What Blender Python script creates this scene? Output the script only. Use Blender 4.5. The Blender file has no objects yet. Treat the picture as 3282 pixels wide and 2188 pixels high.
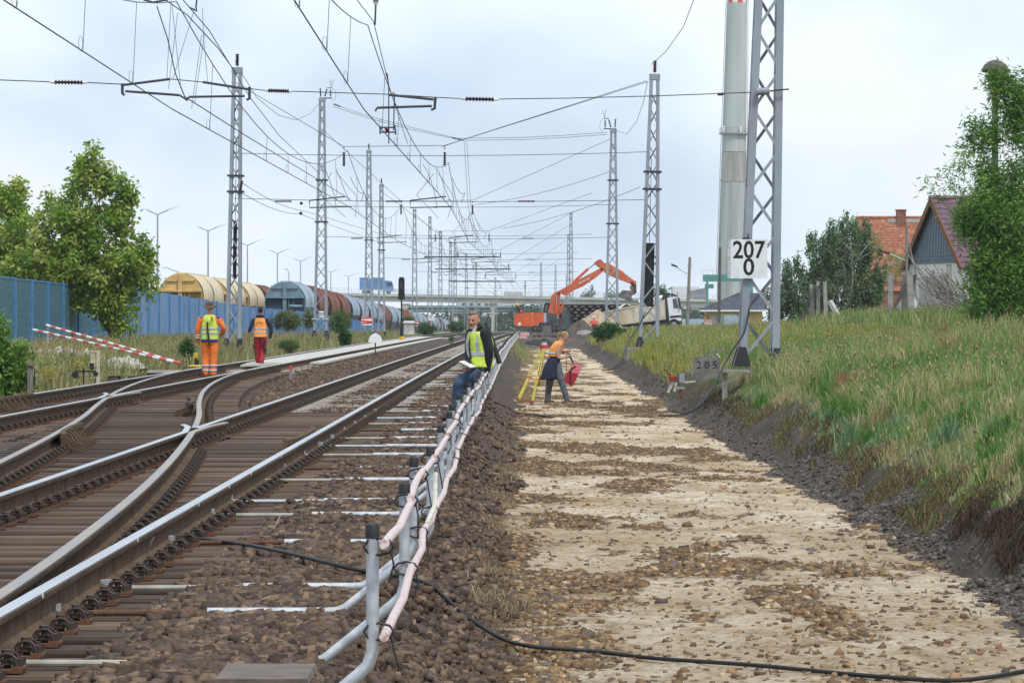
import bpy, bmesh, math, random
import numpy as np
from mathutils import Vector, Matrix, kdtree
R = math.radians
random.seed(7)
rng = np.random.default_rng(11)
S = bpy.context.scene
COL = S.collection

# ---------------------------------------------------------------- camera
F = 11900.0            # focal length in photo pixels (3282 wide)
CX, HY = 1641.0, 1020.0
EYE = 1.98             # eye height above the excavated formation (z = 0)
cam_d = bpy.data.cameras.new("Camera")
cam = bpy.data.objects.new("Camera", cam_d); COL.objects.link(cam)
cam.location = (0, 0, EYE); cam.rotation_euler = (R(90), 0, 0)
cam_d.sensor_width = 36.0; cam_d.lens = 36.0 * F / 3282.0
cam_d.shift_y = -(1094.0 - HY) / 3282.0
cam_d.clip_start = 0.5; cam_d.clip_end = 20000
S.camera = cam

# ---------------------------------------------------------------- sky, sun, exposure
W = bpy.data.worlds.new("World"); S.world = W; W.use_nodes = True
nt = W.node_tree; nt.nodes.clear()
out = nt.nodes.new("ShaderNodeOutputWorld"); bg = nt.nodes.new("ShaderNodeBackground")
sky = nt.nodes.new("ShaderNodeTexSky"); sky.sky_type = 'NISHITA'; sky.sun_disc = False
SUN_EL, SUN_AZ = R(56), R(150)
sky.sun_elevation = SUN_EL; sky.sun_rotation = SUN_AZ
sky.air_density = 1.0; sky.dust_density = 1.0; sky.ozone_density = 1.5
tc = nt.nodes.new("ShaderNodeTexCoord")
sep = nt.nodes.new("ShaderNodeSeparateXYZ"); nt.links.new(tc.outputs['Generated'], sep.inputs[0])
# cloud deck seen in perspective: direction divided by its height
add = nt.nodes.new("ShaderNodeMath"); add.operation = 'ADD'; add.inputs[1].default_value = 0.13
ab = nt.nodes.new("ShaderNodeMath"); ab.operation = 'ABSOLUTE'
nt.links.new(sep.outputs[2], ab.inputs[0]); nt.links.new(ab.outputs[0], add.inputs[0])
dv = nt.nodes.new("ShaderNodeVectorMath"); dv.operation = 'DIVIDE'
nt.links.new(tc.outputs['Generated'], dv.inputs[0])
cmb = nt.nodes.new("ShaderNodeCombineXYZ")
for i in range(3): nt.links.new(add.outputs[0], cmb.inputs[i])
nt.links.new(cmb.outputs[0], dv.inputs[1])
def wnoise(scale, loc, detail=6.0):
    mp = nt.nodes.new("ShaderNodeMapping"); mp.inputs['Location'].default_value = loc
    mp.inputs['Scale'].default_value = (1.0, 1.0, 1.7)
    n = nt.nodes.new("ShaderNodeTexNoise"); n.inputs['Scale'].default_value = scale; n.inputs['Detail'].default_value = detail
    n.inputs['Roughness'].default_value = 0.45
    nt.links.new(tc.outputs['Generated'], mp.inputs[0]); nt.links.new(mp.outputs[0], n.inputs['Vector'])
    return n
n1 = wnoise(8.5, (0.62, 0.1, 0.42), 4.0)
rp = nt.nodes.new("ShaderNodeValToRGB")
rp.color_ramp.elements[0].position = 0.40; rp.color_ramp.elements[0].color = (0.41, 0.495, 0.62, 1)
rp.color_ramp.elements[1].position = 0.60; rp.color_ramp.elements[1].color = (0.655, 0.70, 0.745, 1)
e = rp.color_ramp.elements.new(0.50); e.color = (0.535, 0.61, 0.695, 1)
nt.links.new(n1.outputs[0], rp.inputs[0])
n2 = wnoise(3.0, (0.3, 2.1, 0.7), 4.0)
skm = nt.nodes.new("ShaderNodeVectorMath"); skm.operation = 'SCALE'; skm.inputs[3].default_value = 0.09
nt.links.new(sky.outputs[0], skm.inputs[0])
mx = nt.nodes.new("ShaderNodeMix"); mx.data_type = 'RGBA'
mr = nt.nodes.new("ShaderNodeMapRange"); mr.inputs[1].default_value = 0.3; mr.inputs[2].default_value = 0.6
mr.inputs[3].default_value = 0.86; mr.inputs[4].default_value = 1.0
nt.links.new(n2.outputs[0], mr.inputs[0]); nt.links.new(mr.outputs[0], mx.inputs[0])
nt.links.new(skm.outputs[0], mx.inputs[6]); nt.links.new(rp.outputs[0], mx.inputs[7])
nt.links.new(mx.outputs[2], bg.inputs[0]); bg.inputs[1].default_value = 1.0
nt.links.new(bg.outputs[0], out.inputs[0])

sd = bpy.data.lights.new("Sun", 'SUN'); sd.energy = 1.5; sd.angle = R(10); sd.color = (1.0, 0.965, 0.9)
sun = bpy.data.objects.new("Sun", sd); COL.objects.link(sun)
# from the front-left behind the camera, high
sdir = Vector((math.sin(SUN_AZ) * math.cos(SUN_EL), math.cos(SUN_AZ) * math.cos(SUN_EL), math.sin(SUN_EL)))
sun.rotation_euler = sdir.to_track_quat('Z', 'Y').to_euler()
S.view_settings.view_transform = 'Standard'; S.view_settings.look = 'None'
S.view_settings.exposure = 0.76; S.view_settings.gamma = 1.0; S.view_settings.use_curve_mapping = False
S.cycles.max_bounces = 5; S.cycles.diffuse_bounces = 2; S.cycles.glossy_bounces = 2
S.cycles.transparent_max_bounces = 12; S.cycles.transmission_bounces = 2

# ---------------------------------------------------------------- helpers
def pt(px, py, Y):
    """photo pixel at a known distance -> world point"""
    return Vector(((px - CX) / F * Y, Y, EYE - (py - HY) / F * Y))
def px2m(px, Y): return px * Y / F
def cshift(Y):         # the line drifts to the right with distance
    return 0.0012 * Y + 1.25e-5 * Y * Y
def drop(Y):           # and falls away gently
    return float(np.interp(Y, [0, 250, 400, 600, 820, 1200, 3000, 9000], [0, 0, .2, .9, 1.7, 2.6, 5, 5]))

def tag(o, label=None, cat=None, group=None, kind=None):
    if label: o['label'] = label
    if cat: o['category'] = cat
    if group: o['group'] = group
    if kind: o['kind'] = kind
    return o
def thing(name, label, cat, loc=(0, 0, 0), rz=0.0, group=None):
    o = bpy.data.objects.new(name, None); COL.objects.link(o)
    o.empty_display_size = 0.2
    o.location = loc; o.rotation_euler = (0, 0, rz)
    return tag(o, label, cat, group)
def copy_tree(o, parent=None):
    c = o.copy(); COL.objects.link(c); c.parent = parent
    for ch in list(o.children): copy_tree(ch, c)
    return c
def link(name, me, parent=None, loc=None, rot=None, scale=None):
    o = bpy.data.objects.new(name, me); COL.objects.link(o)
    if parent is not None: o.parent = parent
    if loc is not None: o.location = loc
    if rot is not None: o.rotation_euler = rot
    if scale is not None: o.scale = scale
    return o

class MB:
    def __init__(s): s.v = []; s.f = []; s.m = []
    def add(s, vs, fs, mi=0):
        b = len(s.v); s.v += [tuple(v) for v in vs]
        for f in fs: s.f.append(tuple(i + b for i in f)); s.m.append(mi)
        return s
    def box(s, c, d, rot=None, mi=0, taper=None):
        x, y, z = d[0] / 2, d[1] / 2, d[2] / 2
        t = taper or (1, 1)
        vs = [Vector(p) for p in ((-x, -y, -z), (x, -y, -z), (x, y, -z), (-x, y, -z),
              (-x * t[0], -y * t[1], z), (x * t[0], -y * t[1], z), (x * t[0], y * t[1], z), (-x * t[0], y * t[1], z))]
        if rot is not None:
            M = rot if isinstance(rot, Matrix) else Matrix.Rotation(rot[2], 3, 'Z') @ Matrix.Rotation(rot[1], 3, 'Y') @ Matrix.Rotation(rot[0], 3, 'X')
            vs = [M @ v for v in vs]
        c = Vector(c)
        return s.add([v + c for v in vs], [(0, 3, 2, 1), (4, 5, 6, 7), (0, 1, 5, 4), (1, 2, 6, 5), (2, 3, 7, 6), (3, 0, 4, 7)], mi)
    def bbox(s, x0, x1, y0, y1, z0, z1, mi=0):
        return s.box(((x0 + x1) / 2, (y0 + y1) / 2, (z0 + z1) / 2), (abs(x1 - x0), abs(y1 - y0), abs(z1 - z0)), None, mi)
    def bar(s, p0, p1, w, t, mi=0, up=(0, 0, 1)):
        p0, p1 = Vector(p0), Vector(p1); d = p1 - p0; L = d.length
        if L < 1e-6: return s
        d.normalize(); up = Vector(up)
        if abs(d.dot(up)) > 0.98: up = Vector((0, 1, 0)) if abs(d.y) < .9 else Vector((1, 0, 0))
        a = d.cross(up).normalized(); b = a.cross(d)
        vs = []
        for p in (p0, p1):
            for i, j in ((-1, -1), (1, -1), (1, 1), (-1, 1)): vs.append(p + a * (i * w / 2) + b * (j * t / 2))
        return s.add(vs, [(0, 1, 2, 3), (7, 6, 5, 4), (0, 4, 5, 1), (1, 5, 6, 2), (2, 6, 7, 3), (3, 7, 4, 0)], mi)
    def tube(s, path, r, n=8, mi=0, caps=True, closed=False):
        P = [Vector(p) for p in path]; N = len(P)
        rr = list(r) if hasattr(r, '__len__') else [r] * N
        T = []
        for i in range(N):
            a = P[(i - 1) % N] if closed else P[max(i - 1, 0)]
            b = P[(i + 1) % N] if closed else P[min(i + 1, N - 1)]
            T.append((b - a).normalized())
        u = Vector((0, 0, 1)) if abs(T[0].z) < .9 else Vector((1, 0, 0))
        u = (u - T[0] * u.dot(T[0])).normalized(); vs = []
        for i in range(N):
            u = (u - T[i] * u.dot(T[i]))
            if u.length < 1e-6: u = T[i].orthogonal()
            u.normalize(); w = T[i].cross(u)
            for k in range(n):
                an = 2 * math.pi * k / n
                vs.append(P[i] + (u * math.cos(an) + w * math.sin(an)) * rr[i])
        fs = []
        for i in range(N if closed else N - 1):
            j = (i + 1) % N
            for k in range(n): fs.append((i * n + k, i * n + (k + 1) % n, j * n + (k + 1) % n, j * n + k))
        if caps and not closed:
            fs.append(tuple(range(n))[::-1]); fs.append(tuple((N - 1) * n + k for k in range(n)))
        return s.add(vs, fs, mi)
    def cyl(s, p0, p1, r0, r1=None, n=12, mi=0):
        return s.tube([p0, p1], [r0, r0 if r1 is None else r1], n, mi)
    def loft(s, rings, mi=0, caps=True):
        n = len(rings[0]); vs = [v for r in rings for v in r]; fs = []
        for i in range(len(rings) - 1):
            for k in range(n): fs.append((i * n + k, i * n + (k + 1) % n, (i + 1) * n + (k + 1) % n, (i + 1) * n + k))
        if caps: fs.append(tuple(range(n))[::-1]); fs.append(tuple((len(rings) - 1) * n + k for k in range(n)))
        return s.add(vs, fs, mi)
    def prism(s, prof, axis, a0, a1, mi=0, caps=True):
        """2D profile extruded along a world axis. 'x': prof=(y,z); 'y': prof=(x,z); 'z': prof=(x,y)"""
        def P(q, t):
            return {'x': (t, q[0], q[1]), 'y': (q[0], t, q[1]), 'z': (q[0], q[1], t)}[axis]
        return s.loft([[P(q, a0) for q in prof], [P(q, a1) for q in prof]], mi, caps)
    def sweep(s, prof, path, mi=0, caps=True):
        """profile (side, up) swept along a path, side = horizontal right of travel"""
        P = [Vector(p) for p in path]; rings = []
        for i in range(len(P)):
            t = (P[min(i + 1, len(P) - 1)] - P[max(i - 1, 0)]).normalized()
            sd_ = Vector((t.y, -t.x, 0)).normalized(); up = sd_.cross(t).normalized()
            rings.append([P[i] + sd_ * q[0] + up * q[1] for q in prof])
        return s.loft(rings, mi, caps)
    def lathe(s, prof, c=(0, 0, 0), n=16, mi=0):
        c = Vector(c); rings = []
        for r, z in prof:
            rings.append([c + Vector((r * math.cos(2 * math.pi * k / n), r * math.sin(2 * math.pi * k / n), z)) for k in range(n)])
        return s.loft(rings, mi, True)
    def ball(s, c, r, mi=0, n=10, m=6):
        rx, ry, rz = r if hasattr(r, '__len__') else (r, r, r)
        c = Vector(c); rings = []
        for i in range(m + 1):
            a = -math.pi / 2 + math.pi * (i if 0 < i < m else (i + .08 if i == 0 else i - .08)) / m
            rings.append([c + Vector((rx * math.cos(a) * math.cos(2 * math.pi * k / n), ry * math.cos(a) * math.sin(2 * math.pi * k / n), rz * math.sin(a))) for k in range(n)])
        return s.loft(rings, mi, True)
    def mesh(s, name, mats, smooth=False, fixn=False):
        me = bpy.data.meshes.new(name); me.from_pydata(s.v, [], s.f)
        for m in (mats if isinstance(mats, (list, tuple)) else [mats]): me.materials.append(m)
        if any(s.m): me.polygons.foreach_set("material_index", s.m)
        bm = bmesh.new(); bm.from_mesh(me); bmesh.ops.recalc_face_normals(bm, faces=bm.faces); bm.to_mesh(me); bm.free()
        if smooth:
            me.polygons.foreach_set("use_smooth", [True] * len(me.polygons))
            if smooth != 'all': me.set_sharp_from_angle(angle=R(40))
        me.update(); return me
    def build(s, name, mats, parent=None, smooth=False, loc=None, rot=None):
        return link(name, s.mesh(name, mats, smooth), parent, loc, rot)

def np_mesh(name, V, Fc, mat, cols=None, smooth=False):
    """big mesh from numpy arrays: V (n,3), Fc (m,3|4); cols per-vertex rgb -> attribute Col"""
    V = np.asarray(V, np.float32); Fc = np.asarray(Fc, np.int32); k = Fc.shape[1]
    me = bpy.data.meshes.new(name)
    me.vertices.add(len(V)); me.vertices.foreach_set("co", V.ravel())
    me.loops.add(Fc.size); me.loops.foreach_set("vertex_index", Fc.ravel())
    me.polygons.add(len(Fc)); me.polygons.foreach_set("loop_start", np.arange(0, Fc.size, k, dtype=np.int32))
    me.polygons.foreach_set("loop_total", np.full(len(Fc), k, np.int32))
    if smooth: me.polygons.foreach_set("use_smooth", np.ones(len(Fc), bool))
    if cols is not None:
        a = me.attributes.new("Col", 'FLOAT_COLOR', 'POINT')
        c4 = np.ones((len(V), 4), np.float32); c4[:, :3] = cols; a.data.foreach_set("color", c4.ravel())
    me.update(calc_edges=True); me.validate(); me.materials.append(mat)
    return me

unit_box = None
def bar_obj(name, mat, p0, p1, w, t, parent, up=(0, 0, 1), cache={}):
    """an own object for one bar, all sharing a unit box per material"""
    if mat.name not in cache: cache[mat.name] = MB().box((0, 0, 0), (1, 1, 1)).mesh(name, mat)
    p0, p1 = Vector(p0), Vector(p1); d = p1 - p0; L = d.length; d.normalize(); up = Vector(up)
    if abs(d.dot(up)) > .98: up = Vector((0, 1, 0))
    a = d.cross(up).normalized(); b = a.cross(d)
    M = Matrix((a * w, b * t, d * L)).transposed().to_4x4(); M.translation = (p0 + p1) / 2
    o = bpy.data.objects.new(name, cache[mat.name]); COL.objects.link(o); o.parent = parent; o.matrix_local = M
    return o

# ---------------------------------------------------------------- materials
MATS = {}
def mat(name, col, rough=.7, metal=0.0, var=.12, scale=6.0, col2=None, bump=0.0, bscale=None, detail=5.0, spec=.4, stretch=None, mixlo=.38, mixhi=.62, objrand=0.0):
    """procedural: two colours mixed by noise, small value variation and bump"""
    m = bpy.data.materials.new(name); m.use_nodes = True; t = m.node_tree; N = t.nodes
    b = N['Principled BSDF']; b.inputs['Roughness'].default_value = rough; b.inputs['Metallic'].default_value = metal
    b.inputs['Specular IOR Level'].default_value = spec
    tcn = N.new('ShaderNodeTexCoord'); src = tcn.outputs['Object']
    if stretch:
        mp = N.new('ShaderNodeMapping'); mp.inputs['Scale'].default_value = stretch
        t.links.new(src, mp.inputs[0]); src = mp.outputs[0]
    n = N.new('ShaderNodeTexNoise'); n.inputs['Scale'].default_value = scale; n.inputs['Detail'].default_value = detail
    n.inputs['Roughness'].default_value = .6
    t.links.new(src, n.inputs['Vector'])
    c2 = col2 if col2 else tuple(max(0, c * (1 - 2.2 * var)) for c in col)
    mxn = N.new('ShaderNodeMix'); mxn.data_type = 'RGBA'
    mrn = N.new('ShaderNodeMapRange'); mrn.inputs[1].default_value = mixlo; mrn.inputs[2].default_value = mixhi
    t.links.new(n.outputs[0], mrn.inputs[0]); t.links.new(mrn.outputs[0], mxn.inputs[0])
    mxn.inputs[6].default_value = (*c2, 1); mxn.inputs[7].default_value = (*col, 1)
    csrc = mxn.outputs[2]
    if objrand:
        oi = N.new('ShaderNodeObjectInfo'); mr2 = N.new('ShaderNodeMapRange'); mr2.inputs[3].default_value = 1 - objrand; mr2.inputs[4].default_value = 1 + objrand
        t.links.new(oi.outputs['Random'], mr2.inputs[0]); vm = N.new('ShaderNodeVectorMath'); vm.operation = 'SCALE'; t.links.new(csrc, vm.inputs[0]); t.links.new(mr2.outputs[0], vm.inputs[3]); csrc = vm.outputs[0]
    t.links.new(csrc, b.inputs['Base Color'])
    if bump:
        n3 = N.new('ShaderNodeTexNoise'); n3.inputs['Scale'].default_value = bscale or scale * 5; n3.inputs['Detail'].default_value = 4
        t.links.new(src, n3.inputs['Vector'])
        bp = N.new('ShaderNodeBump'); bp.inputs['Strength'].default_value = bump; bp.inputs['Distance'].default_value = .02
        t.links.new(n3.outputs[0], bp.inputs['Height']); t.links.new(bp.outputs[0], b.inputs['Normal'])
    MATS[name] = m; return m
def colmat(name, rough=.8, trans=0.0, spec=.25):
    """base colour from the per-vertex Col attribute (each blade, leaf or stone has its own colour)"""
    m = bpy.data.materials.new(name); m.use_nodes = True; t = m.node_tree; N = t.nodes; b = N['Principled BSDF']
    b.inputs['Roughness'].default_value = rough; b.inputs['Specular IOR Level'].default_value = spec
    a = N.new('ShaderNodeAttribute'); a.attribute_name = 'Col'
    t.links.new(a.outputs[0], b.inputs['Base Color'])
    if trans:
        tr = N.new('ShaderNodeBsdfTranslucent'); t.links.new(a.outputs[0], tr.inputs[0])
        ms = N.new('ShaderNodeMixShader'); ms.inputs[0].default_value = trans
        t.links.new(b.outputs[0], ms.inputs[1]); t.links.new(tr.outputs[0], ms.inputs[2])
        t.links.new(ms.outputs[0], N['Material Output'].inputs[0])
    MATS[name] = m; return m

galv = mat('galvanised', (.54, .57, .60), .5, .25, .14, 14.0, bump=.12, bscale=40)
galv_d = mat('galvanised_dark', (.30, .33, .37), .55, .35, .1, 3.0)  # darker galvanised tone for whole fittings and ironwork
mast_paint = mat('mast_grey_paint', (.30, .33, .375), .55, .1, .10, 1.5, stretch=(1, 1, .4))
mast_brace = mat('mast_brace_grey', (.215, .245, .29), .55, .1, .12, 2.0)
black_paint = mat('black_paint', (.012, .013, .016), .35, 0, .1, 8)
black_rub = mat('black_rubber', (.02, .021, .023), .6, 0, .1, 8)
wire_m = mat('wire_dark', (.055, .06, .075), .5, .3, .1, 5)
wire_l = mat('wire_weathered', (.16, .17, .19), .5, .3, .1, 5)
insul = mat('insulator_brown', (.055, .03, .045), .25, 0, .2, 20)
insul_red = mat('insulator_red', (.20, .035, .02), .25, 0, .2, 20)
rail_top = mat('rail_polished', (.54, .555, .58), .28, .8, .08, 4, stretch=(1, .2, 1))
rail_worn = mat('rail_worn_gold', (.36, .29, .21), .4, .6, .15, 3, col2=(.27, .26, .26), stretch=(1, .15, 1))
rail_side = mat('rail_rust', (.135, .092, .06), .95, 0, .2, 8, col2=(.075, .05, .034), bump=.2, spec=.12)
wood_sl = mat('sleeper_wood', (.15, .102, .072), .95, 0, .3, 5, col2=(.055, .037, .027), bump=.8, bscale=22, stretch=(.25, 4, 4), objrand=.45)
conc_sl = mat('sleeper_concrete', (.42, .375, .305), .9, 0, .25, 7, bump=.3, objrand=.2)
rust = mat('rust', (.16, .075, .038), .9, 0, .3, 14, col2=(.07, .04, .026), bump=.4)
clip_m = mat('clip_dark', (.085, .06, .045), .7, .2, .3, 30)
concrete = mat('concrete', (.46, .45, .42), .9, 0, .12, 2.5, bump=.3)
concrete_d = mat('concrete_old', (.33, .32, .29), .9, 0, .2, 3, bump=.4)
white_p = mat('white_paint', (.78, .78, .77), .5, 0, .05, 4)
red_p = mat('red_paint', (.62, .05, .04), .5, 0, .08, 4)
wood_grey = mat('weathered_wood', (.24, .215, .19), .9, 0, .25, 4, bump=.5, stretch=(6, 6, .5))
# ================================================================ THE SETTING
def vnoise(x, y, seed=0):
    """cheap smooth value noise (numpy)"""
    x = np.asarray(x, float); y = np.asarray(y, float)
    xi = np.floor(x).astype(int); yi = np.floor(y).astype(int); fx = x - xi; fy = y - yi
    def h(i, j):
        n = (i * 374761393 + j * 668265263 + seed * 982451653) & 0x7fffffff
        n = ((n ^ (n >> 13)) * 1274126177) & 0x7fffffff
        return ((n ^ (n >> 16)) & 0xffff) / 65535.0
    fx = fx * fx * (3 - 2 * fx); fy = fy * fy * (3 - 2 * fy)
    a = h(xi, yi) * (1 - fx) + h(xi + 1, yi) * fx; b = h(xi, yi + 1) * (1 - fx) + h(xi + 1, yi + 1) * fx
    return a * (1 - fy) + b * fy - .5
def fbm(x, y, seed=0, o=3):
    s = 0; a = 1.0
    for i in range(o): s = s + a * vnoise(np.asarray(x) * 2 ** i, np.asarray(y) * 2 ** i, seed + i); a *= .5
    return s
def drop_a(Y): return np.interp(Y, [0, 250, 400, 600, 820, 1200, 3000, 9000], [0, 0, .2, .9, 1.7, 2.6, 5, 5])
PX = [-4000, -60, -30, -16, -12.5, -10.6, -9.7, -9.2, 3.3, 3.5, 3.72, 3.95, 4.3, 5.0, 6.5, 9, 11, 13, 16, 20, 30, 4000]
PZ = [.3, .5, .75, .85, .80, .62, .40, -.12, -.12, -.03, .17, .40, .60, .93, 1.10, 1.24, 1.42, 1.62, 1.82, 1.92, 1.9, 1.3]
def ground_z(X, Y, detail=True):
    X = np.asarray(X, float); Y = np.asarray(Y, float)
    xr = X - cshift(Y)
    wob = fbm(Y * .35, Y * 0, 5) * .45 * np.clip((xr - 2.5), 0, 1) * np.clip(6 - xr, 0, 1)
    z = np.interp(xr + wob, PX, PZ)
    if detail:
        m = np.clip((xr - 3.6) / .6, 0, 1) + np.clip((-9.6 - xr) / 1.0, 0, 1)
        z = z + m * np.clip(200 / (Y + 40), .3, 1) * (fbm(X * .9, Y * .9, 3) * .16 + fbm(X * 3, Y * 3, 9) * .06)
    cap = np.interp(Y, [0, 130, 185, 260, 400], [9, 9, 1.32, 1.2, 1.1]); z = np.where(xr > 3, np.minimum(z, cap), z)
    # unexcavated strip beyond the end of the dig
    s = np.clip((Y - 246) / 14, 0, 1); s = s * s * (3 - 2 * s)
    mid = (xr > -.9) & (xr < 6)
    z = np.where(mid, np.maximum(z, z * (1 - s) + s * .36), z)
    z = z - np.interp(Y, [250, 400, 570, 700, 1500], [0, .85, 1.5, 1.9, 2.2]) * np.clip((-12.5 - xr) / 2, 0, 1)
    return z - drop_a(Y)
def gz(x, y): return float(ground_z(np.array([x]), np.array([y]))[0])

def sheet(name, Xs, Ys, zf, m, relative=True, smooth=True, colf=None):
    Xs = np.asarray(Xs, float); Ys = np.asarray(Ys, float)
    GY, GX = np.meshgrid(Ys, Xs, indexing='ij')
    if relative: GX = GX + cshift(GY)
    Z = zf(GX, GY); V = np.stack([GX, GY, Z], -1).reshape(-1, 3)
    a = np.arange(len(Ys) * len(Xs)).reshape(len(Ys), len(Xs))
    Fq = np.stack([a[:-1, :-1], a[:-1, 1:], a[1:, 1:], a[1:, :-1]], -1).reshape(-1, 4)
    o = link(name, np_mesh(name, V, Fq, m, cols=None if colf is None else colf(V[:, 0], V[:, 1]), smooth=smooth)); o['kind'] = 'structure'
    return o

# --- ground material: soil, moss and dry litter under the grass
soil = mat('soil_grass_litter', (.155, .18, .06), 1, 0, .2, 1.6, col2=(.085, .075, .04), bump=.6, bscale=9)
xs = np.concatenate([[-4000, -1500, -600, -250, -120, -70, -45], np.arange(-34, -9, .7), [-9.7, -9.45, -9.2, -4, 0, 3.0], np.arange(3.2, 6.6, .11), np.arange(6.7, 18, .35), [19, 21, 24, 28, 34, 45, 70, 120, 250, 600, 1500, 4000]])
ys = np.concatenate([np.arange(4, 60, .35), np.arange(60, 150, .8), np.arange(150, 300, 2.5), np.arange(300, 900, 20), [1000, 1300, 1800, 2600, 4000, 7000, 12000]])
def soil_col(X, Y):
    xr = X - cshift(Y); n_ = fbm(X * .8, Y * .5, 15); e_ = np.clip((4.45 - xr + n_ * .5) / .35, 0, 1) * (xr > 3) * (Y < 260)
    far_ = np.clip((Y - 140) / 200, 0, 1)[:, None]
    g = np.stack([.135 + .09 * n_, .155 + .05 * n_, .055 + .03 * n_], -1); g = g * (1 - far_) + np.array([.17, .19, .08]) * far_
    return g * (1 - e_[:, None]) + np.array([.075, .054, .04]) * e_[:, None]
t = soil.node_tree; N = t.nodes; at_ = N.new('ShaderNodeAttribute'); at_.attribute_name = 'Col'; mm = [q for q in N if q.type == 'MIX'][0]; t.links.new(at_.outputs[0], mm.inputs[7]); dk_ = N.new('ShaderNodeVectorMath'); dk_.operation = 'SCALE'; dk_.inputs[3].default_value = .55; t.links.new(at_.outputs[0], dk_.inputs[0]); t.links.new(dk_.outputs[0], mm.inputs[6])
sheet('ground', xs, ys, ground_z, soil, colf=soil_col)

# --- ballast bed under both tracks
ballast_m = mat('ballast_brown', (.105, .075, .054), 1, 0, .3, 30, col2=(.03, .022, .018), bump=1.0, bscale=34, detail=3)
def ballast_z(X, Y):
    xr = X - cshift(Y)
    z = np.interp(xr, [-10.2, -9.4, -9.0, -6.0, -5.1, -4.5, -1.9, -1.72, -1.5, -1.2, -.85, -.1, .15], [.28, .44, .50, .50, .47, .49, .485, .52, .54, .55, .53, .02, -.06])
    d1 = np.interp(Y, [4, 17, 24, 32, 38, 43, 48, 56, 65.7, 73, 84, 92, 101], [-2.2, -2.4, -2.6, -3, -3.35, -3.68, -4.05, -4.72, -5.45, -5.89, -6.35, -6.53, -6.6])
    tim = ((Y < 57.6) & (xr > d1 - 2.2) & (xr < -1.86)) | ((Y >= 57) & (Y < 101.4) & (xr > -9) & (xr < d1 + .7))
    z = np.where(tim, z - .085, z)
    e = np.clip((xr + 1.0) / .4, 0, 1)
    z = z + fbm(X * 6, Y * 6, 21) * (.035 + .05 * e) + fbm(X * 1.1, Y * .8, 31) * (.04 + .12 * e)
    return z - drop_a(Y)
xb = np.concatenate([np.arange(-10.2, -1.3, .3), np.arange(-1.3, .2, .075)])
yb = np.concatenate([np.arange(8, 40, .12), np.arange(40, 100, .4), np.arange(100, 260, 2), np.arange(260, 1000, 15)])
sheet('ballast_bed', xb, yb, ballast_z, ballast_m)

# --- excavated sand formation
sand = bpy.data.materials.new('sand_subgrade'); sand.use_nodes = True
t = sand.node_tree; N = t.nodes; b = N['Principled BSDF']; b.inputs['Roughness'].default_value = 1; b.inputs['Specular IOR Level'].default_value = .1
tcn = N.new('ShaderNodeTexCoord')
def nz(scale, stretch, detail=6, rough=.62, loc=(0, 0, 0)):
    mp = N.new('ShaderNodeMapping'); mp.inputs['Scale'].default_value = stretch; mp.inputs['Location'].default_value = loc
    t.links.new(tcn.outputs['Object'], mp.inputs[0])
    n = N.new('ShaderNodeTexNoise'); n.inputs['Scale'].default_value = scale; n.inputs['Detail'].default_value = detail; n.inputs['Roughness'].default_value = rough
    t.links.new(mp.outputs[0], n.inputs['Vector']); return n
def ramp(n, stops):
    r = N.new('ShaderNodeValToRGB'); el = r.color_ramp.elements
    while len(el) < len(stops): el.new(.5)
    for q, (p, c) in zip(el, stops): q.position = p; q.color = (*c, 1)
    t.links.new(n.outputs[0], r.inputs[0]); return r
def mixc(fac, a, bb):
    m_ = N.new('ShaderNodeMix'); m_.data_type = 'RGBA'
    t.links.new(fac, m_.inputs[0]); t.links.new(a, m_.inputs[6]); t.links.new(bb, m_.inputs[7]); return m_.outputs[2]
base = ramp(nz(2.6, (1, .7, 1), 10, .72), [(.28, (.38, .27, .165)), (.44, (.62, .50, .35)), (.60, (.78, .68, .53))])
brown = ramp(nz(9, (1, .6, 1), 5), [(.35, (.095, .062, .036)), (.6, (.24, .155, .085))])
atr = N.new('ShaderNodeAttribute'); atr.attribute_name = 'Col'
br_n = nz(6.5, (1, .8, 1), 10, .75, (4.2, 1.7, 0)); ad = N.new('ShaderNodeMath'); ad.operation = 'MULTIPLY_ADD'; ad.inputs[1].default_value = 1.5; ad.inputs[2].default_value = -.75; t.links.new(br_n.outputs[0], ad.inputs[0])
ad2 = N.new('ShaderNodeMath'); ad2.operation = 'ADD'; t.links.new(ad.outputs[0], ad2.inputs[0]); t.links.new(atr.outputs['Fac'], ad2.inputs[1])
g1 = ramp(ad2, [(.40, (0, 0, 0)), (.56, (1, 1, 1))])
g2 = ramp(nz(16.0, (1, .9, 1), 8, .75, (1, 8, 0)), [(.50, (0, 0, 0)), (.64, (.85, .85, .85))])
big = ramp(nz(.5, (1.3, .6, 1), 5, .6, (9, 3, 0)), [(.40, (.80, .72, .62)), (.60, (1.12, 1.12, 1.12))]); mu = N.new('ShaderNodeMix'); mu.data_type = 'RGBA'; mu.blend_type = 'MULTIPLY'; mu.inputs[0].default_value = 1; t.links.new(base.outputs[0], mu.inputs[6]); t.links.new(big.outputs[0], mu.inputs[7])
c1 = mixc(g1.outputs[0], mu.outputs[2], brown.outputs[0]); c2 = mixc(g2.outputs[0], c1, brown.outputs[0])
t.links.new(c2, b.inputs['Base Color'])
bp = N.new('ShaderNodeBump'); bp.inputs['Strength'].default_value = 1.0; bp.inputs['Distance'].default_value = .05
t.links.new(nz(26, (1, .9, 1), 10, .78).outputs[0], bp.inputs['Height']); t.links.new(bp.outputs[0], b.inputs['Normal'])
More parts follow.
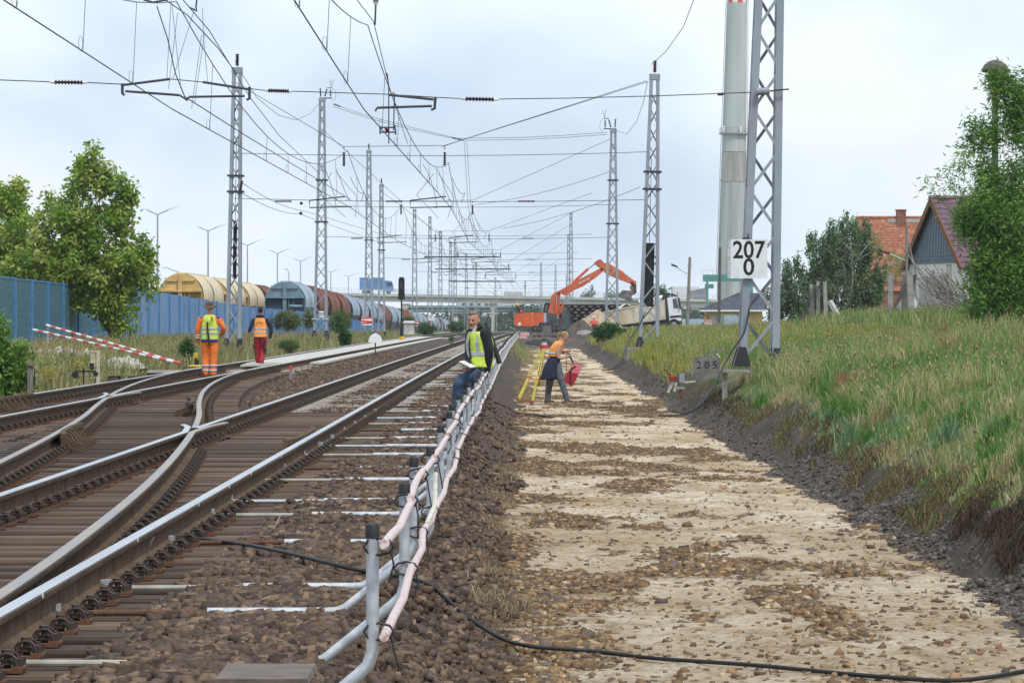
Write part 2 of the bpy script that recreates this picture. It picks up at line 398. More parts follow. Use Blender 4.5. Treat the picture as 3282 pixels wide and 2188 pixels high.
def brownness(X, Y):
    xr = X - cshift(Y); v = fbm(X * .75 + 4, Y * .42, 41, 4) * 1.15 + fbm(X * 2.4, Y * 1.0, 77) * .55
    # the brown drift in the right foreground, the rim beside the ballast, bars across the strip
    v = v + 1.0 * np.exp(-(((xr - 1.93 + (Y - 25.3) * .09) / .30) ** 2 + ((Y - 25.3) / 2.6) ** 2)) + .75 * np.exp(-(((xr - .32) / .38) ** 2 + ((Y - 22.3) / 2.2) ** 2)) - .22 * np.exp(-(((xr - 1.1) / .5) ** 2 + ((Y - 22) / 2.0) ** 2)) + .35 * np.clip(1 - xr / .45, 0, 1) + .22 * np.clip((Y - 35) / 60, 0, 1) - .16 * np.clip((xr - 2.0) / 1.0, 0, 1)
    return np.clip(v + .235, 0, 1)
def sand_z(X, Y):
    xr = X - cshift(Y)
    lump = np.clip(brownness(X, Y) - .45, 0, 1) * .45
    z = fbm(X * .5, Y * .25, 43) * .03 + lump * .16 + fbm(X * 7, Y * 5, 47) * .022
    tr = np.clip(fbm(X * 5.0, Y * .3, 48), 0, 1) * .03
    return z + tr + .015 - np.clip((xr - 3.1) / .6, 0, 1) * .03
sheet('excavated_formation', np.concatenate([np.arange(-.3, 3.9, .07)]), np.concatenate([np.arange(8, 60, .12), np.arange(60, 120, .4), np.arange(120, 252, 2)]), sand_z, sand, colf=lambda X, Y: np.repeat(brownness(X, Y)[:, None], 3, 1))

# --- dark gravel strip at the foot of the cut bank
dgrav = mat('dark_gravel', (.10, .078, .06), 1, 0, .3, 24, col2=(.04, .033, .03), bump=1.0, bscale=30, detail=3)
def strip_z(X, Y):
    xr = X - cshift(Y)
    wob = fbm(Y * .6, Y * 0 + 3, 61) * .5
    return np.interp(xr + wob * .6, [3.0, 3.32, 3.5, 3.85, 4.1], [-.05, .03, .06, .26, .24]) + fbm(X * 5, Y * 4, 63) * .07
sheet('gravel_strip', np.arange(3.0, 4.05, .05), np.concatenate([np.arange(14, 70, .16), np.arange(70, 130, .5), np.arange(130, 250, 2)]), strip_z, dgrav)

# ================================================================ TRACKS
ZR = 0.71                                            # rail head
XR, XL = -2.235, -3.735                              # right track rails
YLL, YLR = -8.22, -6.72                              # left track rails
def interp_s(xs_, ys_):
    """monotone-ish smooth interpolation through control points"""
    xs_ = np.array(xs_, float); ys_ = np.array(ys_, float); d = np.gradient(ys_, xs_)
    def f(x):
        x = float(x)
        if x <= xs_[0]: return ys_[0] + d[0] * (x - xs_[0])
        if x >= xs_[-1]: return ys_[-1] + d[-1] * (x - xs_[-1])
        i = int(np.searchsorted(xs_, x)) - 1; i = max(0, min(i, len(xs_) - 2))
        h = xs_[i + 1] - xs_[i]; u = (x - xs_[i]) / h
        return (2 * u ** 3 - 3 * u * u + 1) * ys_[i] + (u ** 3 - 2 * u * u + u) * h * d[i] + (-2 * u ** 3 + 3 * u * u) * ys_[i + 1] + (u ** 3 - u * u) * h * d[i + 1]
    return f
D1f = interp_s([4, 10, 17, 24, 32, 38, 43, 48, 56, 65.7, 73, 84, 92, 99], [-2.245, -2.27, -2.36, -2.60, -2.99, -3.35, -3.68, -4.05, -4.72, -5.45, -5.89, -6.35, -6.53, -6.60])
def rx(base):
    return lambda Y: base + cshift(Y)
fR, fL, fLL, fLR = rx(XR), rx(XL), rx(YLL), rx(YLR)
fD1 = lambda Y: D1f(Y)
fD2 = lambda Y: D1f(Y) - 1.503
def zr(Y): return ZR - drop(Y)

def rail_profile(h=.172):
    p = [(.036, 0), (.036, -.012), (.034, -.036), (.010, -.047), (.0085, -.135), (.030, -.148), (.075, -.160), (.075, -h), (-.075, -h), (-.075, -.160), (-.030, -.148), (-.0085, -.135), (-.010, -.047), (-.034, -.036), (-.036, -.012), (-.036, 0), (-.028, .004), (0, .0055), (.028, .004)]
    return p
PROF = rail_profile()
def rail(path, parent, top=rail_top, name='rail'):
    """one rail; the running surface has its own polished material"""
    P = [Vector(p) for p in path]; mb = MB(); n = len(PROF); rings = []
    for i in range(len(P)):
        tt = (P[min(i + 1, len(P) - 1)] - P[max(i - 1, 0)]).normalized()
        sd_ = Vector((tt.y, -tt.x, 0)).normalized()
        rings.append([P[i] + sd_ * q[0] + Vector((0, 0, q[1])) for q in PROF])
    vs = [v for r in rings for v in r]; b0 = len(mb.v); mb.v += [tuple(v) for v in vs]
    for i in range(len(P) - 1):
        for k in range(n):
            mb.f.append((i * n + k, i * n + (k + 1) % n, (i + 1) * n + (k + 1) % n, (i + 1) * n + k))
            mb.m.append(1 if (k >= 14 or k < 1) else 0)
    for e_, rev in ((0, True), (len(P) - 1, False)):
        f = tuple(e_ * n + k for k in range(n)); mb.f.append(f[::-1] if rev else f); mb.m.append(0)
    return mb.build(name, [rail_side, top], parent)
def ysteps(a, b_):
    out_ = [a]; y = a
    while y < b_ - .01:
        y = min(b_, y + max(.8, y * .02)); out_.append(y)
    return out_
def path_of(f, a, b_, dz=0.0): return [(f(y), y, zr(y) + dz) for y in ysteps(a, b_)]

trackR = thing('railway_track', 'right-hand railway track with polished rails beside the white tube barrier', 'track')
trackL = thing('railway_track', 'left-hand railway track with pale panels between its rails, under the two walking workers', 'track')
cross = thing('track_crossover', 'crossover with curved worn rails linking the two railway tracks', 'crossover')

# frog 1 (right track left rail x crossover outer rail) near Y=43 ; frog 2 near Y=61
YF1 = next(y for y in np.arange(30, 60, .05) if fD1(y) < fL(y))
YF2 = next(y for y in np.arange(50, 80, .05) if fD2(y) < fLR(y))
# right rail: whole; left rail: up to the frog, wing kink, then nose
rail(path_of(fR, 8, 980), trackR)
near = [(fL(y), y, zr(y)) for y in ysteps(8, YF1 - 1.2)]
near += [(fL(YF1 - .4) - .055, YF1 - .4, zr(0)), (fD1(YF1 + .9) - .085, YF1 + .9, zr(0)), (fD1(YF1 + 1.7) - .15, YF1 + 1.7, zr(0))]
rail(near, trackR)
rail([(fL(y), y, zr(y)) for y in [YF1 + .25] + ysteps(YF1 + .8, 980)], trackR)
nearD = [(fD1(y), y, zr(y) - .0015) for y in ysteps(8, YF1 - 1.2)]
nearD += [(fD1(YF1 - .4) + .055, YF1 - .4, zr(0)), (fL(YF1 + 1.0) + .085, YF1 + 1.0, zr(0)), (fL(YF1 + 2.6) + .16, YF1 + 2.6, zr(0))]
rail(nearD, cross, rail_worn)
rail([(fD1(y), y, zr(y)) for y in [YF1 + .3] + ysteps(YF1 + .9, 100)], cross, rail_worn)
# crossover inner rail
nearD2 = [(fD2(y), y, zr(y)) for y in ysteps(8, YF2 - 1.5)]
nearD2 += [(fD2(YF2 - .5) + .055, YF2 - .5, zr(0)), (fLR(YF2 + 1.4) + .085, YF2 + 1.4, zr(0)), (fLR(YF2 + 3.2) + .17, YF2 + 3.2, zr(0))]
rail(nearD2, cross, rail_worn)
rail([(fD2(y), y, zr(y)) for y in [YF2 + .3] + ysteps(YF2 + .9, 98)], cross, rail_worn)
# left track rails
rail(path_of(fLL, 20, 980), trackL)
nearLR = [(fLR(y), y, zr(y)) for y in ysteps(20, YF2 - 1.5)]
nearLR += [(fLR(YF2 - .5) - .055, YF2 - .5, zr(0)), (fD2(YF2 + 1.4) - .085, YF2 + 1.4, zr(0)), (fD2(YF2 + 2.6) - .16, YF2 + 2.6, zr(0))]
rail(nearLR, trackL)
rail([(fLR(y), y, zr(y)) for y in [YF2 + .3] + ysteps(YF2 + .9, 980)], trackL)

# --- sleepers
ZS = ZR - .185                                        # sleeper top
def bevel_sleeper(m, L=1.0, w=.26, h=.18):
    mb = MB(); b_ = .018
    prof = [(-w / 2, -h), (w / 2, -h), (w / 2, -b_), (w / 2 - b_, 0), (-w / 2 + b_, 0), (-w / 2, -b_)]
    return mb.prism(prof, 'x', -L / 2, L / 2).mesh('sleeper', m)
wood_me = bevel_sleeper(wood_sl)
# concrete mono-block: waisted, sloped rail seats
cm = MB()
sec = []
for x, w, h in ((-1.3, .26, .19), (-1.0, .28, .205), (-.55, .28, .205), (-.3, .22, .17), (.3, .22, .17), (.55, .28, .205), (1.0, .28, .205), (1.3, .26, .19)):
    sec.append([(x, -w / 2 - .02, -.2), (x, w / 2 + .02, -.2), (x, w / 2 - .03, h - .2), (x, -w / 2 + .03, h - .2)])
conc_me = cm.loft(sec).mesh('sleeper', conc_sl)
def wood_at(parent, x0, x1, Y, dz=0):
    o = link('sleeper', wood_me, parent, ((x0 + x1) / 2, Y, ZS + dz + random.uniform(-.008, .006)), (0, random.uniform(-.002, .002), random.uniform(-.006, .006)))
    o.scale = (x1 - x0, random.uniform(.93, 1.05), 1); return o
# fastening: ribbed plate, sleeper screws, tension clip loop
fm = MB()
fm.box((0, 0, .010), (.19, .17, .02), mi=0)
fm.cyl((.018, 0, .02), (.018, 0, .105), .017, n=6, mi=1); fm.box((.018, 0, .05), (.05, .085, .022), mi=1)
fm.cyl((.018, 0, .085), (.018, 0, .112), .026, n=6, mi=1)
fm.cyl((.075, .045, .02), (.075, .045, .072), .023, n=6, mi=1); fm.cyl((.075, -.045, .02), (.075, -.045, .072), .023, n=6, mi=1)
fm.box((.075, 0, .026), (.055, .16, .014), mi=0)
for sgn in (-1, 1):
    ring = [(.02 + .045 * math.cos(a), sgn * .055, .06 + .034 * math.sin(a)) for a in np.linspace(-.3, math.pi + .5, 7)]
    fm.tube(ring, .011, 5, mi=1)
fm.v = [(a * .9, b_ * .9, c * .82) for a, b_, c in fm.v]
fast_me = fm.mesh('fastening', [rust, clip_m])
def fast_at(parent, f, Y, side, z=ZS):
    a = math.atan((f(Y + .5) - f(Y - .5)))
    o = link('fastening', fast_me, parent, (f(Y) + side * .118, Y, z), (0, 0, -a if side > 0 else math.pi - a)); return o

pitch = .6
Y0 = 9.3; k = 0; conc_far = []; clip_far = []
YW1 = 57.5                                            # wood until here on the right track
n_clip = 0
y = Y0
while y < 330:
    if y < YW1:
        wood_at(trackR, fD2(y) - .55 if y > 12 else -5.0, fR(y) + .62 + random.uniform(-.04, .04), y)
        for f in (fR, fL):
            fast_at(trackR, f, y, 1)
            if y < 46: fast_at(trackR, f, y, -1)
        for f in (fD1, fD2):
            if abs(f(y) - fR(y)) > .22 and abs(f(y) - fL(y)) > .2 and y > 16: fast_at(cross, f, y, 1)
    elif y < 175:
        link('sleeper', conc_me, trackR, (fR(y) - .75, y, zr(y) - .182), (0, 0, -.0012 - 2.5e-5 * y))
    else: conc_far.append((fR(y) - .75, y, zr(y) - .182))
    if YW1 <= y < 330:
        for f in (fR, fL): clip_far.append((f(y) + .118, y, zr(y) - .185))
    y += pitch
# crossover and left turnout bearers
y = YW1 + .6; lim = 101
while y < lim:
    r_end = fD1(y) + .62
    if y < 60: wood_at(cross, fD2(y) - .6, r_end, y)
    else: wood_at(cross, fLL(y) - .6, r_end, y)
    for f in (fD1, fD2):
        if abs(f(y) - fLR(y)) > .2 and abs(f(y) - fLL(y)) > .2: fast_at(cross, f, y, 1)
    for f in (fLL, fLR): fast_at(trackL, f, y, 1)
    y += pitch
y = 30.0
while y < YW1 + .3:
    wood_at(trackL, fLL(y) - .55, fLR(y) + .55, y)
    for f in (fLL, fLR):
        if y > 44: fast_at(trackL, f, y, 1)
    y += pitch
y = lim + .3
while y < 330:
    if y < 180: link('sleeper', conc_me, trackL, (fLR(y) - .75, y, zr(y) - .182), (0, 0, -.0012 - 2.5e-5 * y))
    else: conc_far.append((fLR(y) - .75, y, zr(y) - .182))
    y += pitch
def merge_copies(name, me, locs, parent, ms):
    v = np.array([tuple(q.co) for q in me.vertices]); mb = MB()
    fs = [tuple(p.vertices) for p in me.polygons]; mi = [p.material_index for p in me.polygons]
    for L in locs:
        b0 = len(mb.v); mb.v += [tuple(q) for q in (v + np.array(L))]
        for f, m_ in zip(fs, mi): mb.f.append(tuple(i + b0 for i in f)); mb.m.append(m_)
    me2 = bpy.data.meshes.new(name); me2.from_pydata(mb.v, [], mb.f)
    for m_ in ms: me2.materials.append(m_)
    me2.polygons.foreach_set("material_index", mb.m)
    o = link(name, me2, parent); o['kind'] = 'stuff'; return o
merge_copies('sleeper', conc_me, conc_far, trackR, [conc_sl])
# simple far clips
fc = MB(); fc.box((.02, 0, .045), (.12, .13, .08), mi=0)
merge_copies('fastening', fc.mesh('fastening', [clip_m]), clip_far, trackR, [clip_m])

# --- pale crossing panels on the left track (between the rails and a strip on the right)
panel_m = mat('panel_concrete', (.48, .455, .405), .9, 0, .10, 1.2, col2=(.45, .43, .38))
y = 106.0; i = 0
while y < 270:
    L = 3.0; xm = (fLL(y) + fLR(y)) / 2
    if y < 107:
        mb = MB(); mb.prism([(xm - .55, y), (xm + .62, y + L), (xm - .62, y + L)], 'z', zr(y) - .11, zr(y) - .055)
    else:
        mb = MB(); mb.box((xm, y + L / 2, zr(y) - .065), (1.24, L - .03, .07))
    mb.build('panel', panel_m, trackL)
    if y > 112:
        MB().box((fLR(y) + .36, y + L / 2, zr(y) - .125), (.42, L - .03, .06)).build('panel', panel_m, trackL)
    y += L
# --- check rails with their bolted chairs
def check_rail(parent, f, y0, y1, off, hi=.02, ribs=True):
    s = 1 if off > 0 else -1; mb = MB()
    prof = [(.03 * q, 0) if False else (0, 0) for q in ()]
    ys_ = np.linspace(y0, y1, 7); flare = [.07, .015, 0, 0, 0, .015, .07]
    P = [Vector((f(q) + off + s * fl, q, zr(q) + hi)) for q, fl in zip(ys_, flare)]
    mb.sweep([(-.03, 0), (.03, 0), (.03, -.05), (.012, -.06), (.012, -.15), (-.03, -.15)], P)
    o = mb.build('check_rail', rail_side, parent)
    if ribs:
        for q in np.arange(y0 + .3, y1 - .1, .6):
            rb = MB(); x0 = f(q) + off + s * .03
            rb.prism([(x0, zr(q) - .01), (x0 + s * .03, zr(q) - .03), (x0 + s * .10, zr(q) - .13), (x0 + s * .24, zr(q) - .17), (x0 + s * .24, zr(q) - .19), (x0, zr(q) - .19)], 'y', q - .035, q + .035)
            rb.build('rib', rail_side, o)
    return o
check_rail(trackR, fR, 38.2, 43.0, -.085, .02)
check_rail(cross, fD2, 40.0, 44.2, .085, .03)
check_rail(cross, fD1, 54.8, 58.6, -.10, .03)
check_rail(trackL, fLL, 57.4, 61.5, .085, .03)

# rail joints markings (paint ticks on the right rail) and white tick marks
for q in (17.2, 21.5, 25.6, 28.3, 30.6, 34.5):
    MB().box((fR(q) + .0375, q, zr(q) - .012), (.003, .03, .022)).build('paint_mark', white_p, trackR)

# --- churned brown ground where the machines work
churn = mat('churned_soil', (.115, .085, .062), 1, 0, .35, 3, col2=(.05, .04, .034), bump=1.0, bscale=10)
sheet('churned_ground', np.arange(-.7, 7.0, .3), np.concatenate([np.arange(243, 270, .5), np.arange(270, 350, 2)]), lambda X, Y: np.where(Y < 258, np.interp(Y, [243, 246, 250, 256, 258], [-.05, .1, .45, .50, .47]), np.maximum(ground_z(X, Y), .30)) + .03 + fbm(X * 1.5, Y * .5, 88) * .22, churn)
# ================================================================ MASTS AND OVERHEAD LINE
white_t = mat('ceramic_white', (.70, .71, .72), .4)
def lattice_mast(label, X, Y, zb, zt, wb, wt, leg=.11, panel=.8, each=True, group='lattice catenary masts along the line', collar=(), feet=True, tilt=0.0, each_foot=True):
    t_ = thing('catenary_mast', label, 'mast', (X, Y, zb), 0, group)
    t_.rotation_euler = (0, R(tilt), 0)
    H = zt - zb
    def w(z): return wb + (wt - wb) * min(1, z / H)
    for sx, sy in ((-1, -1), (1, -1), (1, 1), (-1, 1)):
        mb = MB(); a = leg
        # angle section: two plates meeting at the outer corner
        r0, r1 = w(0) / 2, w(H) / 2; th = .018
        for z0, z1, q0, q1 in ((0, H, r0, r1),):
            mb.loft([[(sx * q, sy * q, z), (sx * (q - a), sy * q, z), (sx * (q - a), sy * (q - th), z), (sx * (q - th), sy * (q - th), z), (sx * (q - th), sy * (q - a), z), (sx * q, sy * (q - a), z)] for q, z in ((q0, z0), (q1, z1))])
        mb.build('leg', mast_paint, t_)
    zs = [.12]
    while zs[-1] < H - panel * .75: zs.append(zs[-1] + panel * (.82 + .18 * (1 - zs[-1] / H)))
    zs[-1] = min(zs[-1], H - .1)
    lat = MB(); bw = max(.035, leg * .42)
    for face in range(4):
        for i in range(len(zs) - 1):
            z0, z1 = zs[i], zs[i + 1]; q0, q1 = w(z0) / 2 - .012, w(z1) / 2 - .012
            s0 = 1 if (i + face // 2) % 2 else -1
            a0, a1 = s0 * (q0 - leg * .3), -s0 * (q1 - leg * .3)
            if face == 0: p0, p1, up = (a0, -q0, z0), (a1, -q1, z1), (0, 1, 0)
            elif face == 2: p0, p1, up = (a0, q0, z0), (a1, q1, z1), (0, 1, 0)
            elif face == 1: p0, p1, up = (q0, a0, z0), (q1, a1, z1), (1, 0, 0)
            else: p0, p1, up = (-q0, a0, z0), (-q1, a1, z1), (1, 0, 0)
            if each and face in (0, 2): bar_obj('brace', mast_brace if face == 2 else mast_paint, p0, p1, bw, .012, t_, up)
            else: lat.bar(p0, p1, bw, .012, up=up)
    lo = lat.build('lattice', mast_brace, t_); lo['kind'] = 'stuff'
    for zc in collar:
        zc -= zb; q = w(zc) + .05
        mb = MB(); h_ = .07
        for sx in (-1, 1):
            mb.bbox(sx * q / 2 - .03, sx * q / 2 + .03, -q / 2, q / 2, zc - h_ / 2, zc + h_ / 2)
        mb.bbox(-q / 2 - .06, q / 2 + .06, -q / 2 - .03, -q / 2, zc - h_ / 2, zc + h_ / 2); mb.bbox(-q / 2 - .06, q / 2 + .06, q / 2, q / 2 + .03, zc - h_ / 2, zc + h_ / 2)
        mb.build('collar', wire_m, t_)
    MB().box((0, 0, H + .02), (wt + .04, wt + .04, .22)).build('head_plate', mast_paint, t_)
    if feet:
        if X == 4.93: pass
        for sx, sy in ((-1, -1), (1, -1), (1, 1), (-1, 1)):
            mb = MB(); q = wb / 2 - .05
            mb.loft([[(sx * q - .17, sy * q - .14, -.03), (sx * q + .17, sy * q - .14, -.03), (sx * q + .17, sy * q + .14, -.03), (sx * q - .17, sy * q + .14, -.03)],
                     [(sx * q - .16, sy * q - .13, .03), (sx * q + .16, sy * q - .13, .03), (sx * q + .16, sy * q + .13, .03), (sx * q - .16, sy * q + .13, .03)],
                     [(sx * q - .065, sy * q - .065, .36), (sx * q + .075, sy * q - .065, .36), (sx * q + .075, sy * q + .075, .36), (sx * q - .065, sy * q + .075, .36)]])
            mb.build('foot', black_paint, t_)
        MB().box((.1, .15, -.42), ((wb + .3) if each_foot else .6, wb + .1, .74)).build('footing', concrete_d, t_)
    return t_
def insulator(p0, p1, parent, r=.075, n=8, m=insul, cap=True, seg=10):
    p0, p1 = Vector(p0), Vector(p1); mb = MB(); pts = []; rr = []
    for i in range(n * 4 + 1):
        u = .12 + .76 * i / (n * 4); pts.append(p0.lerp(p1, u)); rr.append((r * .38, r * .5, r, r * .55)[i % 4])
    mb.tube(pts, rr, seg, 0)
    if cap:
        L = (p1 - p0).length
        mb.cyl(p0, p0.lerp(p1, .13), r * .3, r * .55, 8, 1); mb.cyl(p0.lerp(p1, .87), p1, r * .55, r * .3, 8, 1)
    return mb.build('insulator', [m, white_t if cap else galv], parent, smooth=True)
def wire(path, parent, r=.009, name='wire', m=None, n=5):
    return MB().tube(path, r, n).build(name, m or wire_m, parent)
def sag(p0, p1, s, n=14):
    p0, p1 = Vector(p0), Vector(p1)
    return [p0.lerp(p1, i / n) - Vector((0, 0, 4 * s * (i / n) * (1 - i / n))) for i in range(n + 1)]
def PP(x, y, Y): return pt(x * 1.39541, y * 1.39541, Y)     # coordinates read in the 2352-wide view
def px_poly(pts_, Y): return [PP(x, y, Y) for x, y in pts_]

# ---- the masts
Y0c, Y1c, Y2c = 74.4, 140.0, 205.0
m207 = lattice_mast('tall grey lattice mast carrying the number board 207 on the grassy bank', 4.93, Y0c, 1.04, 13.2, .80, .42, .145, .86, collar=(), group=None, tilt=1.7, each_foot=False)
mA = lattice_mast('grey lattice mast left of the tracks, behind the worker in the hat', -10.5, Y1c, .86, 11.3, .60, .36, .12, .72, collar=(7.35, 6.75), tilt=.75)
mR1 = lattice_mast('grey lattice mast on the bank with a black weight stack, beside the dump truck', 5.15, Y1c, .92, 11.05, .78, .36, .12, .8, collar=(7.5, 6.85), tilt=1.3)
mB = lattice_mast('grey lattice mast with a switch on top and a white drum near its base', -10.57, Y2c, .95, 14.0, .78, .34, .12, .78, collar=(9.6, 7.3), tilt=.4)
mR2 = lattice_mast('grey lattice mast standing before the raised excavator arm', 5.5, Y2c, .95, 12.3, .80, .33, .12, .78, collar=(9.6, 7.2), tilt=.5)
mC = lattice_mast('slim grey lattice mast with a red and white board low on it', -9.75, 253, .7, 13.3, .66, .32, .11, .75, collar=(7.3,))
mD = lattice_mast('slim grey lattice mast just right of the one bearing the red and white board', -9.6, 273, .65, 11.7, .58, .30, .11, .75, collar=(7.0,))
far = [(-9.0, 343, 12.0, 'first of the smaller masts right of the signal'), (-8.6, 389, 12.6, 'second of the smaller masts right of the signal'), (-8.2, 425, 12.0, 'third of the smaller masts right of the signal'),
       (-7.7, 465, 11.7, 'fourth of the smaller masts right of the signal'), (-7.5, 490, 12.6, 'fifth of the smaller masts right of the signal'), (-6.9, 560, 12, 'sixth of the smaller masts right of the signal'), (-6.2, 640, 12, 'seventh of the smaller masts right of the signal'),
       (6.3, 397, 13.2, 'taller of the close pair above the excavator body'), (6.85, 450, 12.2, 'shorter of the close pair above the excavator body'),
       (5.0, 640, 12.0, 'rising behind the bridge, straight above the excavator counterweight'), (8.2, 700, 12.5, 'rising behind the bridge, tallest between counterweight and boom foot'),
       (11.2, 760, 11.5, 'rising behind the bridge, just left of the boom foot'), (3.2, 900, 12, 'rising far behind the bridge with a fork on its top'), (-3.4, 760, 11, 'smallest one, straight behind the seated man')]
FAR = []
for x, y_, zt, d in far:
    zb = gz(x, y_) - .2
    FAR.append(lattice_mast('distant grey lattice mast, ' + d, x, y_, zb, zt - drop(y_) * .5, .62, .3, .10, .95, each=False, feet=False))

# number board on the near mast
def text_obj(name, s, size, m, parent, loc, rot=(R(90), 0, 0), ext=.002, scale=(1, 1, 1), bold=0.0):
    cu = bpy.data.curves.new(name, 'FONT'); cu.body = s; cu.size = size; cu.extrude = ext; cu.align_x = 'CENTER'; cu.align_y = 'CENTER'; cu.resolution_u = 3; cu.offset = bold
    tmp = bpy.data.objects.new(name, cu); COL.objects.link(tmp)
    dg = bpy.context.evaluated_depsgraph_get(); me = bpy.data.meshes.new_from_object(tmp.evaluated_get(dg)); bpy.data.objects.remove(tmp)
    me.materials.clear(); me.materials.append(m)
    return link(name, me, parent, loc, rot, scale)
black_ink = mat('black_ink', (.01, .012, .02), .6)
board_w = mat('board_white', (.72, .74, .76), .45, 0, .04, 5)
S207 = 1 / 160.0
bx0, bx1, bz1, bz0 = (1674 * 1.39541 - CX) * S207, (1758 * 1.39541 - CX) * S207, EYE - (551 * 1.39541 - HY) * S207, EYE - (640 * 1.39541 - HY) * S207
by = Y0c - .46
bo = thing('number_board', 'white number board reading 207 over 0, bolted to the near lattice mast', 'sign', ((bx0 + bx1) / 2, by, (bz0 + bz1) / 2))
bw_, bh_ = bx1 - bx0, bz1 - bz0
MB().box((.01, 0, 0), (bw_, .02, bh_)).build('panel', board_w, bo)
MB().box((-bw_ / 2 - .02, .04, 0), (.06, .09, bh_ - .02)).build('rim', galv, bo)
text_obj('digits', '207', .34, black_ink, bo, (.005, -.0105, .165), scale=(1.26, 1.42, 1), bold=.006)
text_obj('digits', '0', .36, black_ink, bo, (.005, -.0105, -.175), scale=(1.30, 1.32, 1), bold=.006)
bz = MB()
for sx in (-.22, -.04, 0, .04, .22):
    for sz in (-1, 1): bz.box((sx, -.0115, sz * (bh_ / 2 - .025)), (.014, .004, .014))
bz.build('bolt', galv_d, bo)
MB().bbox(-.1, .02, .02, .42, bh_ / 2 + .005, bh_ / 2 + .04).build('bracket', wire_m, bo); MB().bbox(-.012, .012, .08, .1, bh_ / 2 + .04, bh_ / 2 + .12).build('bracket', rust, bo)

# weight stacks
def weights(X, Y, z0, z1, parent, r=.13):
    mb = MB(); z = z0
    while z < z1: mb.cyl((X, Y, z), (X, Y, z + .099), r * (1 if int(z * 10) % 2 else .96), n=10); z += .1
    mb.build('weight_stack', black_rub, parent); wire([(X, Y, z1), (X, Y, z1 + 3.2)], parent, .012, 'weight_rope')
weights(.0, .05, 2.6, 4.7, mA, .075); weights(-.05, .1, 1.5, 3.9, mR1, .2)
MB().lathe([(.0, 0), (.17, .02), (.17, .28), (.2, .32), (.12, .36), (0, .38)], (.05, -.35, 1.05), 14).build('drum', white_t, mB, True)
MB().box((0, -.42, 1.0), (.95, .06, .08)).build('drum_bracket', galv, mB)
# switches on top of two masts
for m_, H_, s in ((mB, 13.05, 1), (mR2, 11.35, -1)):
    MB().bar((-.15 * s, 0, H_ + .13), (.55 * s, 0, H_ + .13), .06, .06).build('switch_arm', wire_m, m_)
    insulator((-.08 * s, 0, H_ + .13), (-.12 * s, 0, H_ + .75), m_, .06, 6, insul, False); insulator((.12 * s, 0, H_ + .15), (.28 * s, 0, H_ + .7), m_, .06, 6, insul, False)
    insulator((.46 * s, 0, H_ + .15), (.46 * s, 0, H_ + .65), m_, .06, 6, insul, False)
    MB().bar((.26 * s, 0, H_ + .7), (.52 * s, 0, H_ + .68), .05, .04).build('switch_blade', wire_m, m_)
    wire([(.46 * s, 0, H_ + .68), (.62 * s, 0, H_ + 1.15)], m_, .012, 'horn'); wire([(.5 * s, 0, H_ + .68), (.42 * s, 0, H_ + 1.2)], m_, .012, 'horn')
    wire([(.55 * s, 0, H_ + .67), (.72 * s, 0, H_ + .55), (.76 * s, 0, H_ + .2), (.6 * s, 0, H_ - .05)], m_, .01, 'jumper')
for m_, H_ in ((mA, 10.44), (mR1, 10.13)): insulator((0, 0, H_ + .12), (0, 0, H_ + .72), m_, .1, 7, insul_red if m_ is mR1 else insul, False)
for m_, H_ in ((mC, 12.6), (mD, 11.05), (FAR[0], None), (FAR[1], None)):
    if H_ is None: continue
    insulator((0, 0, H_ + .12), (0, 0, H_ + .62), m_, .08, 5, insul, False)

# ---- overhead line of each track
SP = [10.0, Y0c, Y1c, Y2c, 273, 343, 410, 480, 560, 640, 720]
def catenary(label, xoff, z_c, zig, mh=1.68):
    root = thing('overhead_line', label, 'overhead line')
    for i in range(len(SP) - 1):
        a, b_ = SP[i], SP[i + 1]
        xa, xb_ = xoff + cshift(a) + zig * (-1) ** i, xoff + cshift(b_) - zig * (-1) ** i
        za, zb_ = z_c - drop(a), z_c - drop(b_)
        r_ = .011 + .004 * min(a, 400) / 200
        wire([(xa, a, za), (xb_, b_, zb_)], root, r_, 'contact_wire')
        ms = sag((xa * .6 + .4 * (xoff + cshift(a)), a, za + mh), (xb_ * .6 + .4 * (xoff + cshift(b_)), b_, zb_ + mh), mh - .56, 16)
        wire(ms, root, r_ * .9, 'messenger_wire')
        L = b_ - a; nd = int(L // 7.5)
        if b_ > 420: continue
        for k_ in range(1, nd):
            u = k_ / nd; j = u * 16; i0 = int(j); p = ms[i0].lerp(ms[min(i0 + 1, 16)], j - i0)
            q = Vector((xa + (xb_ - xa) * u, a + L * u, za + (zb_ - za) * u))
            wire([p, q], root, .006 + .002 * a / 140, 'dropper', wire_l)
            if a < 80:
                lp = [q + Vector((.035 * math.cos(t_) - .035, 0, .12 + .12 * math.sin(t_))) for t_ in np.linspace(0, 2 * math.pi, 9)]
                wire(lp, root, .004, 'dropper_loop', wire_l, 4)
    return root
ohR = catenary('overhead contact line with droppers strung above the right-hand track', -2.93, 6.17, .2)
ohL = catenary('overhead contact line with droppers strung above the left-hand track', -6.75, 6.17, .22, 2.15)
ohX = thing('overhead_line', 'short overhead line above the crossover, rising to its hanger at the upper left', 'overhead line')
wire(px_poly([(360, 14), (385, 90), (403, 170), (424, 222)], 72.5) + [Vector((-6.3, 88, 6.3)), Vector((-6.1, 138, 6.45))], ohX, .012, 'contact_wire')
wire([PP(380, 0, 70), PP(430, 35, 73), PP(500, 110, 77), PP(540, 165, 84), PP(545, 172, 137)], ohX, .011, 'messenger_wire')
wire([PP(420, 0, 70), PP(480, 70, 75), PP(575, 225, 92), PP(640, 310, 108), PP(735, 400, 136)], ohX, .01, 'messenger_wire')
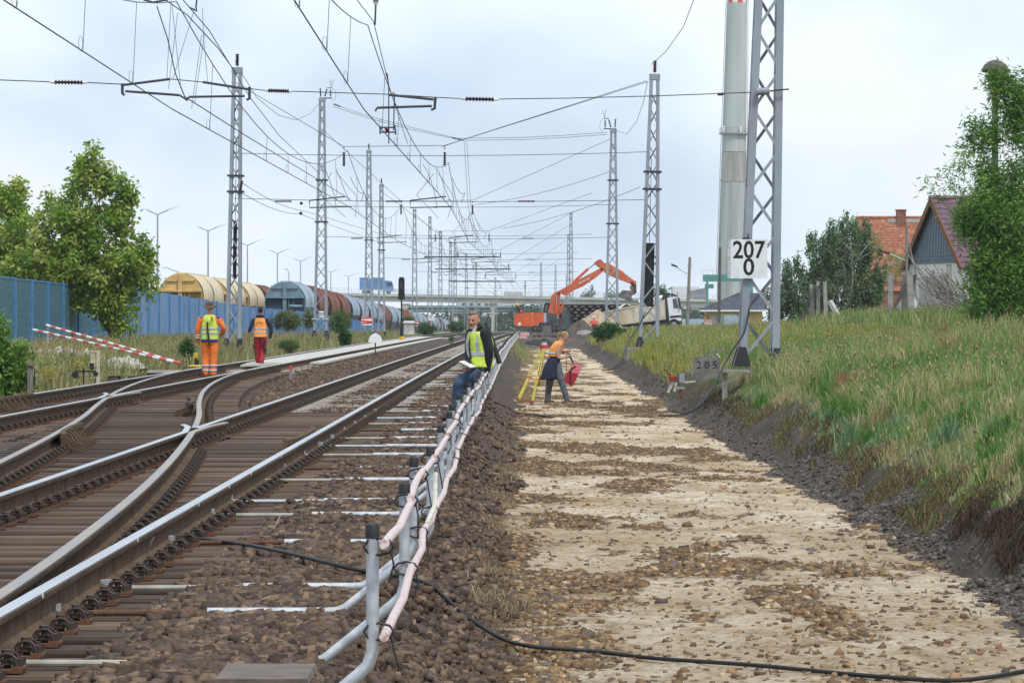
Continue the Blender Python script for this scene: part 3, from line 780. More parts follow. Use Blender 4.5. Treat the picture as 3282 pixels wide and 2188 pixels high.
for a_, b_, Y in (((393, 0), (383, 185), 73), ((408, 30), (387, 205), 74), ((447, 20), (396, 185), 74.2), ((395, 10), (415, 200), 73.5), ((470, 75), (447, 235), 75), ((463, 80), (440, 250), 75), ((468, 90), (477, 188), 74.6), ((465, 20), (468, 95), 74.6)):
    wire([PP(*a_, Y), PP(*b_, Y)], ohX, .006, 'dropper', wire_l)
MB().tube(px_poly([(330, 0), (352, 6), (385, 0)], 71.5), .02, 6).build('hanger_arm', wire_m, ohX)
MB().tube(px_poly([(452, 0), (450, 18), (453, 26), (436, 18)], 73), .016, 6).build('hanger_clamp', wire_m, ohX)

# ---- nearest cross-span, read off the photograph in its own plane
cs0 = thing('cross_span', 'nearest cross-span wire with three ribbed insulators, ending at the 207 mast', 'cross-span')
wire(px_poly([(-60, 182), (115, 188.5)], Y0c), cs0, .011); wire(px_poly([(200, 190), (280, 194)], Y0c), cs0, .011)
wire(px_poly([(280, 194), (391, 182), (465, 189), (574, 204)], Y0c), cs0, .010); wire(px_poly([(574, 204), (608, 208)], Y0c), cs0, .010)
wire(px_poly([(672, 210), (890, 217), (1000, 224), (1060, 227)], Y0c), cs0, .010); wire(px_poly([(1144, 228), (1300, 226), (1500, 221), (1738, 212)], Y0c), cs0, .010)
for a_, b_ in (((114, 189), (201, 190)), ((608, 208), (672, 210)), ((1058, 227), (1146, 229))): insulator(PP(*a_, Y0c), PP(*b_, Y0c), cs0, .058, 9, insul, True, 10)
def arm(pts_, r=.026, Y=Y0c, parent=cs0, name='steady_arm'): return MB().tube(px_poly(pts_, Y), r, 7).build(name, wire_m, parent)
arm([(281, 196), (391, 182)]); arm([(281, 192), (281, 215), (286, 219)], .03); arm([(288, 210), (412, 219)], .026); arm([(412, 219), (428, 229)], .02)
arm([(466, 189), (574, 206)]); arm([(573, 200), (573, 227), (566, 229)], .03); arm([(434, 223), (562, 221)], .024); arm([(434, 223), (428, 232)], .02)
arm([(892, 218), (996, 229)]); arm([(1000, 224), (998, 250), (990, 252)], .03); arm([(866, 248), (992, 244)], .026); arm([(866, 248), (862, 256)], .02)
MB().tube(px_poly([(889, 168), (893, 200), (893, 330)], Y0c), .012, 6).build('hanger', wire_m, cs0); MB().tube(px_poly([(906, 215), (904, 300)], Y0c), .012, 6).build('hanger', wire_m, cs0)
MB().cyl(PP(900, 213, Y0c), PP(905, 213, Y0c), .07, n=10).build('pulley', galv, cs0)
for pts_ in ([(872, 293), (908, 293)], [(872, 304), (908, 304)], [(873, 290), (873, 308)], [(907, 288), (909, 310)]): arm(pts_, .016, name='section_insulator')
MB().ball(PP(889, 297, Y0c), .05).build('section_insulator', insul_red, cs0)
insulator(PP(863, -60, Y0c), PP(863, 12, Y0c), cs0, .11, 5, insul, True)
wire(px_poly([(863, 12), (861, 58)], Y0c), cs0, .02, 'hanger')
wire([PP(820, 0, 70), PP(858, 50, 74.2), PP(894, 200, 80), PP(936, 330, 100)], cs0, .009, 'stay_wire')
MB().bar(PP(1755, 211, Y0c - .42), PP(1812, 205, Y0c - .42), .03, .03).build('end_clamp', wire_m, cs0)
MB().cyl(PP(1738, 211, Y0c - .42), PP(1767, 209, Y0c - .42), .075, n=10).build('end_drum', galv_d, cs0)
MB().cyl(PP(1648, 217, Y0c), PP(1662, 216, Y0c), .03, n=8).build('turnbuckle', wire_m, cs0)

# ---- further cross-spans, one builder
def cross_span(label, Y, xl, xr_, ztl, ztr, zlow, tracks, detail=True):
    root = thing('cross_span', label, 'cross-span', group='cross-spans between the masts')
    d = drop(Y); r_ = .010 + .003 * min(Y, 400) / 200
    xs_ = [x + cshift(Y) for x in tracks]; zh = zlow + 2.0 - d
    P = [Vector((xl, Y, ztl))] + [Vector((x, Y, zh + .04 * i)) for i, x in enumerate(xs_)] + [Vector((xr_, Y, ztr))]
    wire(P, root, r_, 'head_wire')
    wire(sag((xl, Y, zlow + 1.75 - d), (xr_, Y, zlow + 1.8 - d), .12, 8), root, r_, 'upper_wire'); wire(sag((xl, Y, zlow + .05 - d), (xr_, Y, zlow - d), .10, 8), root, r_, 'lower_wire')
    for x in xs_:
        insulator((x, Y, zh - .12), (x, Y, zh - .82), root, .075, 6, insul, False, 8)
        wire([(x, Y, zh), (x, Y, zh - .12)], root, .018, 'hanger')
        if detail:
            zc = 6.17 - d
            MB().tube([(x - 1.3, Y, zlow - .03 - d), (x + .05, Y, zlow + .12 - d)], .025, 6).build('steady_arm', wire_m, root)
            MB().tube([(x - 1.3, Y, zlow - .03 - d), (x - 1.3, Y, zlow - .3 - d), (x + .3, Y, zc + .02)], .022, 6).build('steady_arm', wire_m, root)
    for x in [xl + (xs_[0] - xl) * .45] + [(xs_[i] + xs_[i + 1]) / 2 for i in range(len(xs_) - 1)] + [xs_[-1] + (xr_ - xs_[-1]) * .4]:
        insulator((x - .42, Y, zlow + .0 - d - .06), (x + .42, Y, zlow - d - .06), root, .05, 7, insul, False, 8)
    return root
cross_span('second cross-span, between the mast behind the hat and the mast by the truck bed', Y1c, -10.5, 5.15, 10.9, 10.9, 6.45, [-6.75, -2.95])
cross_span('third cross-span, between the switch mast and the mast before the excavator arm', Y2c, -10.57, 5.5, 12.5, 11.9, 6.45, [-6.9, -2.95])
cross_span('fourth cross-span, above the far end of the pale track panels', 273, -9.6, 5.9, 11.3, 11.2, 6.4, [-6.9, -2.95])
cross_span('fifth cross-span, above the tail of the freight train', 343, -9.0, 6.1, 11.6, 12.0, 6.4, [-6.9, -2.95])
cross_span('sixth cross-span, hung just in front of the bridge', 410, -8.4, 6.4, 11.8, 12.3, 6.4, [-6.9, -2.95], False)
cross_span('seventh cross-span, low over the bridge deck', 480, -7.6, 7.0, 11.8, 12.0, 6.4, [-6.9, -2.95], False)
cross_span('eighth cross-span, the smallest one over the bridge', 590, -6.5, 7.6, 11.4, 11.4, 6.4, [-6.9, -2.95], False)
# booms on far masts
for (x, y_, z, L, d) in ((-8.6, 389, 8.6, 7.2, 'upper one above the bridge'), (-8.2, 425, 7.9, 8, 'middle one above the bridge'), (-7.6, 478, 7.2, 8, 'lowest one above the bridge')):
    bt = thing('signal_boom', 'long dark horizontal boom reaching right from a distant mast, ' + d, 'boom', group='booms above the bridge')
    MB().bar((x - .6, y_, z - drop(y_)), (x + L, y_, z - drop(y_)), .12, .14).build('beam', wire_m, bt)
    MB().bar((x, y_, z + 1.0 - drop(y_)), (x + L * .8, y_, z - drop(y_)), .03, .03).build('stay', wire_m, bt)
    MB().bar((x + L - .5, y_, z - drop(y_)), (x + L - .8, y_, z + .5 - drop(y_)), .05, .05).build('fork', wire_m, bt); MB().bar((x + L - .5, y_, z - drop(y_)), (x + L - .2, y_, z + .5 - drop(y_)), .05, .05).build('fork', wire_m, bt)

# ---- feeder lines between mast tops
fd = thing('feeder_line', 'sagging feeder wire from the mast behind the hat to the switch mast', 'wire')
wire(px_poly([(540, 140), (556, 170)], 140) + [PP(590, 225, 160), PP(640, 265, 178), PP(680, 276, 192), PP(712, 262, 200), PP(735, 236, 205)], fd, .014, m=wire_l)
fd = thing('feeder_line', 'pair of wires from the left switch mast to the right switch mast', 'wire')
for dy in (0, 5):
    wire(px_poly([(765, 240 + dy), (850, 268 + dy), (940, 292 + dy), (1050, 318 + dy * .4)], 205), fd, .015, m=wire_l); wire(px_poly([(1052, 318 + dy), (1200, 316 + dy), (1300, 311 + dy), (1395, 304 + dy)], 205), fd, .015, m=wire_l)
insulator(PP(1035, 316, 205), PP(1068, 323, 205), fd, .06, 6, insul, False); insulator(PP(765, 238, 205), PP(785, 247, 205), fd, .06, 5, insul, False)
for dx in (0, 6): wire(px_poly([(1066 + dx, 325), (1075 + dx, 470), (1085 + dx * 3, 530)], 206), fd, .013, 'jumper', m=wire_l)
fd = thing('feeder_line', 'wire climbing to the upper right from the insulator on the bank mast', 'wire')
wire([PP(1497, 148, 140), PP(1530, 118, 128), PP(1570, 62, 112), PP(1605, -30, 96)], fd, .012, m=wire_l)
fd = thing('feeder_line', 'slack wire hanging from the bank mast to the right switch mast', 'wire')
wire([PP(1487, 190, 140), PP(1478, 235, 150), PP(1462, 280, 170), PP(1440, 308, 190), PP(1415, 300, 205)], fd, .012, m=wire_l)
fd = thing('feeder_line', 'straight wire dropping left from the head of the bank mast', 'wire')
wire([PP(1485, 186, 140), PP(1270, 255, 140), PP(1060, 322, 141), PP(1015, 338, 142)], fd, .012, m=wire_l)
for (a_, b_, lab) in (((1418, 388), (1090, 470), 'slanting wire falling left from the collar of the right switch mast'), ((1470, 430), (1150, 525), 'slanting wire falling left from the collar of the bank mast')):
    fd = thing('stay_wire', lab, 'wire'); wire(sag(PP(*a_, 205), PP(*b_, 260), .3, 8), fd, .016, m=wire_l)
fd = thing('stay_wire', 'two tension wires running right from the tensioner on the mast behind the hat', 'wire')
wire(sag(PP(553, 418, 139.6), PP(700, 485, 205), .2, 8) + [PP(900, 545, 270)], fd, .013, m=wire_l); wire(sag(PP(553, 442, 139.6), PP(690, 492, 205), .2, 8) + [PP(880, 560, 270)], fd, .013, m=wire_l)
MB().bar(PP(556, 415, 139.6), PP(551, 443, 139.6), .09, .05).build('tension_lever', black_rub, fd)
MB().ball(PP(692, 467, 200), .09).build('ball', black_rub, fd); MB().ball(PP(691, 490, 200), .09).build('ball', black_rub, fd)
# loops and Y-stitch wires at the second and third spans
for lab, Y, x in (('looped jumper wires hanging under the second cross-span, left track', 141, -6.75), ('looped jumper wires hanging under the second cross-span, right track', 142, -2.9), ('looped jumper wires under the third cross-span, right track', 207, -2.5)):
    jm = thing('jumper_loops', lab, 'wire', group='jumper loops')
    for k_ in range(3):
        x0 = x - .5 + .55 * k_; lp = [(x0 + .5 * math.sin(u * 2.4), Y + u * 2, 7.5 - 1.3 * u + .35 * math.cos(u * 5 + k_)) for u in np.linspace(0, 1, 9)]
        wire(lp, jm, .011, m=wire_l)
    wire([(x - .1, Y, 7.5), (x - .9, Y + 6, 6.9), (x - .2, Y + 14, 6.2)], jm, .010, m=wire_l); wire([(x + .1, Y, 7.5), (x + .6, Y + 6, 6.8), (x + .2, Y + 14, 6.2)], jm, .010, m=wire_l)
# ================================================================ FREIGHT YARD ON THE LEFT
def yard_z(Y): return np.interp(Y, [230, 270, 400, 570, 700, 900], [.5, .45, -.58, -1.9, -2.9, -4])
def wagon_mats(name, c, cd, panel):
    return (mat(name + '_body', c, .6, 0, .14, 1.2), mat(name + '_frame', cd, .7, 0, .15, 2), mat(name + '_panel', panel, .6, 0, .10, .8, stretch=(1, 1, .25)))
WM = {'yellow': wagon_mats('wagon_yellow', (.62, .42, .16), (.30, .19, .07), (.70, .60, .42)),
      'blue': wagon_mats('wagon_blue', (.17, .265, .33), (.018, .05, .09), (.38, .47, .54)),
      'brown': wagon_mats('wagon_brown', (.10, .035, .03), (.05, .022, .022), (.25, .095, .068)),
      'grey': wagon_mats('wagon_grey', (.09, .115, .15), (.025, .033, .05), (.36, .435, .51)),
      'navy': wagon_mats('wagon_navy', (.03, .04, .10), (.02, .02, .04), (.36, .44, .54))}
def arc(r, a0, a1, n, cx=0.0, cz=0.0): return [(cx + r * math.sin(a), cz + r * math.cos(a)) for a in np.linspace(a0, a1, n)]
def make_wagon(kind, L=15.5):
    body, frame, pan = WM[kind]
    root = bpy.data.objects.new('hopper_wagon', None); COL.objects.link(root)
    # arched cross-section
    top = [(1.47 * math.sin(a), 2.72 + 1.52 * math.cos(a)) for a in np.linspace(-math.pi / 2, math.pi / 2, 17)]
    sec_ = [(-1.0, 1.1), (-1.40, 1.9)] + top + [(1.40, 1.9), (1.0, 1.1)]
    MB().prism([(x * .97, z - .03) for x, z in sec_], 'y', 1.0, L - 1.0).build('shell', body, root, smooth=True)
    e1 = MB().prism(sec_, 'y', .85, .99); e1.prism(sec_, 'y', L - .99, L - .85)
    MB().prism(sec_, 'y', .85, .99).build('end_wall', body, root, smooth=True); MB().prism(sec_, 'y', L - .99, L - .85).build('end_wall', body, root, smooth=True)
    # stiffeners on the near end wall
    mb = MB(); mb.bbox(-.13, .13, .60, .86, 1.2, 4.15); mb.build('post', body, root)
    mb = MB(); mb.bbox(-.92, .92, .72, .85, 3.72, 3.82); mb.bar((-.92, .78, 3.77), (-1.0, .78, 3.95), .1, .1); mb.bar((.92, .78, 3.77), (1.0, .78, 3.95), .1, .1); mb.build('handrail', body, root)
    MB().bbox(-1.42, 1.42, .50, .86, 3.02, 3.12).build('ledge', body, root)
    MB().prism([(-1.05, 1.2), (1.05, 1.2), (1.40, 1.95), (1.44, 2.7), (1.40, 3.01), (-1.40, 3.01), (-1.44, 2.7), (-1.40, 1.95)], 'y', .82, .848).build('recess_shade', frame, root)  # flat panel in dark frame colour, giving the recessed end wall its shade
    MB().cyl((.35, .55, 2.45), (1.3, .55, 2.42), .11, n=10).build('air_tank', body, root, True)
    mb = MB()
    for z in np.arange(1.2, 2.6, .28): mb.bbox(.28, .62, .66, .7, z, z + .035)
    mb.bbox(.26, .3, .64, .68, 1.1, 3.0); mb.bbox(.6, .64, .64, .68, 1.1, 3.0); mb.build('ladder', body, root)
    # curved hanging shutters, three a side, with ribs between
    n = 1 if L < 12 else 2
    for s in (-1, 1):
        for k_ in range(n):
            y0 = 1.15 + k_ * (L - 2.3) / n + .35; y1 = 1.15 + (k_ + 1) * (L - 2.3) / n - .75
            out_ = [(s * 1.53 * math.sin(a), 2.72 + 1.57 * math.cos(a)) for a in np.linspace(.30, 1.80, 12)]
            inn = [(s * 1.49 * math.sin(a), 2.72 + 1.53 * math.cos(a)) for a in np.linspace(1.80, .30, 12)]
            p = MB().prism(out_ + inn, 'y', y0, y1).build('shutter', pan, root, smooth=True)
            rb = MB()
            for q in np.linspace(y0 + .2, y1 - .2, 7): rb.prism([(x * 1.012, 2.62 + (z - 2.62) * 1.012) for x, z in out_] + inn, 'y', q - .02, q + .02)
            rb.build('ridge', pan, p)
    MB().bbox(-.35, .35, 1, L - 1, 4.22, 4.30).build('roof_walk', pan, root)
    MB().bbox(-1.3, 1.3, .25, L - .25, .95, 1.15).build('underframe', frame, root)
    for sx in (-.88, .88):
        MB().cyl((sx, -.05, 1.06), (sx, .3, 1.06), .2, n=12).build('buffer', frame, root)
        for wy in (2.2, 4.0, L - 4.0, L - 2.2): MB().cyl((sx - .07, wy, .46), (sx + .07, wy, .46), .46, n=14).build('wheel', frame, root)
    return root
protos = {}
def wagon(kind, X, Y, z, ang, label, group, L=15.5):
    key = (kind, L)
    if key not in protos: protos[key] = make_wagon(kind, L); o = protos[key]
    else: o = copy_tree(protos[key])
    o.location = (X, Y, z); o.rotation_euler = (0, 0, -ang); return tag(o, label, 'wagon', group)
ordn = ['first', 'second', 'third', 'fourth', 'fifth', 'sixth', 'seventh', 'eighth', 'ninth', 'tenth', 'eleventh', 'twelfth', 'thirteenth', 'fourteenth', 'fifteenth', 'sixteenth', 'seventeenth', 'eighteenth', 'nineteenth', 'twentieth', 'twenty-first', 'twenty-second', 'twenty-third', 'twenty-fourth']
Y = 246.0
for i, kd in enumerate(['yellow', 'yellow', 'yellow', 'brown']):
    X = -23.1 + cshift(Y); an = .0012 + 2.5e-5 * Y
    lab = ['yellow hopper wagon with its whole arched end showing above the blue fence', 'second yellow hopper wagon, behind the lattice mast', 'third yellow hopper wagon, last before the brown one', 'brown hopper wagon between the yellow wagons and the blue end wall'][i]
    wagon(kd, X, Y, .72 - .004 * (Y - 246), an, lab, 'wagons of the train with the yellow front', 18.5 if kd != 'brown' else 15.5); Y += 19.6
Y = 272.0; cnt = {}
seq = ['blue', 'brown', 'brown', 'brown', 'navy', 'grey', 'grey', 'grey', 'brown', 'grey', 'grey', 'brown', 'brown', 'grey', 'grey', 'grey', 'brown', 'grey', 'grey', 'brown', 'grey', 'grey']
for i, kd in enumerate(seq):
    X = -17.95 + cshift(Y); an = .0012 + 2.5e-5 * Y
    lab = 'grey-blue hopper wagon with its arched end wall above the fence bushes, leading its train' if i == 0 else f'{"dark blue" if kd == "navy" else kd} hopper wagon, {ordn[i]} from the blue leading wagon'
    wagon(kd, X, Y, float(yard_z(Y)), an, lab, 'wagons of the train behind the blue leader'); Y += 16.9

# --- parking-lot lamps
lamp_grey = mat('lamp_grey', (.36, .38, .41), .5, .2, .08, 3); lamp_head = mat('lamp_head', (.60, .62, .64), .45, 0, .05, 3)
def make_lamp(h=9.2):
    root = bpy.data.objects.new('double_lamp', None); COL.objects.link(root)
    MB().tube([(0, 0, 0), (0, 0, h * .5), (0, 0, h)], [.10, .08, .06], 8).build('pole', lamp_grey, root)
    for s in (-1, 1):
        a = MB().tube([(0, 0, h - .02), (s * .85, 0, h + .35)], .045, 6).build('arm', lamp_grey, root)
        mb = MB(); mb.loft([[(s * .8, -.12, h + .32), (s * .8, .12, h + .32), (s * .8, .10, h + .42), (s * .8, -.10, h + .42)], [(s * 1.3, -.2, h + .47), (s * 1.3, .2, h + .47), (s * 1.3, .12, h + .62), (s * 1.3, -.12, h + .62)], [(s * 1.75, -.14, h + .62), (s * 1.75, .14, h + .62), (s * 1.75, .08, h + .70), (s * 1.75, -.08, h + .70)]])
        mb.build('lamp_head', lamp_head, root)
    return root
lp = make_lamp(); first = True
lsp = [(505, 687, 283), (667, 740, 336), (793, 786, 402), (889, 812, 452), (963, 837, 513), (1060, 872, 590), (1117, 886, 650), (1165, 900, 720)]
for i, (px_, py_, Yl) in enumerate(lsp):
    o = lp if first else copy_tree(lp); first = False
    p = pt(px_, py_, Yl); o.location = (p.x, Yl, p.z - 9.2)
    tag(o, f'double-armed parking lamp, {ordn[i]} in the row counting from the left tree', 'street lamp', 'double lamps behind the freight train')
for (px_, top, Yl, lab) in ((574, 872, 300, 'single-armed small lamp just left of the yellow wagon end'), (926, 872, 420, 'small single-armed lamp above the brown wagons')):
    o = thing('street_lamp', lab, 'street lamp', (pt(px_, 0, Yl).x, Yl, -1)); h = pt(px_, top, Yl).z + 1
    MB().tube([(0, 0, 0), (0, 0, h)], .05, 6).build('pole', lamp_grey, o); MB().tube([(0, 0, h), (-.9 if px_ < 800 else -.25, 0, h + .3)], .035, 6).build('arm', lamp_grey, o)
    MB().box((-1.1 if px_ < 800 else -.35, 0, h + .36), (.5, .16, .1)).build('lamp_head', lamp_head, o)

# --- blue fences
fence_blue = mat('fence_blue_post', (.07, .22, .46), .55, 0, .12, 3)
fence_sheet = mat('fence_blue_sheet', (.15, .255, .43), .65, 0, .16, 1.5, col2=(.10, .175, .32), stretch=(1, 1, .3))
mesh_m = bpy.data.materials.new('fence_green_mesh'); mesh_m.use_nodes = True
t = mesh_m.node_tree; N = t.nodes; b = N['Principled BSDF']; b.inputs['Base Color'].default_value = (.07, .18, .24, 1); b.inputs['Roughness'].default_value = .8
tr = N.new('ShaderNodeBsdfTransparent'); msx = N.new('ShaderNodeMixShader'); wv = N.new('ShaderNodeTexWave'); wv.bands_direction = 'Z'; wv.inputs['Scale'].default_value = 7.5; wv.inputs['Distortion'].default_value = .3
tcn = N.new('ShaderNodeTexCoord'); t.links.new(tcn.outputs['Object'], wv.inputs['Vector'])
mrn = N.new('ShaderNodeMapRange'); mrn.inputs[3].default_value = .12; mrn.inputs[4].default_value = .62; t.links.new(wv.outputs[0], mrn.inputs[0])
t.links.new(mrn.outputs[0], msx.inputs[0]); t.links.new(b.outputs[0], msx.inputs[1]); t.links.new(tr.outputs[0], msx.inputs[2]); t.links.new(msx.outputs[0], N['Material Output'].inputs[0])
f1 = thing('mesh_fence', 'fence of green-blue mesh on bright blue posts at the left edge', 'fence')
Yp = [118.5, 122.6, 126.8, 131.2, 135.8, 140.6, 145.4, 150.4, 155.6, 160.5]
for i, y_ in enumerate(Yp):
    x_ = -17.6; zb = gz(x_, y_) - .1; zt = 3.48 - .004 * (y_ - 118)
    MB().box((x_, y_, (zb + zt) / 2), (.17, .17, zt - zb)).build('post', fence_blue, f1)
    if i:
        y0 = Yp[i - 1]; MB().bbox(x_ - .012, x_ + .012, y0 + .09, y_ - .09, zb + .1, zt - .06).build('mesh_panel', mesh_m, f1)
        MB().bbox(x_ - .03, x_ + .03, y0 + .09, y_ - .09, zt - .06, zt - .01).build('top_rail', fence_blue, f1)
f2 = thing('sheet_fence', 'long blue corrugated sheet fence in front of the freight wagons', 'fence')
fk = [(-17.5, 161.5, 3.42), (-16.8, 170, 3.27), (-14.7, 200, 2.65), (-12.9, 225, 2.40), (-12.2, 290, 1.80), (-11.6, 340, 1.40)]
fx = lambda Y: float(np.interp(Y, [k_[1] for k_ in fk], [k_[0] for k_ in fk])); fz = lambda Y: float(np.interp(Y, [k_[1] for k_ in fk], [k_[2] for k_ in fk]))
y_ = 161.5
while y_ < 338:
    y2 = min(y_ + 3.0, 340); a0, a1 = Vector((fx(y_), y_, 0)), Vector((fx(y2), y2, 0)); d_ = (a1 - a0); Ls = d_.length; d_.normalize(); nn = Vector((-d_.y, d_.x, 0))
    zt = fz(y_) - .02; zb = min(gz(fx(y_), y_), zt - .5) - .1
    prof = []; nr = 20
    for q in range(nr + 1): prof.append(a0 + d_ * (Ls * q / nr) + nn * (.03 if (q // 1) % 4 in (1, 2) else -.03))
    back = [p - nn * .012 for p in prof][::-1]
    MB().loft([[(p.x, p.y, zb) for p in prof + back], [(p.x, p.y, zt) for p in prof + back]]).build('sheet_panel', fence_sheet, f2)
    MB().box((a0.x + .05, a0.y, (zb + zt + .07) / 2), (.12, .12, zt + .07 - zb)).build('post', fence_blue, f2)
    y_ = y2

# --- colour-light signal
sg = pt(1287, 1085, 225); SX, SY = sg.x, 225.0; spm = F / 225
sgo = thing('railway_signal', 'black colour-light railway signal on a slender dark post beside the left track', 'signal', (SX, SY, sg.z))
zz = lambda py: EYE - (py - HY) / spm - sg.z
MB().cyl((0, 0, 0), (0, 0, zz(960)), .05, n=10).build('post', black_rub, sgo, True)
MB().prism([(-.2, zz(960)), (.2, zz(960)), (.2, zz(940)), (.185, zz(938)), (.185, zz(895)), (.12, zz(888)), (-.12, zz(888)), (-.185, zz(895)), (-.185, zz(938)), (-.2, zz(940))], 'y', -.06, .06).build('screen', black_paint, sgo)
hd = MB().bbox(-.09, .09, -.2, -.06, zz(935), zz(900)).build('lamp_housing', black_rub, sgo)
glass_d = mat('lens_dark', (.05, .06, .07), .1)
for q in (.12, 0, -.12): MB().cyl((0, -.26, (zz(935) + zz(900)) / 2 + q), (0, -.2, (zz(935) + zz(900)) / 2 + q), .06, n=10).build('lens', glass_d, hd)
MB().cyl((0, 0, .15), (0, 0, .75), .12, .09, n=10).build('base_sleeve', black_paint, sgo); MB().cyl((0, 0, -.1), (0, 0, .15), .16, n=10).build('base', mat('signal_yellow', (.6, .42, .03), .6), sgo)

# --- red and white warning boards and number boards on far masts
def rw_board(label, px_, py_, Yb, w=.75, h=.6):
    p = pt(px_, py_, Yb); o = thing('warning_board', label, 'sign', (p.x, Yb, p.z), 0, 'red and white boards on the masts')
    MB().box((0, 0, 0), (w, .03, h)).build('panel', white_p, o); rd = red_p
    for zq, sl in ((.34, .1), (.02, -.1), (-.3, .1)):
        mb = MB(); mb.add([(-w / 2, -.018, h * zq - .06), (w / 2, -.018, h * (zq + sl) - .06), (w / 2, -.018, h * (zq + sl) + .05), (-w / 2, -.018, h * zq + .05)], [(0, 1, 2, 3)]); mb.build('stripe', rd, o)
    return o
rw_board('red and white striped board on the slim mast behind the white half-disc', 1175, 1029, 251.5, .72, .55); rw_board('red and white board on the small mast right of the signal cabinet', 1330, 1037, 341, .62, .4)
rw_board('smallest red and white board, on the far mast left of the seated man', 1439, 1045, 424, .55, .5)
def km_board(label, px_, py_, Yb, w, h, s1, s2):
    p = pt(px_, py_, Yb); o = thing('number_board', label, 'sign', (p.x, Yb, p.z)); MB().box((0, 0, 0), (w, .03, h)).build('panel', board_w, o)
    text_obj('digits', s1, h * .42, black_ink, o, (0, -.02, h * .2)); text_obj('digits', s2, h * .42, black_ink, o, (0, -.02, -h * .2)); MB().box((0, .05, -h * .9), (.06, .06, h * .9)).build('post', galv, o)
km_board('small white board with black digits above the green bushes right of the signal', 1382, 1017, 300, .48, .5, '207', '4'); km_board('smallest white board with digits, beside the far left track curve', 1461, 1023, 400, .45, .45, '207', '6')

# --- half-disc marker, small posts
wt = mat('marker_white', (.80, .80, .80), .5, 0, .03, 4)
p = pt(1203, 1098, 152)
o = thing('marker_board', 'white half-round marker board on a brown post between the tracks', 'sign', (p.x, 152, gz(p.x, 152)))
hz_ = p.z - o.location.z; MB().prism([(.285 * math.cos(a), hz_ + .39 * math.sin(a)) for a in np.linspace(0, math.pi, 17)], 'y', -.015, .015).build('panel', wt, o)
MB().bbox(-.028, .028, .016, .06, .40, hz_ + .1).build('post', rust, o); o.location.z = 0; 
for ch in o.children: ch.location.z = 0
for ch in list(o.children): bpy.data.objects.remove(ch)
o.location = (p.x, 152, .45)
MB().prism([(.285 * math.cos(a), p.z - .45 + .39 * math.sin(a)) for a in np.linspace(0, math.pi, 17)], 'y', -.015, .015).build('panel', wt, o); MB().bbox(-.028, .028, .016, .06, 0, p.z - .3).build('post', rust, o)
p = pt(932, 1210, 89); o = thing('marker_post', 'short red-topped concrete marker post in the ballast between the tracks', 'post', (p.x, 89, .46))
MB().box((0, 0, .14), (.075, .075, .32)).build('shaft', concrete_d, o); MB().box((0, 0, .34), (.08, .08, .11), taper=(.8, .8)).build('cap', red_p, o)

# --- relay cabinet and small lineside gear
p = pt(1290 + 14, 1060, 235); o = thing('relay_cabinet', 'small white-roofed cabinet right of the signal post', 'cabinet', (p.x, 240, p.z - .25))
MB().bbox(-.33, .33, -.2, .2, 0, .75).build('case', concrete, o); MB().prism([(-.42, .75), (.42, .75), (.3, .88), (-.3, .88)], 'y', -.3, .3).build('lid', white_p, o)

# ================================================================ BRIDGE AND FAR THINGS
YB = 820.0; bp_ = F / YB
def BZ(py): return EYE - (py - HY) / bp_
def BXx(px_): return (px_ - CX) / bp_
br = thing('road_bridge', 'long low concrete road bridge crossing the whole line in the distance', 'bridge')
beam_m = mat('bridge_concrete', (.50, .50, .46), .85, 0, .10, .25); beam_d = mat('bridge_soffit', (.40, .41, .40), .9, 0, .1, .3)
bx0_, bx1_ = BXx(1040), BXx(2330); zl, zr_ = BZ(944), BZ(966)
def bridge_beam(name, y0, y1, dz0, dz1, m):
    mb = MB(); n_ = 16
    rings = []
    for i in range(n_ + 1):
        u = i / n_; x = bx0_ + (bx1_ - bx0_) * u; z = zl + (zr_ - zl) * u
        rings.append([(x, y0, z + dz0), (x, y1, z + dz0), (x, y1, z + dz1), (x, y0, z + dz1)])
    return mb.loft(rings).build(name, m, br)
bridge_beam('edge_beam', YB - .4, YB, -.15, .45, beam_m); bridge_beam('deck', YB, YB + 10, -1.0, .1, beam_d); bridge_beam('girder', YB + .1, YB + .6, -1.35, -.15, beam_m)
rl = mat('bridge_railing', (.50, .52, .55), .5, .2, .1, 1)
for dz in (.75, 1.1, 1.45): bridge_beam('rail', YB - .3, YB - .2, dz, dz + .06, rl)
mbp = MB()
for i in range(60):
    u = i / 59; x = bx0_ + (bx1_ - bx0_) * u; z = zl + (zr_ - zl) * u; MB().bbox(x - .03, x + .03, YB - .3, YB - .2, z + .45, z + 1.45).build('railing_post', rl, br)
for px_, w in ((1580, .85), (1298, .85), (1790, .85), (2085, .85)):
    x = BXx(px_); z = BZ(978); zb = BZ(1066)
    mb = MB(); mb.prism([(x - w * .42, zb), (x + w * .42, zb), (x + w * .42, z - .9), (x + w * 1.05, z - .4), (x + w * 1.05, z + .35), (x - w * 1.05, z + .35), (x - w * 1.05, z - .4), (x - w * .42, z - .9)], 'y', YB + .5, YB + 9)
    mb.build('pier', concrete, br)
pb = thing('pipe_bridge', 'grey-green pipe bridge running behind the road bridge', 'pipeline'); teal = mat('pipe_teal', (.16, .23, .23), .6, 0, .15, .4)
for dy, r_ in ((985, .55), (996, .4)): MB().cyl((BXx(1290) * 1.2, YB + 150, EYE - (dy - HY) * (YB + 150) / F), (BXx(1960) * 1.2, YB + 150, EYE - (dy - HY) * (YB + 150) / F), r_, n=10).build('pipe', teal, pb)
for px_ in (1330, 1490, 1660): MB().bbox(BXx(px_) * 1.18 - .4, BXx(px_) * 1.18 + .4, YB + 149, YB + 151, -4, 3.6).build('trestle', teal, pb)
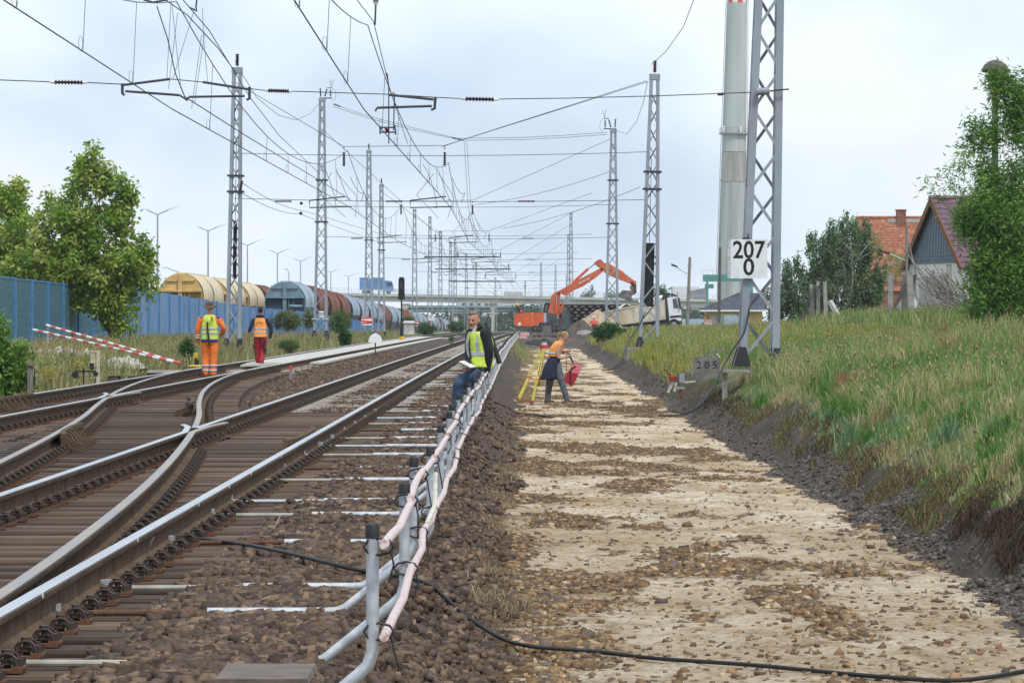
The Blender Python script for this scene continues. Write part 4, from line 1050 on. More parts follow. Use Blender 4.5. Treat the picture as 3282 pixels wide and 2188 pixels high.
# blue truck on the bridge
tx = pt(1205, 940, YB + 4); tb = thing('box_truck', 'blue tarpaulin truck driving over the bridge', 'truck', (tx.x, YB + 4, zl + .1))
tblue = mat('truck_blue', (.10, .24, .48), .5, 0, .1, .5)
MB().bbox(-3.6, 1.6, -1.2, 1.2, 1.0, 3.7).build('box', tblue, tb); MB().prism([(1.75, .6), (3.9, .6), (3.9, 1.6), (3.5, 2.9), (1.75, 3.1)], 'y', -1.15, 1.15).build('cab', tblue, tb)
MB().bbox(2.5, 3.7, -1.17, 1.17, 1.8, 2.6).build('window', glass_d, tb)
MB().prism([(3.9, .5), (5.4, .5), (5.3, 1.1), (3.9, 1.3)], 'y', -1, 1).build('bonnet', lamp_head, tb)
for wx in (-2.6, -1.6, 2.8):
    MB().cyl((wx, -1.1, .5), (wx, 1.1, .5), .5, n=12).build('wheel', black_rub, tb)
# pale building behind the bridge
bd = thing('flat_building', 'pale flat-roofed building just behind the bridge, above the seated man', 'building', (BXx(1590) * 1.2, YB * 1.2, 0))
wallp = mat('pale_render', (.56, .57, .56), .9, 0, .06, .2)
MB().bbox(-10.5, 2.0, 0, 12, -3, 7.0).build('wall', wallp, bd); MB().bbox(2.1, 7, 0, 12, -3, 9.0).build('wall', wallp, bd)
for wx in (-9, -7, -5, -3, -1): MB().bbox(wx, wx + .9, -.05, .1, 4.8, 6.2).build('window', glass_d, bd)
# white industrial hall and grey shed right of the chimney
def hall(label, px0, px1, pyt, Yh, m, cat='building', depth=12, slope=0):
    a, b_ = pt(px0, pyt, Yh), pt(px1, pyt, Yh); o = thing('industrial_hall', label, cat, (a.x, Yh, -4)); w = b_.x - a.x; h = a.z + 4
    MB().prism([(0, 0), (w, 0), (w, h + slope), (0, h)], 'y', 0, depth).build('wall', m, o); return o, w, h
o, w, h = hall('white block of an industrial hall left of the lamp pole, beyond the bridge', 2157, 2242, 918, 980, mat('hall_white', (.66, .69, .72), .8, 0, .05, .2))
MB().bbox(w * .15, w * .18, -.06, 0, h * .8, h * .9).build('window', glass_d, o)
o, w, h = hall('long dark grey shed below the green gantry', 2214, 2268, 932, 930, mat('shed_grey', (.24, .26, .28), .8, 0, .1, .3), slope=.9)
for q in range(4): MB().bbox(w * (.15 + .2 * q), w * (.28 + .2 * q), -.06, 0, h * .72, h * .86).build('window', glass_d, o)

# --- chimney
YC = 1050.0; cpm = F / YC
ch = thing('factory_chimney', 'tall concrete chimney with a balcony ring and a red and white top', 'chimney', (pt(2340, 0, YC).x, YC, -6))
ch.rotation_euler = (0, R(1.15), 0)
chim_c = mat('chimney_concrete', (.46, .49, .47), .9, 0, .10, .35, col2=(.36, .39, .385), stretch=(1, 1, .08)); chim_l = mat('chimney_low', (.42, .45, .44), .9, 0, .25, .5, col2=(.27, .285, .27), stretch=(1, 1, .05)); chim_m = mat('chimney_patch', (.45, .43, .40), .9, 0, .2, .5, stretch=(1, 1, .1))
def CZ(dy): return EYE - (dy * 1.39541 - HY) / cpm + 6
def cw(dy): return (47 + (66 - 47) * dy / 680.0) / 2 * 1.39541 / cpm
def ring_sec(name, d0, d1, m, k=1.0):
    MB().cyl((0, 0, CZ(d1)), (0, 0, CZ(d0)), cw(d1) * k, cw(d0) * k, 36).build(name, m, ch, smooth=True)
ring_sec('lower_shaft', 417, 790, chim_l); ring_sec('middle_shaft', 350, 416, chim_m, .99); ring_sec('upper_shaft', 8, 349, chim_c, .985)
MB().cyl((0, 0, CZ(417.5)), (0, 0, CZ(412)), cw(417) * 1.03, cw(412) * 1.03, 36).build('band', chim_m, ch)
for i in range(12):
    a0 = i * math.pi / 6; mb = MB(); rr_ = cw(0) * 1.0
    ar = [(rr_ * math.cos(a0 + q * math.pi / 24), rr_ * math.sin(a0 + q * math.pi / 24)) for q in range(5)]
    for r0, (za, zb) in enumerate(((8, -10), (-10, -28))):
        mb = MB(); mb.prism(ar + [(x * .9, y * .9) for x, y in ar[::-1]], 'z', CZ(za), CZ(zb)); mb.build('painted_panel', red_p if (i + r0) % 2 else white_p, ch)
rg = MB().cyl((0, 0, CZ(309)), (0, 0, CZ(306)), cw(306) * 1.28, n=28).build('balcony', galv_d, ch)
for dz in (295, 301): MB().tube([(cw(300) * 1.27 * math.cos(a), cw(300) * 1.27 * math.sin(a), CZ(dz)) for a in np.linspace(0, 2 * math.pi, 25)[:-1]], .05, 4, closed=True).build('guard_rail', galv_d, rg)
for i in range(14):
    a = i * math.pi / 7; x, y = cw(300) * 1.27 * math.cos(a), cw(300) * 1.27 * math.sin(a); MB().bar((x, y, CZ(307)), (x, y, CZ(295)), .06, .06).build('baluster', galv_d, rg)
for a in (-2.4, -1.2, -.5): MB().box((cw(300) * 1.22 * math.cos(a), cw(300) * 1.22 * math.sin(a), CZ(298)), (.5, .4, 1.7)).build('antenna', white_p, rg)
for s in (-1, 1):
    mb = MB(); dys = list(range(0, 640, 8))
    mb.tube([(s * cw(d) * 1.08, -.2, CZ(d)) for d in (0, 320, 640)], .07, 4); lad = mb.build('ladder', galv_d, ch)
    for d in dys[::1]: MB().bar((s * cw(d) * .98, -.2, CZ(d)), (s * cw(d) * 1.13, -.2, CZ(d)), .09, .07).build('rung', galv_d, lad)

# --- green gantry beam
YG = 700.0; gpm = F / YG
gg = thing('gantry_crane', 'turquoise gantry beam with a railing in front of the chimney foot', 'crane', (pt(2253, 0, YG).x, YG, 0)); gteal = mat('gantry_teal', (.07, .26, .24), .55, 0, .1, .5)
gl = px2m(160, YG); g0 = EYE - (902 - HY) / gpm; g1 = EYE - (880 - HY) / gpm
MB().bbox(0, gl, -.6, .6, g0, g1).build('beam', gteal, gg)
for x in np.linspace(-.3, gl, 10): MB().bbox(x - .03, x + .03, -.6, -.54, g1, g1 + .85).build('railing_post', mat('gantry_yellow', (.5, .42, .22), .6) if 'gantry_yellow' not in MATS else MATS['gantry_yellow'], gg)
MB().bbox(-.3, gl, -.6, -.54, g1 + .8, g1 + .86).build('railing', MATS['gantry_yellow'], gg); MB().bbox(.6, 1.0, -.65, .65, -2, g0).build('leg', gteal, gg); MB().bbox(.4, 2.0, -.7, .7, g0 - 1.3, g0 - .5).build('trolley', gteal, gg); MB().bbox(gl - .8, gl, -.65, .65, -2, g0).build('leg', gteal, gg)
# ================================================================ RIGHT BANK: HOUSES, POLES, POSTS
brick_r = mat('brick_red', (.28, .12, .085), .9, 0, .2, 6, bump=.3)
render_w = mat('render_white', (.72, .70, .66), .9, 0, .05, 1); render_y = mat('render_ochre', (.58, .40, .18), .9, 0, .08, 1)
# --- house with the purple metal-tile roof (Y = 172)
YH = 172.0; hp = F / YH
def HP(cx, cy): q = pt(2300 + cx / 2.376, 600 + cy / 2.376, YH); return q     # read in a zoomed view
purple = mat('tile_purple', (.15, .075, .11), .45, 0, .15, 2.5); slate = mat('slate_blue', (.17, .21, .26), .7, 0, .12, 3); verge_m = mat('verge_brown', (.22, .09, .04), .7)
ap = HP(1665, 100); el = HP(1520, 590)
h1 = thing('house', 'house with purple tiled roof and slate-blue gable at the right', 'house', (ap.x, YH, 1.5))
rz_ = ap.z - 1.5; ez = el.z - 1.5; ex = el.x - ap.x          # gable plane faces the camera's left side; ridge runs right and back
half = 3.4; RL = 11.0
# the ridge runs to the right (+X) and a little back; the gable end looks left: build gable as a polygon in a plane turned towards the camera
dirR = Vector((.966, .26, 0)); dirG = Vector((.27, -.963, 0))      # along ridge / across towards camera
def hv(a, g, z): v = dirR * a + dirG * g; return (v.x, v.y, z)
slope = (rz_ - ez) / half
MB().add([hv(0, -half, 0), hv(0, half, 0), hv(0, half, ez), hv(0, 0, rz_), hv(0, -half, ez), hv(RL, -half, 0), hv(RL, half, 0), hv(RL, half, ez), hv(RL, 0, rz_), hv(RL, -half, ez)], [(0, 1, 2, 3, 4), (9, 8, 7, 6, 5), (1, 6, 7, 2), (0, 4, 9, 5)]).build('wall', render_w, h1)
gb = MB()
zc = ez + .9
gb.add([hv(-.03, -half + .8 / slope * 0 - 0, ez + .05), hv(-.03, half, ez + .05), hv(-.03, 0, rz_ - .03), hv(-.004, -half, ez + .05), hv(-.004, half, ez + .05), hv(-.004, 0, rz_ - .03)], [(0, 1, 2), (5, 4, 3), (0, 3, 4, 1), (1, 4, 5, 2), (2, 5, 3, 0)])
gw = gb.build('gable', slate, h1)
# slates on the gable, laid as diamonds in rows
sm = MB().add([(0, 0, -.17), (.17, 0, 0), (0, 0, .17), (-.17, 0, 0), (0, -.012, -.17), (.17, -.012, 0), (0, -.004, .17), (-.17, -.012, 0)], [(0, 1, 2, 3), (7, 6, 5, 4), (0, 4, 5, 1), (1, 5, 6, 2), (2, 6, 7, 3), (3, 7, 4, 0)]).mesh('slate', slate)
ang = math.atan2(dirG.y, dirG.x); zq = ez + .3; row = 0
while zq < rz_ - .25:
    lim_ = (rz_ - zq) / slope - .15; g = -lim_ + (.17 if row % 2 else 0)
    while g < lim_:
        link('slate', sm, h1, hv(-.045 - .004 * (row % 2), g, zq), (0, 0, ang)); g += .34
    zq += .17; row += 1
# roof planes of separate metal-tile courses
def roof_course(s, k_, n_):
    u0, u1 = k_ / n_, (k_ + 1) / n_; ov = .35; ww = half + ov
    mb = MB(); nseg = 46; top = []; bot = []
    for i in range(nseg + 1):
        a = -.3 + (RL + .6) * i / nseg; wv_ = .028 * math.sin(i * math.pi * .5 * 1.0) + (.02 if i % 4 == 0 else 0)
        g0 = ww * u0; g1 = ww * u1 + .03
        top.append(hv(a, s * g0, rz_ + .10 - slope * g0 + wv_)); bot.append(hv(a, s * g1, rz_ + .15 - slope * g1 + wv_))
    vs = top + bot; n1_ = nseg + 1; fs = [(i, i + 1, n1_ + i + 1, n1_ + i) for i in range(nseg)]
    low = [(p[0], p[1], p[2] - .06) for p in bot]; vs += low; fs += [(n1_ + i, n1_ + i + 1, 2 * n1_ + i + 1, 2 * n1_ + i) for i in range(nseg)]
    return mb.add(vs, fs).build('tile_course', purple, h1)
for k_ in range(13): roof_course(1, k_, 13)
roof_course(-1, 0, 1)
MB().tube([hv(-.35, 0, rz_ + .12), hv(RL + .3, 0, rz_ + .12)], .11, 8).build('ridge', purple, h1)
for s in (-1, 1): MB().bar(hv(-.3, 0, rz_ - .02), hv(-.3, s * (half + .3), rz_ - .02 - slope * (half + .3)), .05, .28).build('verge_board', verge_m, h1)
MB().box(hv(4.5, .75, rz_ + .1), (.7, .6, .9)).build('skylight', mat('zinc', (.45, .48, .5), .4, .4), h1)
# --- house with the orange tiled roof (Y = 238)
YO = 238.0
def OP(cx, cy): return pt(2300 + cx / 2.376, 600 + cy / 2.376, YO)
ol, orr = OP(1105, 225), OP(1640, 232); ob = OP(1180, 760)
tile_o = mat('tile_orange', (.42, .15, .085), .85, 0, .25, 4, col2=(.25, .10, .07)); tile_o2 = mat('tile_orange_pale', (.46, .20, .12), .85, 0, .2, 4)
h2 = thing('house', 'old house with a weathered orange tiled roof and brick chimney behind the birch', 'house', (ol.x, YO, 0))
WL = orr.x - ol.x + 3; zt_, zb_ = ol.z, ob.z - .2
MB().bbox(.1, WL - .1, 1.2, 6, 0, zb_ + .6).build('wall', brick_r, h2)
MB().prism([(1.2, zb_), (3.2, zt_ - .05), (5.4, zb_)], 'x', .05, WL - .05).build('roof', tile_o, h2)
nr = 26; tl = MB().box((0, 0, 0), (.19, .05, .27)).mesh('tile', [tile_o]); tl2 = MB().box((0, 0, 0), (.19, .05, .27)).mesh('tile', [tile_o2])
sl_a = math.atan2(zt_ - zb_, 3.1)
rows = MB
for r_ in range(nr):
    u = (r_ + .5) / nr; y_ = 1.15 + 2.05 * (1 - u) * 0 + (2.05) * u; z_ = zb_ + (zt_ - zb_) * u + .02
    mb = MB(); x = (.1 if r_ % 2 else 0)
    while x < WL:
        wq = random.uniform(-.015, .015)
        mb.box((x, y_ - .03 + wq, z_ - .02), (.185, .035, .30), (-(math.pi / 2 - sl_a) * .8, 0, random.uniform(-.02, .02)), 0 if random.random() < .7 else 1); x += .2
    o = mb.build('tile_row', [tile_o, tile_o2], h2); o['kind'] = 'stuff'
MB().tube([(-.1, 3.2, zt_ + .02), (WL, 3.2, zt_ + .02)], .12, 8).build('ridge', tile_o, h2)
cq = OP(1436, 200); chx = cq.x - ol.x
cst = MB().bbox(chx - .3, chx + .3, 2.9, 3.5, zt_ - .5, OP(1436, 168).z).build('chimney', brick_r, h2)
MB().bbox(chx - .34, chx + .34, 2.86, 3.54, OP(1436, 168).z, OP(1436, 168).z + .08).build('chimney_cap', brick_r, cst)
MB().bbox(chx - .9, chx + 1.9, 3.0, 3.12, zt_ - .28, zt_ - .05).build('ridge_mortar', concrete, h2)

# --- ochre bungalow with dark tiled roof (Y = 400)
YJ = 395.0
def JP(cx, cy): return pt(2050 + cx / 3.36, 820 + cy / 3.36, YJ)
a, b_ = JP(660, 580), JP(1330, 595); topj = JP(1120, 395)
h3 = thing('bungalow', 'ochre bungalow with a dark grey tiled roof behind the 207 mast', 'house', (a.x, YJ, 0)); dkt = mat('tile_dark', (.09, .10, .13), .5, 0, .2, 1.5)
WJ = b_.x - a.x; ezj = a.z; rzj = topj.z
MB().bbox(.7, WJ, 1, 7, -2, ezj).build('wall', render_y, h3); MB().bbox(2.2, 3.9, .93, 1.0, ezj - 1.1, ezj - .45).build('sign_panel', white_p, h3)
apx = topj.x - a.x
for r_ in range(11):
    u0, u1 = r_ / 11, (r_ + 1.12) / 11; mb = MB(); n_ = 40; vs = []; 
    for u, dz in ((u0, .05), (u1, -.02)):
        xl_ = apx * u; xrr = WJ + .5
        for i in range(n_ + 1): vs.append((xl_ + (xrr - xl_) * i / n_, .3 + 3.6 * u, ezj + (rzj - ezj) * u + dz + .04 * math.sin(i * 2.1)))
    n1_ = n_ + 1; low = [(x, y, z - .09) for x, y, z in vs[:n1_]]
    mb.add(vs + low, [(i, i + 1, n1_ + i + 1, n1_ + i) for i in range(n_)] + [(2 * n1_ + i, 2 * n1_ + i + 1, i + 1, i) for i in range(n_)]); mb.build('tile_course', dkt, h3)
MB().add([(0, .3, ezj), (apx, 3.9, rzj), (apx, 7, ezj), (0, 7, ezj)], [(0, 1, 2), (0, 2, 3)]).build('hip', dkt, h3)
MB().tube([(0, .3, ezj + .03), (apx, 3.9, rzj + .06)], .11, 6).build('hip_ridge', dkt, h3); MB().bbox(-.05, WJ + .5, .22, .34, ezj - .18, ezj - .02).build('gutter', white_p, h3)
MB().tube([(.1, .3, ezj - .1), (.3, .4, ezj - .5), (.75, .9, ezj - .7), (.8, .95, -1)], .05, 6).build('downpipe', wire_m, h3)
# --- low boarded yard fence and blue tanks
yf = thing('board_fence', 'low grey board fence in front of the ochre bungalow', 'fence'); bdk = mat('boards_grey', (.20, .22, .24), .9, 0, .2, 2); bdb = mat('boards_bluegrey', (.34, .44, .52), .8, 0, .12, 2)
for i in range(26):
    p0 = pt(2282 + i * 4.6, 1040, 330); MB().box((p0.x, 330, 1.35), (.115, .03, 1.75 - (.1 if i % 3 == 0 else 0))).build('board', bdb if 9 <= i < 20 else bdk, yf)
tk = thing('tank_trailer', 'pale blue and white tank vehicle standing behind the dump truck cab', 'vehicle', (pt(2225, 0, 420).x, 420, 0)); tkw = mat('tank_white', (.55, .62, .72), .4, 0, .06, 1); tkb = mat('tank_blue', (.04, .14, .34), .45)
MB().prism([(x * 1.0, 1.15 + z) for x, z in [(-1.6, -.6), (3.3, -.6), (3.3, .3), (2.9, .75), (-1.2, .75), (-1.6, .3)]], 'y', 0, 1.6).build('tank', tkw, tk); MB().tube([(.6, -.05, .6), (1.0, -.05, 1.3), (1.7, -.05, 1.75), (2.4, -.05, 1.8)], .16, 6).build('stripe', tkb, tk); MB().bbox(-1.6, 3.3, .1, 1.5, .0, .55).build('chassis', black_rub, tk)
for wx in (-.8, .8, 2.3): MB().cyl((wx, -.05, .1), (wx, .3, .1), .45, n=14).build('wheel', black_rub, tk)
pal = thing('low_fence', 'dark blue picket fence right of the truck cab', 'fence'); blp = mat('picket_navy', (.05, .10, .17), .7)
for i in range(22):
    p0 = pt(2186 + i * 3.6, 1030, 345); MB().box((p0.x, 345, 1.15), (.035, .03, 1.5)).build('picket', blp, pal)
pp = pt(2270, 1035, 300); o = thing('crate_stack', 'pale pink and cream crate at the left end of the board fence', 'crate', (pp.x, 300, pp.z - .3)); MB().bbox(-.3, .3, 0, .5, 0, .34).build('lower_crate', mat('crate_cream', (.6, .5, .4), .8), o); MB().bbox(-.28, .28, .02, .48, .345, .58).build('upper_crate', mat('crate_pink', (.55, .3, .26), .8), o)

# --- poles
def pole(label, px_, top, bot, Yp_, r0, r1, m, lean=0, cat='pole', name='utility_pole'):
    b0 = pt(px_, bot, Yp_); t0 = pt(px_ + lean, top, Yp_); o = thing(name, label, cat, (b0.x, Yp_, b0.z)); d = t0 - b0
    MB().tube([(0, 0, -.3), (d.x / 2, 0, d.z / 2), (d.x, 0, d.z)], [r0, (r0 + r1) / 2, r1], 9).build('shaft', m, o, True); return o, d
woodp = mat('pole_wood', (.27, .25, .23), .9, 0, .2, 3, stretch=(4, 4, .4)); woodd = mat('pole_wood_dark', (.12, .10, .085), .9, 0, .2, 3, stretch=(4, 4, .4))
o, d = pole('grey wooden pole with a curved lamp arm beyond the dump truck cab', 2202, 824, 1060, 300, .16, .11, woodp, 9)
MB().tube([(d.x - .1, 0, d.z * .77), (d.x - .6, 0, d.z * .81), (d.x - 1.05, 0, d.z * .865)], .04, 6).build('lamp_arm', galv, o); MB().loft([[(d.x - 1.0, -.06, d.z * .855), (d.x - 1.0, .06, d.z * .855), (d.x - 1.0, .05, d.z * .88), (d.x - 1.0, -.05, d.z * .88)], [(d.x - 1.5, -.07, d.z * .885), (d.x - 1.5, .07, d.z * .885), (d.x - 1.5, .05, d.z * .915), (d.x - 1.5, -.05, d.z * .915)]]).build('lamp_head', black_rub, o)
for s in (-1, 1): insulator((d.x + s * .2, 0, d.z * .86), (d.x + s * .2, 0, d.z * .91), o, .05, 3, white_t, False)
pole('dark bare wooden pole left of the 207 mast', 2304, 793, 1045, 300, .12, .10, woodd, 4)
o, d = pole('leaning-braced wooden pole between the orange and the purple roof', 2905, 722, 905, 150, .06, .055, woodp, 2)
MB().bar((.1, .05, d.z * .7), (.45, .1, .1), .06, .06).build('brace', woodp, o); MB().tube([(0, 0, d.z * .38), (-.35, 0, d.z * .44), (-.7, 0, d.z * .5)], .025, 6).build('lamp_arm', galv, o); MB().box((-.88, 0, d.z * .53), (.42, .12, .07), (0, R(18), 0)).build('lamp_head', black_rub, o)
# overgrown street lamp at the right edge
YLp = 101.0; p = pt(3190, 1010, YLp); zt_ = pt(0, 232, YLp).z
o = thing('street_lamp', 'overgrown concrete street lamp with a round rusty hood above the vine', 'street lamp', (p.x, YLp, 1.4))
MB().tube([(0, 0, 0), (0, 0, 4), (-.02, 0, zt_ - 1.4)], [.13, .10, .08], 10).build('pole', concrete, o, True)
hood = mat('lamp_hood', (.15, .115, .11), .6, 0, .2, 8)
MB().loft([[(r_ * math.cos(a) * 1.0 - .0, r_ * .8 * math.sin(a), z) for a in np.linspace(0, 2 * math.pi, 17)[:-1]] for r_, z in ((.36, zt_ - 1.4), (.38, zt_ - 1.33), (.30, zt_ - 1.2), (.18, zt_ - 1.1), (.03, zt_ - 1.06))]).build('hood', hood, o, True)
MB().ball((0, 0, zt_ - 1.42), (.2, .2, .07)).build('lens', white_t, o, True)

# --- old concrete posts with torn wire netting
netm = mat('wire_netting', (.16, .15, .14), .7, .3)
old = [(2607, 915, 1038, 159, 7, .17, 0, 'first old concrete post, leaning in a bundle of netting'), (2622, 905, 1034, 160, 0, .17, 0, 'second old concrete post, taller in the netting bundle'), (2648, 907, 1032, 158, 4, .18, 0, 'third old concrete post, standing free right of the netting bundle'),
       (2852, 880, 1045, 126, -3, .19, 0, 'fourth old concrete post with a flat cap, below the pole'), (2905, 872, 1050, 125, 6, .26, 1, 'thick old concrete post wrapped in torn netting'), (2925, 875, 1055, 122, 10, .22, 0, 'old concrete post behind the white heap, sixth along'), (3042, 852, 1010, 128, 0, .2, 1, 'old concrete post with dark cap nearest the branch pile')]
for px_, top, bot, Yq, lean, w, cap, lab in old:
    b0, t0 = pt(px_, bot, Yq), pt(px_ - lean, top, Yq); o = thing('concrete_post', lab, 'post', (b0.x, Yq, b0.z - .3)); d = t0 - b0
    MB().loft([[(-w / 2, -w / 2, 0), (w / 2, -w / 2, 0), (w / 2, w / 2, 0), (-w / 2, w / 2, 0)], [(d.x - w * .42, -w * .42, d.z + .3), (d.x + w * .42, -w * .42, d.z + .3), (d.x + w * .42, w * .42, d.z + .3), (d.x - w * .42, w * .42, d.z + .3)]]).build('shaft', concrete_d, o)
    MB().box((d.x, 0, d.z + .33), (w * .95, w * .95, .05)).build('cap', concrete_d if not cap else wood_grey, o)
st = thing('concrete_strut', 'slanting pale concrete strut propping the free-standing old post', 'strut'); MB().bar(pt(2660, 965, 157.5), pt(2702, 1040, 157), .2, .16).build('beam', concrete, st)
def netting(label, quad, Yq, nx, ny, sagx=.2):
    o = thing('wire_netting', label, 'netting'); A, B, C, D = [pt(x, y, Yq + random.uniform(-.3, .3)) for x, y in quad]; mb = MB()
    def q(u, v): p = A.lerp(B, u).lerp(D.lerp(C, u), v); return p + Vector((math.sin(v * 6 + u * 3) * sagx * .3, math.sin(u * 5) * sagx, 0))
    for i in range(nx + ny):
        for s in (0, 1):
            pts_ = []
            for k_ in range(13):
                v = k_ / 12; u = (i - (v * ny)) / nx if s == 0 else (i - ny + v * ny) / nx
                if 0 <= u <= 1: pts_.append(q(u, v))
            if len(pts_) > 1: mb.tube(pts_, .006, 3, caps=False)
    mb.build('wires', netm, o); return o
netting('torn rusty wire netting bundled around the leaning concrete posts', [(2592, 925), (2628, 912), (2640, 1040), (2560, 1040)], 158.5, 22, 22); netting('torn wire netting hanging round the thick concrete post', [(2890, 880), (2935, 880), (2960, 1055), (2845, 1055)], 124.5, 30, 26); netting('loose wire netting stretched toward the dead branches', [(2935, 890), (3040, 875), (3055, 1000), (2945, 1050)], 126, 26, 20)
# white plastic sheet heap behind the netting
ws = thing('plastic_sheet', 'crumpled white plastic sheeting lying behind the netting', 'sheet'); c_ = pt(2935, 985, 132); mb = MB(); vs = []; n_ = 14
for i in range(n_):
    for j in range(n_):
        u, v = i / (n_ - 1) - .5, j / (n_ - 1) - .5; vs.append((c_.x + u * 1.7, c_.y + v * 1.2, c_.z - .55 + 1.1 * max(0, 1 - 2.4 * (u * u + v * v)) * (.6 + .4 * math.sin(7 * u + 3)) + .12 * random.random()))
mb.add(vs, [(i * n_ + j, i * n_ + j + 1, (i + 1) * n_ + j + 1, (i + 1) * n_ + j) for i in range(n_ - 1) for j in range(n_ - 1)]); mb.build('folds', white_p, ws)
# dead branch pile
db = thing('branch_pile', 'pile of grey dead branches sliding down the bank beside the big bush', 'branches'); twig = mat('dead_twig', (.27, .24, .215), .95, 0, .25, 6)
for k_ in range(170):
    u = random.random(); c0 = pt(2990 + 150 * u + random.gauss(0, 26), 905 + 150 * u + random.gauss(0, 22), 117 - 8 * u); L = random.uniform(.5, 1.5); an = random.gauss(-.85, .35)
    d = Vector((math.cos(an) * L, random.gauss(0, .5), math.sin(an) * L)); r_ = random.uniform(.007, .02)
    MB().tube([c0 - d * .5, c0 + Vector((random.gauss(0, .05), 0, random.gauss(0, .05))), c0 + d * .5], [r_, r_ * .8, r_ * .35], 4).build('branch', twig, db)
bo_ = thing('fallen_stick', 'long bare stick leaning over the dead branches', 'stick'); MB().tube([pt(2900, 800, 121), pt(2975, 915, 120), pt(3025, 985, 119)], [.035, .03, .02], 6).build('stem', twig, bo_)

# --- things on the grass slope near mast 207
p = pt(2265, 1185, 72.0); o = thing('number_stone', 'grey concrete stone numbered 205, half hidden in the grass', 'sign', (p.x, 72, p.z - .14))
MB().box((0, 0, .18), (.50, .09, .42)).build('slab', mat('stone_slab', (.20, .195, .18), .95, 0, .2, 6, bump=.4), o); text_obj('digits', '2', .21, black_ink, o, (-.155, -.047, .23)); text_obj('digits', '0', .21, black_ink, o, (0, -.047, .23)); text_obj('digits', '5', .21, black_ink, o, (.155, -.047, .23))
p = pt(2140, 1236, 66); o = thing('point_lever', 'old white hand lever with a red weight in the grass', 'lever', (p.x, 66, p.z - .12))
lvw = mat('lever_white', (.45, .45, .42), .7, 0, .2, 12); lvr = mat('lever_red', (.33, .05, .03), .7, 0, .25, 14); MB().bar((0, 0, 0), (.10, 0, .20), .055, .05).build('arm', lvw, o); MB().bar((.12, 0, .02), (.15, 0, .18), .045, .05).build('arm', lvw, o); MB().lathe([(0, -.05), (.07, -.04), (.08, .03), (.05, .06), (0, .065)], (.09, 0, .25), 12).build('weight', lvr, o, True); MB().bar((.06, 0, .3), (-.04, 0, .40), .025, .025).build('handle', rust, o); MB().bar((-.07, 0, .42), (-.01, 0, .38), .03, .03).build('grip', rust, o)
p = pt(2182, 1225, 66); o = thing('junction_post', 'small grey cable junction box on a short post in the grass', 'box', (p.x, 66, p.z - .2)); MB().box((.02, 0, .28), (.09, .08, .16)).build('case', galv_d, o); MB().box((0, 0, .10), (.13, .08, .04)).build('base', galv_d, o); MB().cyl((0, 0, -.1), (0, 0, .1), .03, n=8).build('post', rust, o)
MB().bar((.06, 0, .2), (.26, 0, .22), .02, .03).build('arm', concrete, o)
o = thing('plank_pile', 'few white and grey planks lying on the slope above the 205 stone', 'planks'); 
for k_, (a_, b_) in enumerate((((2258, 1131), (2305, 1130)), ((2265, 1128), (2320, 1124)), ((2285, 1132), (2292, 1148)), ((2296, 1130), (2308, 1146)), ((2300, 1126), (2345, 1127)))): MB().bar(pt(*a_, 80 + k_ * .1), pt(*b_, 80 + k_ * .1), .10, .025).build('plank', white_p if 1 < k_ < 4 else wood_grey, o)
o = thing('footing_slab', 'weathered concrete slab jutting out below the 207 mast foot', 'slab', pt(2330, 1184, 73.2)); MB().box((.05, 0, -.03), (.75, .5, .055)).build('slab', concrete_d, o); MB().box((-.05, -.1, -.35), (.1, .1, .6)).build('post', concrete_d, o)
o = thing('concrete_block', 'stepped grey concrete block beside the footing of the bank mast', 'block', pt(2035, 1135, 139)); MB().box((0, 0, 0), (.75, .8, .5)).build('upper', concrete_d, o); MB().box((-.28, -.42, -.05), (.1, .05, .55)).build('rib', concrete_d, o)
# cables on the bank
def cable(label, pts_, r=.02, m=black_rub):
    o = thing('cable', label, 'cable'); P = [Vector(p) for p in pts_]; out_ = []
    for i in range(len(P) - 1):
        a, b_, c_, d_ = P[max(i - 1, 0)], P[i], P[i + 1], P[min(i + 2, len(P) - 1)]
        for k_ in range(6):
            u = k_ / 6; out_.append(.5 * ((2 * b_) + (c_ - a) * u + (2 * a - 5 * b_ + 4 * c_ - d_) * u * u + (3 * b_ - a - 3 * c_ + d_) * u ** 3))
    out_.append(P[-1]); MB().tube(out_, r, 7).build('sheath', m, o, smooth='all'); return o
cable('black cable running from the 207 mast down the slope to the sand', [pt(2402, 985, 73.9), pt(2385, 1065, 73.8), pt(2352, 1115, 73.5), pt(2320, 1170, 72.5), pt(2285, 1240, 70), pt(2240, 1300, 68), pt(2190, 1328, 68), pt(2115, 1331, 70)], .018)
cable('black cable hanging from the bank mast to the foot of the slope', [pt(2068, 1000, 139.5), pt(2045, 1050, 139), pt(2020, 1085, 138), pt(1995, 1140, 135), pt(1965, 1180, 130), pt(1930, 1186, 131)], .022)
# ================================================================ BARRIER ALONG THE DIG
hs = bpy.data.materials.new('tube_red_white'); hs.use_nodes = True; t = hs.node_tree; N = t.nodes; b = N['Principled BSDF']; b.inputs['Roughness'].default_value = .5
tcn = N.new('ShaderNodeTexCoord'); wv = N.new('ShaderNodeTexWave'); wv.inputs['Scale'].default_value = 7.5; wv.bands_direction = 'Y'; wv.inputs['Distortion'].default_value = 2.5; wv.inputs['Detail Scale'].default_value = 6
t.links.new(tcn.outputs['Object'], wv.inputs['Vector']); cr = N.new('ShaderNodeValToRGB'); cr.color_ramp.elements[0].position = .3; cr.color_ramp.elements[0].color = (.50, .27, .24, 1); cr.color_ramp.elements[1].position = .6; cr.color_ramp.elements[1].color = (.63, .60, .59, 1)
t.links.new(wv.outputs[0], cr.inputs[0]); t.links.new(cr.outputs[0], b.inputs['Base Color'])
cream = mat('pipe_cream', (.42, .39, .325), .6, 0, .15, 5); tie_m = mat('cable_tie', (.03, .03, .035), .5)
